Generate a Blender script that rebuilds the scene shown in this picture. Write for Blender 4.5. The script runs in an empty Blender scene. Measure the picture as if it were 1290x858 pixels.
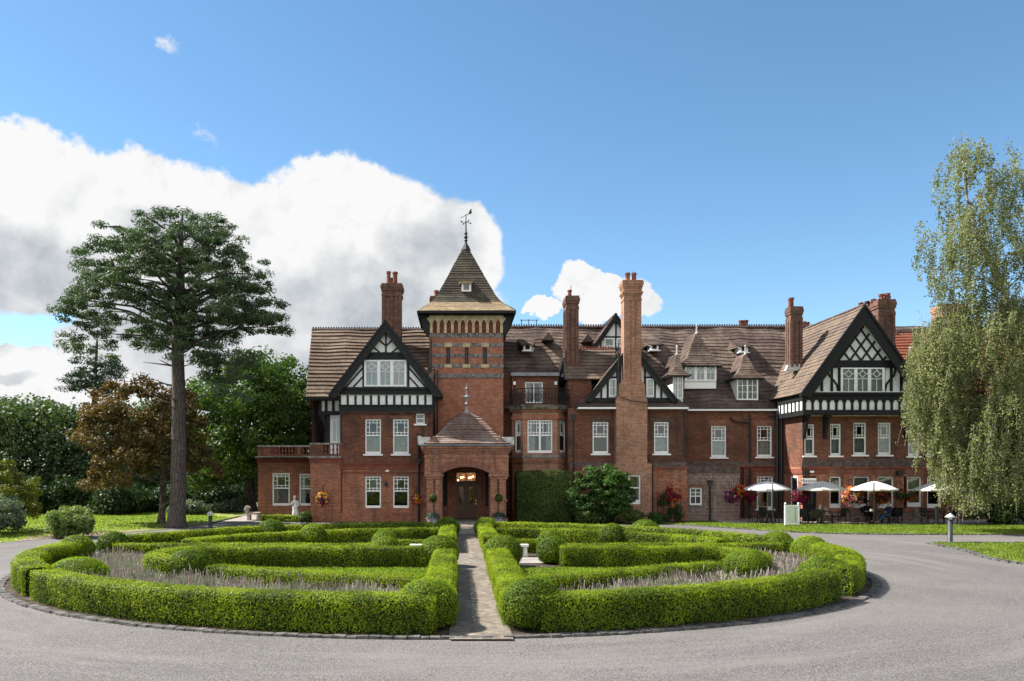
import bpy, bmesh, math, random
import numpy as np
from mathutils import Vector, Matrix, Quaternion

S = bpy.context.scene
COL = S.collection
R = math.radians
F, U0, V0, H = 1000.0, 576.0, 592.0, 3.2          # measured lens: focal length in photo pixels, vanishing point, eye height

# ---------------------------------------------------------------- camera, sky, sun, exposure
cd = bpy.data.cameras.new('camera')
cam = bpy.data.objects.new('camera', cd)
COL.objects.link(cam)
cam.location = (0, 0, H)
cam.rotation_euler = (R(90), 0, 0)
cd.sensor_width = 36.0
cd.lens = 36.0 * F / 1290
cd.shift_x = (645 - U0) / 1290
cd.shift_y = (V0 - 429) / 1290
cd.clip_end = 3000
S.camera = cam
S.view_settings.view_transform = 'Standard'
S.view_settings.look = 'None'
S.view_settings.exposure = 1.38
S.view_settings.gamma = 1.0

SUN_EL, SUN_FRONT = R(47), R(-16)
to_sun = Vector((-math.cos(SUN_EL) * math.cos(SUN_FRONT), -math.cos(SUN_EL) * math.sin(SUN_FRONT), math.sin(SUN_EL)))
sl = bpy.data.lights.new('sun', 'SUN')
sl.energy = 4.9
sl.angle = R(0.5)
sl.color = (1.0, 0.95, 0.86)
sun = bpy.data.objects.new('sun', sl)
COL.objects.link(sun)
sun.rotation_euler = to_sun.to_track_quat('Z', 'Y').to_euler()

SKY_STRENGTH = 0.15


def node(nt, typ, ins=None, **attrs):
    n = nt.nodes.new(typ)
    for k, v in attrs.items():
        setattr(n, k, v)
    for k, v in (ins or {}).items():
        s = n.inputs[k]
        if isinstance(v, bpy.types.NodeSocket):
            nt.links.new(v, s)
        else:
            s.default_value = v
    return n


def mth(nt, op, a, b=None, c=None, clamp=False):
    n = nt.nodes.new('ShaderNodeMath')
    n.operation = op
    n.use_clamp = clamp
    for i, v in enumerate((a, b, c)):
        if v is None:
            continue
        if isinstance(v, bpy.types.NodeSocket):
            nt.links.new(v, n.inputs[i])
        else:
            n.inputs[i].default_value = v
    return n.outputs[0]


def vmath(nt, op, a, b=None):
    n = nt.nodes.new('ShaderNodeVectorMath')
    n.operation = op
    for i, v in enumerate((a, b)):
        if v is None:
            continue
        if isinstance(v, bpy.types.NodeSocket):
            nt.links.new(v, n.inputs[i])
        else:
            n.inputs[i].default_value = v
    return n


def sstep(nt, x, lo, hi, a=0.0, b=1.0):
    n = node(nt, 'ShaderNodeMapRange', {'Value': x, 'From Min': lo, 'From Max': hi, 'To Min': a, 'To Max': b}, interpolation_type='SMOOTHSTEP')
    return n.outputs[0]


def mixc(nt, fac, a, b, blend='MIX'):
    n = nt.nodes.new('ShaderNodeMix')
    n.data_type = 'RGBA'
    n.blend_type = blend
    for k, v in ((0, fac), (6, a), (7, b)):
        if isinstance(v, bpy.types.NodeSocket):
            nt.links.new(v, n.inputs[k])
        else:
            n.inputs[k].default_value = v if k == 0 else (tuple(v) + (1,) if len(v) == 3 else v)
    return n.outputs[2]


def noise(nt, vec, scale, detail=3, rough=0.55, dist=0.0):
    n = node(nt, 'ShaderNodeTexNoise', {'Scale': scale, 'Detail': detail, 'Roughness': rough, 'Distortion': dist})
    if vec is not None:
        nt.links.new(vec, n.inputs['Vector'])
    return n


def build_world():
    w = bpy.data.worlds.new('World')
    S.world = w
    w.use_nodes = True
    nt = w.node_tree
    nt.nodes.clear()
    out = nt.nodes.new('ShaderNodeOutputWorld')
    bg = nt.nodes.new('ShaderNodeBackground')
    nt.links.new(bg.outputs[0], out.inputs[0])
    bg.inputs[1].default_value = SKY_STRENGTH
    sky = nt.nodes.new('ShaderNodeTexSky')
    sky.sky_type = 'NISHITA'
    sky.sun_disc = False
    sky.sun_elevation = SUN_EL
    sky.sun_rotation = math.atan2(to_sun.x, to_sun.y)
    sky.air_density = 1.0
    sky.altitude = 1800
    sky.dust_density = 0.25
    sky.ozone_density = 1.6
    hs = node(nt, 'ShaderNodeHueSaturation', {'Hue': 0.490, 'Saturation': 1.10, 'Value': 0.54, 'Color': sky.outputs[0]})
    d = node(nt, 'ShaderNodeTexCoord').outputs['Generated']
    sep = node(nt, 'ShaderNodeSeparateXYZ', {'Vector': d})
    az = mth(nt, 'ARCTAN2', sep.outputs[0], sep.outputs[1])
    el = mth(nt, 'ARCSINE', sep.outputs[2])
    q = node(nt, 'ShaderNodeCombineXYZ', {'X': az, 'Y': el, 'Z': 0.0}).outputs[0]
    n1 = noise(nt, d, 7.0, 6, 0.55)
    n2 = noise(nt, d, 22.0, 6, 0.6)
    off = vmath(nt, 'SUBTRACT', n1.outputs['Color'], (0.5, 0.5, 0.5)).outputs[0]
    off = vmath(nt, 'MULTIPLY', off, (0.085, 0.085, 0)).outputs[0]
    off2 = vmath(nt, 'SUBTRACT', n2.outputs['Color'], (0.5, 0.5, 0.5)).outputs[0]
    off2 = vmath(nt, 'MULTIPLY', off2, (0.05, 0.05, 0)).outputs[0]
    qd = vmath(nt, 'ADD', vmath(nt, 'ADD', q, off).outputs[0], off2).outputs[0]

    def dirpx(u, v):
        x, y, z = (u - U0) / F, 1.0, (V0 - v) / F
        return math.atan2(x, y), math.atan2(z, math.hypot(x, y))

    def field(blobs, vec):
        acc = None
        for (u, v, ru, rv) in blobs:
            a, e = dirpx(u, v)
            a1, _ = dirpx(u + ru, v)
            _, e1 = dirpx(u, v - rv)
            dd = vmath(nt, 'SUBTRACT', vec, (a, e, 0)).outputs[0]
            dd = vmath(nt, 'MULTIPLY', dd, (1 / abs(a1 - a), 1 / abs(e1 - e), 0)).outputs[0]
            s = mth(nt, 'SUBTRACT', 1.0, vmath(nt, 'LENGTH', dd).outputs['Value'])
            acc = s if acc is None else mth(nt, 'MAXIMUM', acc, s)
        return acc

    clouds = [(-150, 270, 330, 130), (60, 280, 190, 125), (190, 300, 200, 125), (310, 340, 190, 130), (450, 320, 170, 125),
              (535, 325, 98, 86), (545, 420, 105, 100), (380, 420, 260, 130), (270, 450, 200, 100), 
              (10, 465, 90, 34), (60, 500, 120, 30), (330, 500, 300, 70), (-300, 300, 250, 120),
              (752, 378, 52, 40), (800, 385, 32, 24), (684, 399, 30, 12)]
    wisp = field([(216, 62, 30, 14), (480, 208, 34, 18), (262, 165, 30, 22)], qd)
    wisp = sstep(nt, mth(nt, 'ADD', wisp, mth(nt, 'MULTIPLY', mth(nt, 'SUBTRACT', n2.outputs['Fac'], 0.58), 3.2)), 0.25, 1.0, 0, .75)
    edge = mth(nt, 'MULTIPLY', mth(nt, 'SUBTRACT', n2.outputs['Fac'], 0.5), 0.35)
    dens = sstep(nt, mth(nt, 'ADD', field(clouds, qd), edge), 0.02, 0.13)
    dens = mth(nt, 'MAXIMUM', dens, wisp)
    # soft grey undersides
    off3 = vmath(nt, 'MULTIPLY', off, (1.0, 1.0, 0)).outputs[0]
    qg = vmath(nt, 'ADD', q, off3).outputs[0]
    grey = [(40, 335, 150, 75), (-60, 395, 200, 70), (330, 430, 260, 95), (450, 385, 170, 85), (530, 320, 80, 60), (215, 285, 90, 30), (200, 400, 180, 60), (12, 480, 60, 12)]
    g = sstep(nt, field(grey, qg), 0.0, 0.6)
    # relief: the same billows sampled a little towards the sun, so their far sides read as shaded
    ds = vmath(nt, 'ADD', d, (-0.030, 0.0, 0.040)).outputs[0]
    n3 = noise(nt, ds, 7.0, 6, 0.55)
    rel = mth(nt, 'SUBTRACT', n3.outputs['Fac'], n1.outputs['Fac'])
    ds2 = vmath(nt, 'ADD', d, (-0.010, 0.0, 0.014)).outputs[0]
    n4 = noise(nt, ds2, 22.0, 6, 0.6)
    rel2 = mth(nt, 'SUBTRACT', n4.outputs['Fac'], n2.outputs['Fac'])
    rr = mth(nt, 'ADD', mth(nt, 'MULTIPLY', rel, 1.5), mth(nt, 'MULTIPLY', rel2, 0.9))
    g2 = mth(nt, 'ADD', mth(nt, 'ADD', mth(nt, 'MULTIPLY', g, 0.66), -0.03), rr, clamp=True)
    cc = mixc(nt, g2, (2.45, 2.45, 2.45), (1.05, 1.17, 1.31))
    # broken bright cloud added unseen behind the viewpoint to lift fill on the facade
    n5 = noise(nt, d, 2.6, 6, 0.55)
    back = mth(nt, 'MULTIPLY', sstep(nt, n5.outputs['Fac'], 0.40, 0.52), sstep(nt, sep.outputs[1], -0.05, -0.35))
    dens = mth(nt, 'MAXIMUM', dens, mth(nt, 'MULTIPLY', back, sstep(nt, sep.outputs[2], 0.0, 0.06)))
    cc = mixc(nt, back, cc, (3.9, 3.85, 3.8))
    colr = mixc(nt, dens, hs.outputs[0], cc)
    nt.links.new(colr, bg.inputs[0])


build_world()


def X(u, Y):
    return (u - U0) * Y / F


def Z(v, Y):
    return H + (V0 - v) * Y / F


# ---------------------------------------------------------------- mesh helpers
class MB:
    def __init__(s):
        s.v, s.f, s.m = [], [], []

    def face(s, pts, mi=0):
        b = len(s.v)
        s.v += [tuple(p) for p in pts]
        s.f.append(list(range(b, b + len(pts))))
        s.m.append(mi)
        return s

    def box(s, x0, x1, y0, y1, z0, z1, mi=0):
        x0, x1 = min(x0, x1), max(x0, x1)
        y0, y1 = min(y0, y1), max(y0, y1)
        z0, z1 = min(z0, z1), max(z0, z1)
        b = len(s.v)
        s.v += [(x0, y0, z0), (x1, y0, z0), (x1, y1, z0), (x0, y1, z0), (x0, y0, z1), (x1, y0, z1), (x1, y1, z1), (x0, y1, z1)]
        for f in ((0, 3, 2, 1), (4, 5, 6, 7), (0, 1, 5, 4), (1, 2, 6, 5), (2, 3, 7, 6), (3, 0, 4, 7)):
            s.f.append([b + i for i in f])
            s.m.append(mi)
        return s

    def prism(s, poly, y0, y1, mi=0):          # polygon in XZ, counter-clockwise seen from -Y, pushed back from y0 to y1
        n = len(poly)
        ar = sum(poly[i][0] * poly[(i + 1) % n][1] - poly[(i + 1) % n][0] * poly[i][1] for i in range(n))
        if ar < 0:
            poly = poly[::-1]
        b = len(s.v)
        s.v += [(p[0], y0, p[1]) for p in poly] + [(p[0], y1, p[1]) for p in poly]
        s.f.append(list(range(b, b + n)))
        s.f.append(list(range(b + 2 * n - 1, b + n - 1, -1)))
        s.m += [mi, mi]
        for i in range(n):
            j = (i + 1) % n
            s.f.append([b + j, b + i, b + n + i, b + n + j])
            s.m.append(mi)
        return s

    def bar(s, p, q, w, y0, y1, mi=0):         # timber from p to q in XZ
        d = Vector((q[0] - p[0], q[1] - p[1]))
        if d.length < 1e-4:
            return s
        d.normalize()
        n = Vector((-d.y, d.x)) * w / 2
        return s.prism([(p[0] + n.x, p[1] + n.y), (p[0] - n.x, p[1] - n.y), (q[0] - n.x, q[1] - n.y), (q[0] + n.x, q[1] + n.y)], y0, y1, mi)

    def tube(s, pts, rad, n=8, mi=0, cap=True):
        pts = [Vector(p) for p in pts]
        if not isinstance(rad, (list, tuple)):
            rad = [rad] * len(pts)
        b = len(s.v)
        up = None
        for i, p in enumerate(pts):
            t = (pts[min(i + 1, len(pts) - 1)] - pts[max(i - 1, 0)])
            t.normalize()
            if up is None:
                up = Vector((1, 0, 0)) if abs(t.z) > 0.8 else Vector((0, 0, 1))
            a = t.cross(up)
            if a.length < 1e-5:
                a = t.orthogonal()
            a.normalize()
            c = a.cross(t)
            c.normalize()
            up = c
            for k in range(n):
                an = 2 * math.pi * k / n
                s.v.append(tuple(p + (a * math.cos(an) + c * math.sin(an)) * rad[i]))
        for i in range(len(pts) - 1):
            for k in range(n):
                k2 = (k + 1) % n
                s.f.append([b + i * n + k, b + i * n + k2, b + (i + 1) * n + k2, b + (i + 1) * n + k])
                s.m.append(mi)
        if cap:
            s.f.append([b + k for k in range(n)][::-1])
            e = b + (len(pts) - 1) * n
            s.f.append([e + k for k in range(n)])
            s.m += [mi, mi]
        return s

    def lathe(s, cx, cy, prof, n=12, mi=0, rot=0.0, sx=1, sy=1):
        b = len(s.v)
        for (r, z) in prof:
            for k in range(n):
                a = rot + 2 * math.pi * k / n
                s.v.append((cx + math.cos(a) * r * sx, cy + math.sin(a) * r * sy, z))
        for i in range(len(prof) - 1):
            for k in range(n):
                k2 = (k + 1) % n
                s.f.append([b + i * n + k, b + i * n + k2, b + (i + 1) * n + k2, b + (i + 1) * n + k])
                s.m.append(mi)
        s.f.append([b + k for k in range(n)][::-1])
        e = b + (len(prof) - 1) * n
        s.f.append([e + k for k in range(n)])
        s.m += [mi, mi]
        return s

    def ball(s, c, rx, ry=None, rz=None, n=10, m=7, mi=0):
        ry = ry or rx
        rz = rz or rx
        prof = [(max(math.sin(math.pi * i / m), 0.02) * rx, c[2] - math.cos(math.pi * i / m) * rz) for i in range(m + 1)]
        return s.lathe(c[0], c[1], prof, n, mi, 0, 1, ry / rx)

    def build(s, name, mats, parent=None, org=(0, 0, 0), smooth=False):
        me = bpy.data.meshes.new(name)
        if not isinstance(mats, (list, tuple)):
            mats = [mats]
        vv = [(a - org[0], b - org[1], c - org[2]) for a, b, c in s.v]
        me.from_pydata(vv, [], s.f)
        for m in mats:
            me.materials.append(m)
        me.polygons.foreach_set('material_index', s.m)
        if smooth:
            me.polygons.foreach_set('use_smooth', [True] * len(s.f))
        me.update()
        o = bpy.data.objects.new(name, me)
        COL.objects.link(o)
        if parent is not None:
            o.parent = parent
        return o


def empty(name, loc, rz=0):
    o = bpy.data.objects.new(name, None)
    o.empty_display_size = 0.3
    COL.objects.link(o)
    o.location = loc
    o.rotation_euler = (0, 0, rz)
    return o


def tag(o, label=None, cat=None, group=None, kind=None):
    for k, v in (('label', label), ('category', cat), ('group', group), ('kind', kind)):
        if v:
            o[k] = v
    return o


def copy_tree(o, parent=None):
    kids = list(o.children)
    c = o.copy()
    COL.objects.link(c)
    c.parent = parent
    for k in kids:
        copy_tree(k, c)
    return c


# ---------------------------------------------------------------- materials
def new_mat(name):
    m = bpy.data.materials.new(name)
    m.use_nodes = True
    nt = m.node_tree
    b = nt.nodes['Principled BSDF']
    return m, nt, b


def surf_uv(nt):
    g = nt.nodes.new('ShaderNodeNewGeometry')
    N, P = g.outputs['True Normal'], g.outputs['Position']
    T = vmath(nt, 'NORMALIZE', vmath(nt, 'CROSS_PRODUCT', (0, 0, 1), N).outputs[0]).outputs[0]
    B = vmath(nt, 'CROSS_PRODUCT', N, T).outputs[0]
    u = vmath(nt, 'DOT_PRODUCT', P, T).outputs['Value']
    v = vmath(nt, 'DOT_PRODUCT', P, B).outputs['Value']
    return node(nt, 'ShaderNodeCombineXYZ', {'X': u, 'Y': v, 'Z': 0.0}).outputs[0], P


def flat(name, col, rough=0.6, spec=0.4, metal=0.0, var=0.12, nscale=6.0, bump=0.0):
    m, nt, b = new_mat(name)
    tc = node(nt, 'ShaderNodeTexCoord').outputs['Object']
    n = noise(nt, tc, nscale, 4)
    dark = tuple(c * (1 - var * 2) for c in col)
    lite = tuple(min(1, c * (1 + var)) for c in col)
    nt.links.new(mixc(nt, sstep(nt, n.outputs[0], 0.3, 0.7), dark, lite), b.inputs['Base Color'])
    b.inputs['Roughness'].default_value = rough
    b.inputs['Specular IOR Level'].default_value = spec
    b.inputs['Metallic'].default_value = metal
    if bump:
        n3 = noise(nt, tc, nscale * 6, 4)
        bp = node(nt, 'ShaderNodeBump', {'Strength': bump, 'Distance': 0.02, 'Height': n3.outputs[0]})
        nt.links.new(bp.outputs[0], b.inputs['Normal'])
    return m


def brick(name, c1, c2, mortar, stain=(0.05, 0.035, 0.03), stain_amt=0.5, bw=0.225, bh=0.075, ms=0.011, bump=0.6, pale=0.0):
    m, nt, b = new_mat(name)
    uv, P = surf_uv(nt)
    bt = node(nt, 'ShaderNodeTexBrick', {'Vector': uv, 'Scale': 1.0, 'Color1': c1 + (1,), 'Color2': c2 + (1,), 'Mortar': mortar + (1,),
                                         'Mortar Size': ms, 'Mortar Smooth': 0.15, 'Bias': 0.0, 'Brick Width': bw, 'Row Height': bh})
    n1 = noise(nt, P, 0.55, 5, 0.6)
    n2 = noise(nt, P, 5.0, 4, 0.65)
    st = node(nt, 'ShaderNodeMapping', {'Vector': P, 'Scale': (2.2, 2.2, 0.22)})
    n3 = noise(nt, st.outputs[0], 1.0, 5, 0.6)
    c = mixc(nt, sstep(nt, n2.outputs[0], 0.35, 0.75), bt.outputs[0], tuple(x * 0.62 for x in c1))
    c = mixc(nt, mth(nt, 'MULTIPLY', sstep(nt, n1.outputs[0], 0.45, 0.72), stain_amt), c, stain)
    c = mixc(nt, mth(nt, 'MULTIPLY', sstep(nt, n3.outputs[0], 0.52, 0.72), min(1, stain_amt * 0.95)), c, tuple(x * 0.8 for x in stain))
    if pale:
        c = mixc(nt, mth(nt, 'MULTIPLY', sstep(nt, n3.outputs[0], 0.5, 0.28), pale), c, (0.36, 0.27, 0.22))
    nt.links.new(c, b.inputs['Base Color'])
    b.inputs['Roughness'].default_value = 0.85
    b.inputs['Specular IOR Level'].default_value = 0.2
    hgt = mth(nt, 'ADD', mth(nt, 'MULTIPLY', bt.outputs['Fac'], -1.0), mth(nt, 'MULTIPLY', noise(nt, P, 9.0, 3).outputs[0], 1.2))
    bp = node(nt, 'ShaderNodeBump', {'Strength': bump, 'Distance': 0.02, 'Height': hgt})
    nt.links.new(bp.outputs[0], b.inputs['Normal'])
    return m


def tiles(name, c1, c2, lichen=(0.30, 0.25, 0.19), amt=0.5, moss=0.0):
    m, nt, b = new_mat(name)
    uv, P = surf_uv(nt)
    bt = node(nt, 'ShaderNodeTexBrick', {'Vector': uv, 'Scale': 1.0, 'Color1': c1 + (1,), 'Color2': c2 + (1,), 'Mortar': tuple(x * 0.35 for x in c1) + (1,),
                                         'Mortar Size': 0.010, 'Mortar Smooth': 0.2, 'Bias': 0.0, 'Brick Width': 0.18, 'Row Height': 0.115})
    n1 = noise(nt, P, 0.8, 6, 0.65)
    n2 = noise(nt, P, 7.0, 5, 0.7)
    n4 = noise(nt, P, 28.0, 3, 0.7)
    c = mixc(nt, mth(nt, 'MULTIPLY', sstep(nt, n1.outputs[0], 0.42, 0.68), amt), bt.outputs[0], lichen)
    c = mixc(nt, mth(nt, 'MULTIPLY', sstep(nt, n2.outputs[0], 0.5, 0.75), 0.6), c, tuple(x * 0.45 for x in c1))
    c = mixc(nt, mth(nt, 'MULTIPLY', sstep(nt, n4.outputs[0], 0.62, 0.72), 0.7), c, (0.42, 0.38, 0.32))
    if moss:
        n5 = noise(nt, P, 1.6, 5, 0.7)
        c = mixc(nt, mth(nt, 'MULTIPLY', sstep(nt, n5.outputs[0], 0.52, 0.7), moss), c, (0.10, 0.10, 0.035))
    nt.links.new(c, b.inputs['Base Color'])
    b.inputs['Roughness'].default_value = 0.9
    b.inputs['Specular IOR Level'].default_value = 0.15
    hgt = mth(nt, 'ADD', mth(nt, 'MULTIPLY', bt.outputs['Fac'], -1.0), mth(nt, 'MULTIPLY', n2.outputs[0], 1.5))
    bp = node(nt, 'ShaderNodeBump', {'Strength': 0.7, 'Distance': 0.03, 'Height': hgt})
    nt.links.new(bp.outputs[0], b.inputs['Normal'])
    return m


def leaf_mat(name, c1, c2, trans=0.35, tcol=None, rough=0.5, spec=0.12, patch=None, pscale=0.6):
    m, nt, b = new_mat(name)
    at = node(nt, 'ShaderNodeAttribute', attribute_name='rnd')
    P = nt.nodes.new('ShaderNodeNewGeometry').outputs['Position']
    nz = noise(nt, P, pscale, 4, 0.6)
    f = mth(nt, 'ADD', mth(nt, 'MULTIPLY', at.outputs['Fac'], 0.52), mth(nt, 'MULTIPLY', sstep(nt, nz.outputs[0], 0.36, 0.64), 0.48))
    c = mixc(nt, f, c1, c2)
    if patch:
        pz = noise(nt, P, pscale * 2.3, 4, 0.65)
        c = mixc(nt, mth(nt, 'MULTIPLY', sstep(nt, pz.outputs[0], 0.60, 0.72), mth(nt, 'GREATER_THAN', at.outputs['Fac'], 0.35)), c, patch)
    nt.links.new(c, b.inputs['Base Color'])
    b.inputs['Roughness'].default_value = rough
    b.inputs['Specular IOR Level'].default_value = spec
    tr = nt.nodes.new('ShaderNodeBsdfTranslucent')
    nt.links.new(mixc(nt, 1.0, c, tcol or (1.3, 1.6, 0.5), 'MULTIPLY'), tr.inputs[0])
    mx = nt.nodes.new('ShaderNodeMixShader')
    mx.inputs[0].default_value = trans
    nt.links.new(b.outputs[0], mx.inputs[1])
    nt.links.new(tr.outputs[0], mx.inputs[2])
    nt.links.new(mx.outputs[0], nt.nodes['Material Output'].inputs[0])
    return m


def glass(name):
    m, nt, b = new_mat(name)
    nt.nodes.remove(b)
    t = nt.nodes.new('ShaderNodeBsdfTransparent')
    t.inputs[0].default_value = (0.80, 0.85, 0.84, 1)
    g = nt.nodes.new('ShaderNodeBsdfGlossy')
    g.inputs['Roughness'].default_value = 0.03
    tc = node(nt, 'ShaderNodeTexCoord').outputs['Object']
    nz = noise(nt, tc, 1.3, 2)
    bp = node(nt, 'ShaderNodeBump', {'Strength': 0.12, 'Distance': 0.05, 'Height': nz.outputs[0]})
    nt.links.new(bp.outputs[0], g.inputs['Normal'])
    lw = nt.nodes.new('ShaderNodeFresnel')
    lw.inputs[0].default_value = 1.5
    mx = nt.nodes.new('ShaderNodeMixShader')
    nt.links.new(mth(nt, 'MULTIPLY', lw.outputs[0], 2.3, clamp=True), mx.inputs[0])
    nt.links.new(t.outputs[0], mx.inputs[1])
    nt.links.new(g.outputs[0], mx.inputs[2])
    nt.links.new(mx.outputs[0], nt.nodes['Material Output'].inputs[0])
    return m


def emit(name, col, st):
    m, nt, b = new_mat(name)
    b.inputs['Emission Color'].default_value = col + (1,)
    b.inputs['Emission Strength'].default_value = st
    b.inputs['Base Color'].default_value = col + (1,)
    return m


def asphalt():
    m, nt, b = new_mat('asphalt')
    P = nt.nodes.new('ShaderNodeNewGeometry').outputs['Position']
    big = noise(nt, P, 0.13, 5, 0.6)
    mid = noise(nt, P, 1.2, 5, 0.65)
    fine = noise(nt, P, 38.0, 3, 0.7)
    gr = noise(nt, P, 110.0, 2, 0.6)
    c = mixc(nt, sstep(nt, fine.outputs[0], 0.42, 0.60), (0.050, 0.047, 0.046), (0.165, 0.152, 0.146))
    c = mixc(nt, sstep(nt, gr.outputs[0], 0.62, 0.72), c, (0.32, 0.29, 0.27))
    c = mixc(nt, mth(nt, 'MULTIPLY', sstep(nt, mid.outputs[0], 0.5, 0.75), 0.35), c, (0.085, 0.078, 0.074))
    c = mixc(nt, mth(nt, 'MULTIPLY', sstep(nt, big.outputs[0], 0.42, 0.66), 0.35), c, (0.180, 0.165, 0.158))
    # old seams and tyre-worn tracks
    st = node(nt, 'ShaderNodeMapping', {'Vector': P, 'Scale': (0.12, 1.1, 1.0), 'Rotation': (0, 0, 0.22)})
    tr = noise(nt, st.outputs[0], 1.0, 6, 0.6, 0.6)
    c = mixc(nt, mth(nt, 'MULTIPLY', sstep(nt, tr.outputs[0], 0.57, 0.70), 0.45), c, (0.075, 0.070, 0.068))
    # worn lanes that follow the bend of the drive round the garden, and patched areas
    rel = vmath(nt, 'SUBTRACT', P, (-0.5, 26.8, 0.0)).outputs[0]
    rs_ = node(nt, 'ShaderNodeSeparateXYZ', {'Vector': rel})
    rad = mth(nt, 'SQRT', mth(nt, 'ADD', mth(nt, 'MULTIPLY', rs_.outputs[0], rs_.outputs[0]), mth(nt, 'MULTIPLY', mth(nt, 'MULTIPLY', rs_.outputs[1], rs_.outputs[1]), 1.25)))
    ang = mth(nt, 'ARCTAN2', rs_.outputs[0], rs_.outputs[1])
    lane = node(nt, 'ShaderNodeCombineXYZ', {'X': mth(nt, 'MULTIPLY', rad, 0.75), 'Y': mth(nt, 'MULTIPLY', ang, 1.2), 'Z': 0.0}).outputs[0]
    ln1 = noise(nt, lane, 1.0, 5, 0.6, 0.3)
    c = mixc(nt, mth(nt, 'MULTIPLY', sstep(nt, ln1.outputs[0], 0.48, 0.66), 0.42), c, (0.180, 0.168, 0.162))
    ln2 = noise(nt, lane, 3.3, 4, 0.6, 0.5)
    c = mixc(nt, mth(nt, 'MULTIPLY', sstep(nt, ln2.outputs[0], 0.60, 0.70), 0.45), c, (0.070, 0.066, 0.065))
    vr = node(nt, 'ShaderNodeTexVoronoi', {'Vector': vmath(nt, 'ADD', P, vmath(nt, 'MULTIPLY', mid.outputs['Color'], (0.8, 0.8, 0)).outputs[0]).outputs[0], 'Scale': 0.16}, feature='DISTANCE_TO_EDGE')
    c = mixc(nt, sstep(nt, vr.outputs['Distance'], 0.006, 0.0, 0.0, 0.0), c, (0.045, 0.043, 0.043))
    nt.links.new(c, b.inputs['Base Color'])
    b.inputs['Roughness'].default_value = 0.85
    b.inputs['Specular IOR Level'].default_value = 0.25
    bp = node(nt, 'ShaderNodeBump', {'Strength': 0.8, 'Distance': 0.012, 'Height': fine.outputs[0]})
    nt.links.new(bp.outputs[0], b.inputs['Normal'])
    return m


def lawn_mat(name, c1, c2, dry=None, dry_amt=0.0):
    m, nt, b = new_mat(name)
    P = nt.nodes.new('ShaderNodeNewGeometry').outputs['Position']
    a = noise(nt, P, 0.35, 5, 0.6)
    f = noise(nt, P, 14.0, 4, 0.7)
    ff = noise(nt, P, 60.0, 2, 0.7)
    c = mixc(nt, sstep(nt, f.outputs[0], 0.3, 0.7), c1, c2)
    c = mixc(nt, mth(nt, 'MULTIPLY', sstep(nt, ff.outputs[0], 0.45, 0.7), 0.45), c, tuple(x * 0.5 for x in c1))
    if dry:
        c = mixc(nt, mth(nt, 'MULTIPLY', sstep(nt, a.outputs[0], 0.42, 0.62), dry_amt), c, dry)
    nt.links.new(c, b.inputs['Base Color'])
    b.inputs['Roughness'].default_value = 0.8
    b.inputs['Specular IOR Level'].default_value = 0.2
    bp = node(nt, 'ShaderNodeBump', {'Strength': 1.0, 'Distance': 0.05, 'Height': ff.outputs[0]})
    nt.links.new(bp.outputs[0], b.inputs['Normal'])
    return m


M = {}
M['brick'] = brick('red_brick', (0.270, 0.088, 0.045), (0.070, 0.033, 0.026), (0.19, 0.13, 0.10), stain_amt=0.75, bump=1.0, bw=0.27, bh=0.09, ms=0.014)
M['brick_low'] = brick('orange_red_brick', (0.46, 0.145, 0.066), (0.17, 0.060, 0.038), (0.38, 0.25, 0.185), stain_amt=0.5, pale=0.25, bump=0.9, bw=0.27, bh=0.09, ms=0.016)
M['brick_tower'] = brick('tower_brick', (0.50, 0.175, 0.092), (0.25, 0.090, 0.056), (0.40, 0.28, 0.22), stain_amt=0.25, bump=0.9, bw=0.27, bh=0.09, ms=0.013)
M['brick_stack'] = brick('chimney_brick', (0.44, 0.200, 0.115), (0.24, 0.105, 0.068), (0.48, 0.34, 0.26), stain_amt=0.3, bump=0.9, bw=0.27, bh=0.09, ms=0.016)
M['brick_porch'] = brick('porch_brick', (0.42, 0.150, 0.078), (0.15, 0.060, 0.040), (0.38, 0.27, 0.21), stain_amt=0.55, pale=0.15, bump=0.9, bw=0.27, bh=0.09, ms=0.015)
M['brick_old'] = brick('sooty_chimney_brick', (0.21, 0.092, 0.062), (0.08, 0.044, 0.036), (0.22, 0.18, 0.15), stain_amt=0.7, bump=1.0, bw=0.27, bh=0.09)
M['brick_grey'] = brick('purple_grey_brick', (0.21, 0.105, 0.088), (0.115, 0.070, 0.066), (0.44, 0.37, 0.32), stain_amt=0.35, pale=0.35, bw=0.27, bh=0.09, ms=0.016)
M['terracotta'] = brick('terracotta_band', (0.27, 0.080, 0.050), (0.17, 0.057, 0.040), (0.10, 0.045, 0.034), stain_amt=0.5, bw=0.4, bh=0.2)
M['gauged'] = brick('rubbed_brick_arch', (0.26, 0.092, 0.052), (0.16, 0.060, 0.040), (0.28, 0.19, 0.15), stain_amt=0.3, bw=0.075, bh=0.32, ms=0.012)
M['tile'] = tiles('brown_roof_tiles', (0.115, 0.078, 0.066), (0.066, 0.049, 0.046), lichen=(0.215, 0.165, 0.13), amt=0.7)
M['tile_left'] = tiles('weathered_roof_tiles', (0.165, 0.115, 0.085), (0.098, 0.070, 0.056), lichen=(0.24, 0.19, 0.14), amt=0.6)
M['tile_tower'] = tiles('mossy_dark_tiles', (0.075, 0.062, 0.050), (0.048, 0.043, 0.038), lichen=(0.15, 0.13, 0.09), amt=0.35, moss=0.6)
M['tile_skirt'] = tiles('pale_lichened_tiles', (0.40, 0.30, 0.185), (0.26, 0.195, 0.13), lichen=(0.46, 0.37, 0.24), amt=0.6)
M['tile_porch'] = tiles('porch_tiles', (0.24, 0.15, 0.12), (0.12, 0.080, 0.068), lichen=(0.34, 0.28, 0.24), amt=0.6)
M['tile_red'] = tiles('new_red_tiles', (0.27, 0.085, 0.050), (0.19, 0.062, 0.040), amt=0.2)
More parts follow.
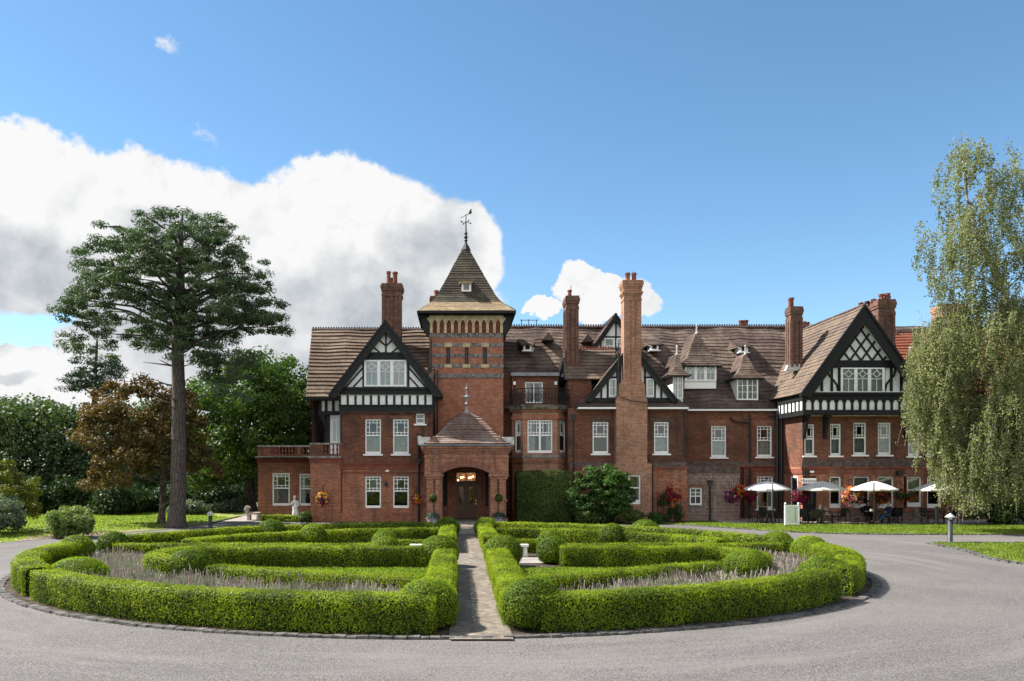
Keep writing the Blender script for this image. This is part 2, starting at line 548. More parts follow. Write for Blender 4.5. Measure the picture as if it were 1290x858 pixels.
M['tile_gable'] = tiles('gable_slope_tiles', (0.165, 0.120, 0.098), (0.105, 0.080, 0.068), lichen=(0.23, 0.17, 0.11), amt=0.5)
M['timber'] = flat('black_timber', (0.010, 0.0105, 0.012), 0.6, 0.3, var=0.3, nscale=9)
M['plaster'] = flat('white_plaster', (0.74, 0.75, 0.74), 0.8, 0.2, var=0.06, nscale=1.5)
M['white'] = flat('white_paint', (0.80, 0.80, 0.80), 0.45, 0.4, var=0.03)
M['stone'] = flat('cream_stone', (0.50, 0.40, 0.25), 0.85, 0.2, var=0.15, nscale=3, bump=0.3)
M['stonegrey'] = flat('grey_stone', (0.23, 0.215, 0.20), 0.9, 0.2, var=0.22, nscale=4, bump=0.4)
M['slate'] = flat('grey_band_brick', (0.20, 0.185, 0.18), 0.85, 0.2, var=0.3, nscale=7, bump=0.4)
M['mossy'] = flat('mossy_coping', (0.12, 0.105, 0.075), 0.95, 0.15, var=0.35, nscale=3, bump=0.5)
M['ledge'] = flat('weathered_ledge', (0.105, 0.075, 0.066), 0.9, 0.15, var=0.22, nscale=5, bump=0.4)
M['lead'] = flat('lead_sheet', (0.20, 0.21, 0.23), 0.5, 0.4, var=0.15, nscale=4)
M['lead_pale'] = flat('pale_lead_flashing', (0.45, 0.45, 0.44), 0.6, 0.4, var=0.15, nscale=4)
M['iron'] = flat('black_iron', (0.012, 0.012, 0.013), 0.45, 0.4, var=0.2)
M['pot'] = flat('terracotta_pot', (0.20, 0.07, 0.048), 0.8, 0.2, var=0.25, nscale=8)
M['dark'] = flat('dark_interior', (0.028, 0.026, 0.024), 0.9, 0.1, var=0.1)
M['curtain'] = flat('pale_net_curtain', (0.40, 0.44, 0.41), 0.9, 0.1, var=0.12, nscale=5)
M['blind'] = flat('cream_roller_blind', (0.30, 0.32, 0.27), 0.9, 0.1, var=0.06, nscale=3)
M['drape'] = flat('tan_curtain', (0.34, 0.26, 0.14), 0.9, 0.1, var=0.2, nscale=8)
M['glass'] = glass('window_glass')
M['door'] = flat('brown_oak', (0.15, 0.075, 0.042), 0.5, 0.4, var=0.25, nscale=7)
M['brass'] = flat('brass', (0.55, 0.40, 0.14), 0.35, 0.5, metal=1.0, var=0.1)
M['bulb'] = emit('lit_chandelier', (1.0, 0.62, 0.22), 9.0)
M['asphalt'] = asphalt()
M['lawn'] = lawn_mat('mown_lawn', (0.165, 0.225, 0.036), (0.275, 0.335, 0.065), (0.30, 0.29, 0.09), 0.4)
M['lawn_dry'] = lawn_mat('dry_lawn', (0.12, 0.17, 0.024), (0.20, 0.25, 0.045), (0.27, 0.225, 0.115), 0.8)
M['field'] = lawn_mat('rough_grass', (0.05, 0.08, 0.015), (0.09, 0.13, 0.03))
M['soil'] = flat('garden_soil', (0.065, 0.050, 0.040), 0.95, 0.1, var=0.35, nscale=3, bump=0.7)
M['mulch'] = flat('leaf_mulch', (0.24, 0.18, 0.14), 0.95, 0.1, var=0.4, nscale=9, bump=0.8)
M['paving'] = brick('path_flagstones', (0.40, 0.345, 0.285), (0.29, 0.25, 0.21), (0.12, 0.10, 0.08), stain_amt=0.25, bw=0.9, bh=0.62, ms=0.014, bump=0.3)
M['concrete'] = flat('pale_concrete', (0.27, 0.24, 0.22), 0.9, 0.2, var=0.12, nscale=1.2, bump=0.3)
M['kerb'] = flat('grey_kerb_stone', (0.10, 0.096, 0.09), 0.9, 0.2, var=0.3, nscale=4, bump=0.5)
M['box'] = leaf_mat('box_leaves', (0.013, 0.036, 0.005), (0.255, 0.325, 0.022), 0.36, (2.1, 2.1, 0.30), patch=(0.17, 0.115, 0.045), pscale=1.0)
M['boxball'] = leaf_mat('box_ball_leaves', (0.013, 0.038, 0.005), (0.215, 0.290, 0.020), 0.36, (1.8, 2.1, 0.35))
M['boxcore'] = flat('box_twigs', (0.022, 0.036, 0.010), 0.9, 0.1, var=0.4, nscale=14)
M['pine'] = leaf_mat('pine_needles', (0.024, 0.046, 0.022), (0.125, 0.165, 0.085), 0.25, (1, 1.3, .7))
M['maple'] = leaf_mat('copper_leaves', (0.036, 0.044, 0.015), (0.145, 0.098, 0.038), 0.26, (1.6, 1.2, 0.5))
M['oak'] = leaf_mat('green_leaves', (0.022, 0.050, 0.012), (0.082, 0.130, 0.030), 0.33)
M['greygreen'] = leaf_mat('grey_green_leaves', (0.034, 0.062, 0.026), (0.115, 0.150, 0.070), 0.22)
M['darkleaf'] = leaf_mat('dark_laurel_leaves', (0.013, 0.028, 0.010), (0.045, 0.075, 0.028), 0.2)
M['cedar'] = leaf_mat('cedar_needles', (0.018, 0.036, 0.024), (0.050, 0.075, 0.050), 0.12)
M['yew'] = leaf_mat('golden_yew_leaves', (0.026, 0.045, 0.008), (0.19, 0.20, 0.025), 0.25, (1.4, 1.4, .3))
M['silver'] = leaf_mat('silver_shrub_leaves', (0.060, 0.090, 0.065), (0.15, 0.19, 0.13), 0.2)
M['rhodo'] = leaf_mat('bush_leaves', (0.055, 0.100, 0.022), (0.21, 0.26, 0.080), 0.25)
M['ivy'] = leaf_mat('ivy_leaves', (0.014, 0.030, 0.008), (0.095, 0.135, 0.030), 0.25)
M['mapleg'] = leaf_mat('feathery_leaves', (0.020, 0.048, 0.014), (0.070, 0.130, 0.030), 0.3)
M['birch'] = leaf_mat('birch_leaves', (0.060, 0.080, 0.024), (0.31, 0.330, 0.145), 0.34, (1.25, 1.3, .65))
M['lavender'] = leaf_mat('lavender_leaves', (0.11, 0.135, 0.085), (0.31, 0.34, 0.23), 0.2, (1.1, 1.1, 1.0), patch=(0.18, 0.16, 0.115), pscale=0.9)
M['lavflower'] = leaf_mat('faded_lavender_heads', (0.19, 0.155, 0.135), (0.34, 0.285, 0.25), 0.2, (1.1, 1.0, 1.1))
M['grassblade'] = leaf_mat('grass_blades', (0.09, 0.13, 0.020), (0.22, 0.275, 0.045), 0.45)
M['bark'] = brick('pine_bark', (0.135, 0.112, 0.102), (0.085, 0.072, 0.067), (0.035, 0.03, 0.028), stain_amt=0.55, bw=0.16, bh=0.55, ms=0.035, bump=1.0)
M['bark2'] = flat('brown_bark', (0.085, 0.068, 0.055), 0.95, 0.1, var=0.35, nscale=5, bump=0.8)
M['barkb'] = flat('birch_bark', (0.35, 0.32, 0.29), 0.9, 0.2, var=0.45, nscale=3, bump=0.5)
M['canvas'] = flat('ivory_canvas', (0.50, 0.48, 0.44), 0.9, 0.1, var=0.05, nscale=2)
M['canvas_grey'] = flat('pale_grey_canvas', (0.50, 0.50, 0.50), 0.9, 0.1, var=0.05, nscale=2)
M['wood'] = flat('pale_wood', (0.30, 0.20, 0.12), 0.7, 0.3, var=0.2, nscale=8)
M['wicker'] = flat('dark_wicker', (0.022, 0.020, 0.020), 0.7, 0.3, var=0.4, nscale=30, bump=0.6)
M['wicker_tan'] = flat('tan_wicker', (0.13, 0.105, 0.085), 0.7, 0.3, var=0.35, nscale=30, bump=0.6)
M['sage'] = flat('sage_paint', (0.50, 0.55, 0.49), 0.5, 0.4, var=0.05)
M['marble'] = flat('white_marble', (0.62, 0.61, 0.58), 0.6, 0.3, var=0.15, nscale=5)
M['benchstone'] = flat('bench_stone', (0.42, 0.35, 0.31), 0.85, 0.2, var=0.2, nscale=5, bump=0.4)
M['lettering'] = flat('grey_lettering', (0.06, 0.07, 0.075), 0.6, 0.3)
M['bollard'] = flat('charcoal_metal', (0.022, 0.024, 0.028), 0.5, 0.4)
M['caplens'] = flat('bollard_cap', (0.40, 0.40, 0.41), 0.4, 0.5, var=0.1)
M['skin'] = flat('skin', (0.52, 0.27, 0.19), 0.6, 0.3, var=0.06)
M['denim'] = flat('blue_denim', (0.045, 0.085, 0.19), 0.85, 0.15, var=0.2, nscale=20)
M['jacket'] = flat('dark_blue_jacket', (0.020, 0.034, 0.075), 0.8, 0.2, var=0.2, nscale=12)
M['blackcloth'] = flat('black_cloth', (0.012, 0.012, 0.014), 0.9, 0.1)
M['hair'] = flat('dark_hair', (0.018, 0.012, 0.010), 0.7, 0.3)
M['hair_grey'] = flat('sandy_hair', (0.22, 0.15, 0.10), 0.8, 0.2)
M['shoe'] = flat('brown_shoe', (0.10, 0.06, 0.04), 0.6, 0.3)
for k, c in (('fl_red', (0.22, 0.012, 0.03)), ('fl_purple', (0.25, 0.02, 0.15)), ('fl_orange', (0.60, 0.15, 0.035)), ('fl_pink', (0.62, 0.22, 0.33)), ('fl_white', (0.7, 0.62, 0.6)), ('fl_yellow', (0.72, 0.42, 0.05))):
    M[k] = leaf_mat(k.replace('fl_', '') + '_petals', tuple(x * 0.7 for x in c), c, 0.25, (1.2, 1.0, 1.0))


# ---------------------------------------------------------------- foliage helpers (numpy)
def unit(a):
    return a / np.maximum(np.linalg.norm(a, axis=1, keepdims=True), 1e-6)


def leaf_quads(P, N, size, rng, asp=0.55, spread=0.9):
    n = len(P)
    nn = unit(N + rng.normal(0, spread * 0.6, (n, 3)))
    t = unit(np.cross(nn, rng.normal(0, 1, (n, 3))))
    b = np.cross(nn, t)
    s = (size * rng.uniform(0.65, 1.35, (n, 1))) * 0.5
    return np.stack([P + t * s, P + b * s * asp, P - t * s, P - b * s * asp], 1).reshape(-1, 3)


def np_object(name, chunks, mats, parent=None, org=(0, 0, 0)):
    """chunks: list of (verts (n,3), faces (m,4) int, material index, rnd (m,))"""
    V, Fc, MI, RN, b = [], [], [], [], 0
    for v, f, mi, r in chunks:
        V.append(np.asarray(v, float))
        Fc.append(np.asarray(f) + b)
        MI.append(np.full(len(f), mi))
        RN.append(np.asarray(r, float))
        b += len(v)
    V = np.concatenate(V) - np.array(org)
    Fc = np.concatenate(Fc)
    MI = np.concatenate(MI).astype(np.int32)
    RN = np.concatenate(RN).astype(np.float32)
    me = bpy.data.meshes.new(name)
    me.vertices.add(len(V))
    me.vertices.foreach_set('co', V.astype(np.float32).ravel())
    me.loops.add(len(Fc) * 4)
    me.loops.foreach_set('vertex_index', Fc.astype(np.int32).ravel())
    me.polygons.add(len(Fc))
    me.polygons.foreach_set('loop_start', (np.arange(len(Fc)) * 4).astype(np.int32))
    for m in mats:
        me.materials.append(m)
    me.polygons.foreach_set('material_index', MI)
    a = me.attributes.new('rnd', 'FLOAT', 'FACE')
    a.data.foreach_set('value', RN)
    me.update(calc_edges=True)
    o = bpy.data.objects.new(name, me)
    COL.objects.link(o)
    if parent is not None:
        o.parent = parent
    return o


def leaves_chunk(P, N, size, rng, mi=0, asp=0.6, spread=0.55):
    v = leaf_quads(P, N, size, rng, asp, spread)
    n = len(P)
    return (v, np.arange(n * 4).reshape(n, 4), mi, rng.uniform(0, 1, n))


def lowfreq(P, rng, k=5, fmin=0.5, fmax=2.5):
    out = np.zeros(len(P))
    for _ in range(k):
        w = rng.normal(0, 1, 3)
        w = w / np.linalg.norm(w) * rng.uniform(fmin, fmax)
        out += np.sin(P @ w + rng.uniform(0, 6.28))
    return out / k


def smooth_path(pts, step=0.12, closed=False):
    pts = [np.array(p, float) for p in pts]
    if len(pts) == 2:
        n = max(2, int(np.linalg.norm(pts[1] - pts[0]) / step))
        return np.array([pts[0] + (pts[1] - pts[0]) * i / n for i in range(n + 1)])
    out = []
    for i in range(len(pts) - 1):
        p0, p1, p2, p3 = pts[max(i - 1, 0)], pts[i], pts[i + 1], pts[min(i + 2, len(pts) - 1)]
        n = max(2, int(np.linalg.norm(p2 - p1) / step))
        for k in range(n):
            t = k / n
            out.append(0.5 * (2 * p1 + (p2 - p0) * t + (2 * p0 - 5 * p1 + 4 * p2 - p3) * t * t + (3 * p1 - p0 - 3 * p2 + p3) * t ** 3))
    out.append(pts[-1])
    return np.array(out)


def hedge(path, w, h, label, seed, group='box hedges of the knot garden', cat='hedge', name='box_hedge', bumps=0.03, mat='box', z0=0.02, dens=1.0):
    rng = np.random.default_rng(seed)
    C = smooth_path(path)
    T = np.gradient(C, axis=0)
    T = T / np.linalg.norm(T, axis=1, keepdims=True)
    Nn = np.stack([-T[:, 1], T[:, 0]], 1)
    Ymid = float(np.mean(C[:, 1]))
    # cross-section: rounded rectangle from left foot over the top to right foot
    prof = np.array([(-0.47, 0.0), (-0.5, 0.35), (-0.5, 0.80), (-0.46, 0.93), (-0.36, 1.0), (0, 1.015), (0.36, 1.0), (0.46, 0.93), (0.5, 0.80), (0.5, 0.35), (0.47, 0.0)]) * np.array([w, h])
    seg = np.linalg.norm(np.diff(prof, axis=0), axis=1)
    cum = np.concatenate([[0], np.cumsum(seg)])
    L = np.concatenate([[0], np.cumsum(np.linalg.norm(np.diff(C, axis=0), axis=1))])
    # core sweep
    k = len(prof)
    ins = np.array([0.76, 0.90])
    rings = []
    for i in range(len(C)):
        p = prof * ins
        rings.append(np.stack([C[i, 0] + Nn[i, 0] * p[:, 0], C[i, 1] + Nn[i, 1] * p[:, 0], z0 + p[:, 1]], 1))
    V = np.concatenate(rings)
    V = V + (lowfreq(V, rng, 6, 1.0, 4.0) * bumps)[:, None] * np.array([0.6, 0.6, 1.0])
    f = []
    for i in range(len(C) - 1):
        for j in range(k - 1):
            f.append((i * k + j, i * k + j + 1, (i + 1) * k + j + 1, (i + 1) * k + j))
    for base in (0, (len(C) - 1) * k):
        for j in range(k // 2):
            f.append((base + j, base + j + 1, base + k - 2 - j, base + k - 1 - j))
    core = (V, np.array(f), 1, np.full(len(f), 0.2))
    # leaves over the skin, both end faces too
    size = max(0.040, Ymid * 0.0018)
    area = L[-1] * cum[-1]
    n = int(dens * 2.1 * area / (size * size * 0.55))
    s = rng.uniform(0, L[-1], n)
    t = rng.uniform(0, cum[-1], n)
    px, pz = np.interp(t, cum, prof[:, 0]), np.interp(t, cum, prof[:, 1])
    ji = np.clip(np.searchsorted(cum, t) - 1, 0, k - 2)
    dv = np.diff(prof, axis=0)
    nx, nz = -dv[ji, 1], dv[ji, 0]
    ln = np.hypot(nx, nz)
    nx, nz = nx / ln, nz / ln
    cx, cy = np.interp(s, L, C[:, 0]), np.interp(s, L, C[:, 1])
    ax, ay = np.interp(s, L, Nn[:, 0]), np.interp(s, L, Nn[:, 1])
    P = np.stack([cx + ax * px, cy + ay * px, z0 + pz], 1)
    N = np.stack([ax * nx, ay * nx, nz], 1)
    ne = int(dens * 2.3 * w * h / (size * size * 0.55))
    for e, sg in ((0, -1), (-1, 1)):
        q = rng.uniform(-0.48, 0.48, ne) * w
        zz = rng.uniform(0, 1, ne) * h
        Pe = np.stack([C[e, 0] + Nn[e, 0] * q, C[e, 1] + Nn[e, 1] * q, z0 + zz], 1)
        Ne = np.tile(np.array([T[e, 0] * sg, T[e, 1] * sg, 0.1]), (ne, 1))
        P = np.concatenate([P, Pe])
        N = np.concatenate([N, Ne])
    d = lowfreq(P, rng, 6, 1.0, 4.5) * bumps + rng.normal(0, 0.016, len(P)) - np.abs(rng.normal(0, 0.038, len(P))) + (rng.uniform(0, 1, len(P)) < 0.06) * rng.uniform(0, 0.06, len(P))
    P = P + N * d[:, None]
    P[:, 2] = np.maximum(P[:, 2], z0)
    keep = rng.uniform(0, 1, len(P)) < np.clip(P[:, 2] / 0.20 + 0.12, 0, 1)      # bare twiggy foot
    P, N = P[keep], N[keep]
    o = np_object(name, [core, leaves_chunk(P, N, size, rng, 0)], [M[mat], M['boxcore']])
    tag(o, label, cat, group)
    return o


def boxball(x, y, r, h, label, seed, group='clipped box domes of the knot garden', mat='boxball'):
    rng = np.random.default_rng(seed)
    size = max(0.040, y * 0.0018)
    n = int(2.6 * (4 * math.pi * r * r * 0.8) / (size * size * 0.55))
    D = unit(rng.normal(0, 1, (n, 3)))
    D[:, 2] = np.where(D[:, 2] < -0.65, -D[:, 2], D[:, 2])
    rz = h * 0.54
    P = D * np.array([r, r, rz]) + np.array([x, y, h - rz])
    dd = lowfreq(P, rng, 6, 1.5, 5) * 0.04 + rng.normal(0, 0.02, n)
    P = P + D * dd[:, None]
    P[:, 2] = np.maximum(P[:, 2], 0.02)
    m = MB()
    m.ball((x, y, h - rz), r * 0.94, r * 0.94, rz * 0.95, 16, 10)
    q = [(f if len(f) == 4 else f) for f in m.f if len(f) == 4]
    core = (np.array(m.v), np.array(q), 1, np.full(len(q), .2))
    o = np_object('box_ball', [core, leaves_chunk(P, D, size, rng, 0)], [M[mat], M['boxcore']])
    tag(o, label, 'topiary', group)
    return o


def in_poly(x, y, poly):
    c = np.zeros(len(x), bool)
    n = len(poly)
    for i in range(n):
        (x0, y0), (x1, y1) = poly[i], poly[(i + 1) % n]
        cond = ((y0 > y) != (y1 > y)) & (x < (x1 - x0) * (y - y0) / (y1 - y0 + 1e-12) + x0)
        c ^= cond
    return c


def clump_points(poly_px, Y, depth, n, rng, gap=None, inset=0.0):
    """clump centres inside a crown whose outline (photo pixels, taken at distance Y) is rotated into real depth"""
    poly = [(X(u, Y), Z(v, Y)) for u, v in poly_px]
    cxp, czp = sum(p[0] for p in poly) / len(poly), sum(p[1] for p in poly) / len(poly)
    poly = [(p[0] - inset * (p[0] - cxp) / max(math.hypot(p[0] - cxp, p[1] - czp), .1), p[1] - inset * (p[1] - czp) / max(math.hypot(p[0] - cxp, p[1] - czp), .1)) for p in poly]
    xs, zs = [p[0] for p in poly], [p[1] for p in poly]
    out = []
    while len(out) < n:
        m = 4 * n
        x = rng.uniform(min(xs), max(xs), m)
        z = rng.uniform(min(zs), max(zs), m)
        ok = in_poly(x, z, poly)
        x, z = x[ok], z[ok]
        # local half width -> local depth
        xc = (min(xs) + max(xs)) / 2
        hw = (max(xs) - min(xs)) / 2
        dm = depth * np.sqrt(np.clip(1 - ((x - xc) / (hw * 1.05)) ** 2, 0.05, 1))
        # crowns are round: towards the front and back they close in from the full outline
        t = rng.uniform(-1, 1, len(x))
        y = Y + t * dm
        sh = 1 - .30 * t * t
        x, z = xc + (x - xc) * sh, czp + (z - czp) * sh
        P = np.stack([x, y, z], 1)
        if gap is not None:
            P = P[gap(P)]
        out += list(P)
    return np.array(out[:n])


def crown_object(name, centers, radii, per, size, mat, parent, org, rng, flatten=0.7, asp=0.55, spread=1.0, up=0.35, shell=0.45):
    n = len(centers)
    k = n * per
    ci = np.repeat(np.arange(n), per)
    D = unit(rng.normal(0, 1, (k, 3)))
    rad = radii[ci] * np.power(rng.uniform(0, 1, k), shell)
    P = centers[ci] + D * rad[:, None] * np.array([1, 1, flatten])
    N = D + np.array([0, 0, up])
    return np_object(name, [leaves_chunk(P, N, size, rng, 0, asp, spread)], [mat], parent, org)


def limbs(mb, base, targets, r0, rng, sag=0.15, n=5):
    for t in targets:
        b = Vector(base(t)) if callable(base) else Vector(base)
        t = Vector(t)
        d = t - b
        pts, rr = [], []
        rl = r0 * (0.5 + 0.5 * min(1, d.length / 6))
        for i in range(n + 1):
            s = i / n
            p = b + d * s + Vector((rng.normal(0, .06), rng.normal(0, .06), math.sin(s * math.pi) * d.length * sag + rng.normal(0, .05)))
            if i == 0:
                p = b
            pts.append(p)
            rr.append(max(0.015, rl * (1 - s * 0.82)))
        mb.tube(pts, rr, 6)


# ---------------------------------------------------------------- ground, drive, lawns
def sheet(name, poly, z, m, kind='structure'):
    mb = MB()
    mb.face([(x, y, z) for x, y in poly])
    o = mb.build(name, m)
    tag(o, kind=kind)
    return o


def gp(u, v, z=0.0):
    Y = (H - z) * F / (v - V0)
    return (X(u, Y), Y)


sheet('ground', [(-900, -300), (900, -300), (900, 1200), (-900, 1200)], 0.0, M['field'])
drive_poly = [(-60, -20), (70, -20), gp(1500, 715), gp(1290, 711), gp(1215, 694), gp(1172, 686), gp(1180, 684.5), gp(1290, 684.5), gp(1420, 684.5), gp(1420, 674.5), gp(1290, 674), (X(1100, 39.5), 39.6), gp(1000, 671),
              gp(905, 665), gp(860, 661.6), (X(640, 47.4), 47.4), (X(500, 48.3), 48.3), (X(330, 48.9), 48.9), (X(318, 49.6), 50.2), (X(262, 47.5), 47.5), (X(215, 43), 42.6), (X(150, 40.2), 40.0),
              gp(105, 675.5), gp(60, 678.5), gp(0, 684), gp(-80, 692), gp(-300, 705)]
sheet('drive', drive_poly, 0.008, M['asphalt'])
# lawns
sheet('lawn', [gp(-300, 704.7), gp(-80, 691.7), gp(0, 683.7), gp(60, 678.2), (X(105, 38.5), 38.6), (X(150, 41.0), 40.6), (X(240, 47), 46.6), (X(290, 53), 52.6), (X(330, 62), 62), (-30, 78), (-62, 62), (-60, 40)], 0.012, M['lawn'])
sheet('lawn', [gp(100, 674.8), (X(150, 40.2), 40.2), (X(215, 43), 42.9), (X(262, 47.5), 47.6), (X(310, 50), 50.0), (X(240, 47.8), 47.4), (X(150, 42.6), 42.4), gp(90, 671)], 0.016, M['lawn_dry'])
sheet('footpath', [(X(318, 49.6), 49.9), (X(262, 47.5), 47.3), (X(270, 47.5), 47.6), (X(300, 54), 54), (X(321, 62), 62), (X(336, 62), 62), (X(325, 52), 51.9)], 0.018, M['concrete'])
sheet('planting_bed', [gp(20, 683), gp(62, 678.4), gp(120, 674.8), gp(150, 672.5), gp(138, 669), gp(70, 670.5), gp(38, 676)], 0.02, M['mulch'])
g_strip = [gp(850, 661.2), gp(905, 664.6), gp(1000, 670.7), gp(1100, 673.3), gp(1290, 673.8), gp(1420, 674.2), gp(1420, 661.5), gp(1290, 662.2), gp(1000, 661.2), gp(880, 659.3)]
sheet('grass_verge', g_strip, 0.03, M['lawn'])
sheet('terrace', [gp(930, 660), gp(1000, 661.5), gp(1290, 662.4), gp(1420, 662.6), (X(1420, 52), 52.4), (X(900, 52.4), 52.4), (X(905, 48), 48)], 0.022, M['concrete'])
isl = [gp(1172, 686.3), gp(1180, 684.9), gp(1290, 684.9), gp(1420, 685), gp(1500, 715.5), gp(1290, 711.5), gp(1215, 694.5)]
sheet('grass_island', isl, 0.035, M['lawn_dry'])


def blades(name, polys, n, hgt, seed, z=0.02, m='grassblade'):
    rng = np.random.default_rng(seed)
    xs = [p[0] for p in polys]
    ys = [p[1] for p in polys]
    x = rng.uniform(min(xs), max(xs), n * 3)
    y = rng.uniform(min(ys), max(ys), n * 3)
    k = in_poly(x, y, polys)
    x, y = x[k][:n], y[k][:n]
    n = len(x)
    a = rng.uniform(0, 6.28, n)
    hh = hgt * rng.uniform(0.4, 1.2, n)
    w = 0.013 + 0.0004 * y
    lean = rng.normal(0, 0.4, (n, 2)) * hh[:, None]
    c, s = np.cos(a) * w, np.sin(a) * w
    v = np.stack([np.stack([x - c, y - s, np.full(n, z)], 1), np.stack([x + c, y + s, np.full(n, z)], 1),
                  np.stack([x + c * .3 + lean[:, 0], y + s * .3 + lean[:, 1], z + hh], 1), np.stack([x - c * .3 + lean[:, 0], y - s * .3 + lean[:, 1], z + hh], 1)], 1).reshape(-1, 3)
    o = np_object(name, [(v, np.arange(n * 4).reshape(n, 4), 0, rng.uniform(0, 1, n))], [M[m]])
    tag(o, kind='stuff')
    return o


blades('grass', g_strip, 26000, 0.07, 3, 0.03)
blades('grass', isl, 9000, 0.07, 4, 0.035)
blades('grass', [gp(-80, 690), gp(0, 683.2), gp(60, 677.5), (X(105, 38.5), 39), (X(240, 47), 47), (X(290, 53), 53), (-22, 62), (-40, 50)], 30000, 0.06, 5, 0.014)


def kerb_stones(name, pts, w, h, ln, label, cat, seed):
    """a run of rough kerb stones laid along a path: one mesh, the stones are its pattern"""
    rng = np.random.default_rng(seed)
    C = smooth_path(pts, 0.05)
    L = np.concatenate([[0], np.cumsum(np.linalg.norm(np.diff(C, axis=0), axis=1))])
    mb = MB()
    s = 0.0
    while s < L[-1] - ln * 0.5:
        l = ln * rng.uniform(0.85, 1.15)
        a = np.array([np.interp(s, L, C[:, 0]), np.interp(s, L, C[:, 1])])
        b = np.array([np.interp(min(s + l * 0.975, L[-1]), L, C[:, 0]), np.interp(min(s + l * 0.975, L[-1]), L, C[:, 1])])
        t = (b - a) / (np.linalg.norm(b - a) + 1e-6)
        nrm = np.array([-t[1], t[0]])
        hh, ww = h * rng.uniform(0.85, 1.12), w * rng.uniform(0.9, 1.1)
        o = rng.normal(0, 0.012)
        q = [a + nrm * (o - ww / 2), b + nrm * (o - ww / 2), b + nrm * (o + ww / 2), a + nrm * (o + ww / 2)]
        i = len(mb.v)
        mid = sum(q) / 4
        mb.v += [(p[0], p[1], 0.0) for p in q] + [(mid[0] + (p[0] - mid[0]) * 0.93, mid[1] + (p[1] - mid[1]) * 0.90, hh + rng.normal(0, .006)) for p in q]
        for f in ((4, 5, 6, 7), (0, 1, 5, 4), (1, 2, 6, 5), (2, 3, 7, 6), (3, 0, 4, 7)):
            mb.f.append([i + x for x in f])
            mb.m.append(0)
        s += l
    ob = mb.build(name, M['kerb'])
    tag(ob, label, cat, kind='structure')
    return ob


# ---------------------------------------------------------------- the round knot garden
GX, GY, GA, GB = -0.52, 26.85, 13.3, 11.85        # kerb ellipse
PX = 0.45                                          # axis of the flagged path


def ell(a, b, deg):
    t = R(deg)
    return (GX + a * math.cos(t), GY + b * math.sin(t))


sheet('garden_soil', [ell(GA - 0.1, GB - 0.1, i * 5) for i in range(72)], 0.03, M['soil'])
kerb_stones('kerb', [ell(GA, GB, -90 + i * 6) for i in range(61)], 0.20, 0.055, 0.24, None, None, 11)
kerb_stones('kerb', [gp(1500, 715.3), gp(1290, 711.3), gp(1215, 694.3), gp(1180, 687.2), gp(1172, 685.6), gp(1180, 684.8), gp(1290, 684.7)], 0.24, 0.07, 0.24, None, None, 12)
kerb_stones('kerb', [gp(860, 661.6), gp(905, 664.9), gp(1000, 671), gp(1100, 673.6), gp(1290, 674.1), gp(1400, 674.4)], 0.14, 0.06, 0.6, None, None, 13)
sheet('path', [(0.0 - 0.15, 14.8), (PX + 0.60, 14.8), (PX + 0.60, 46.4), (0.0 - 0.15, 46.4)], 0.045, M['paving'])
sheet('path', [(-3.4, 26.9), (4.3, 26.9), (4.3, 28.7), (-3.4, 28.7)], 0.041, M['concrete'])


def side(s):                                        # garden half: s = -1 left, +1 right; d metres out from the path axis
    k = 1.033 if s < 0 else 0.892

    def f(d, y):
        return (PX + s * d * (1 + (k - 1) * min(1, d / 13.0)), y)
    return f


RA, RB = 12.62, 11.25


def ring(s, d0, d1, front=True, n=14):
    """points along the outer ring between two distances out from the path axis"""
    f = side(s)
    out = []
    for i in range(n + 1):
        d = d0 + (d1 - d0) * i / n
        y = RB * math.sqrt(max(0, 1 - (d / RA) ** 2))
        out.append(f(d, GY - y if front else GY + y))
    return out


def ringang(s, a0, a1, n=12):
    return [(GX + s * RA * math.cos(R(a0 + (a1 - a0) * i / n)), GY + RB * math.sin(R(a0 + (a1 - a0) * i / n))) for i in range(n + 1)]


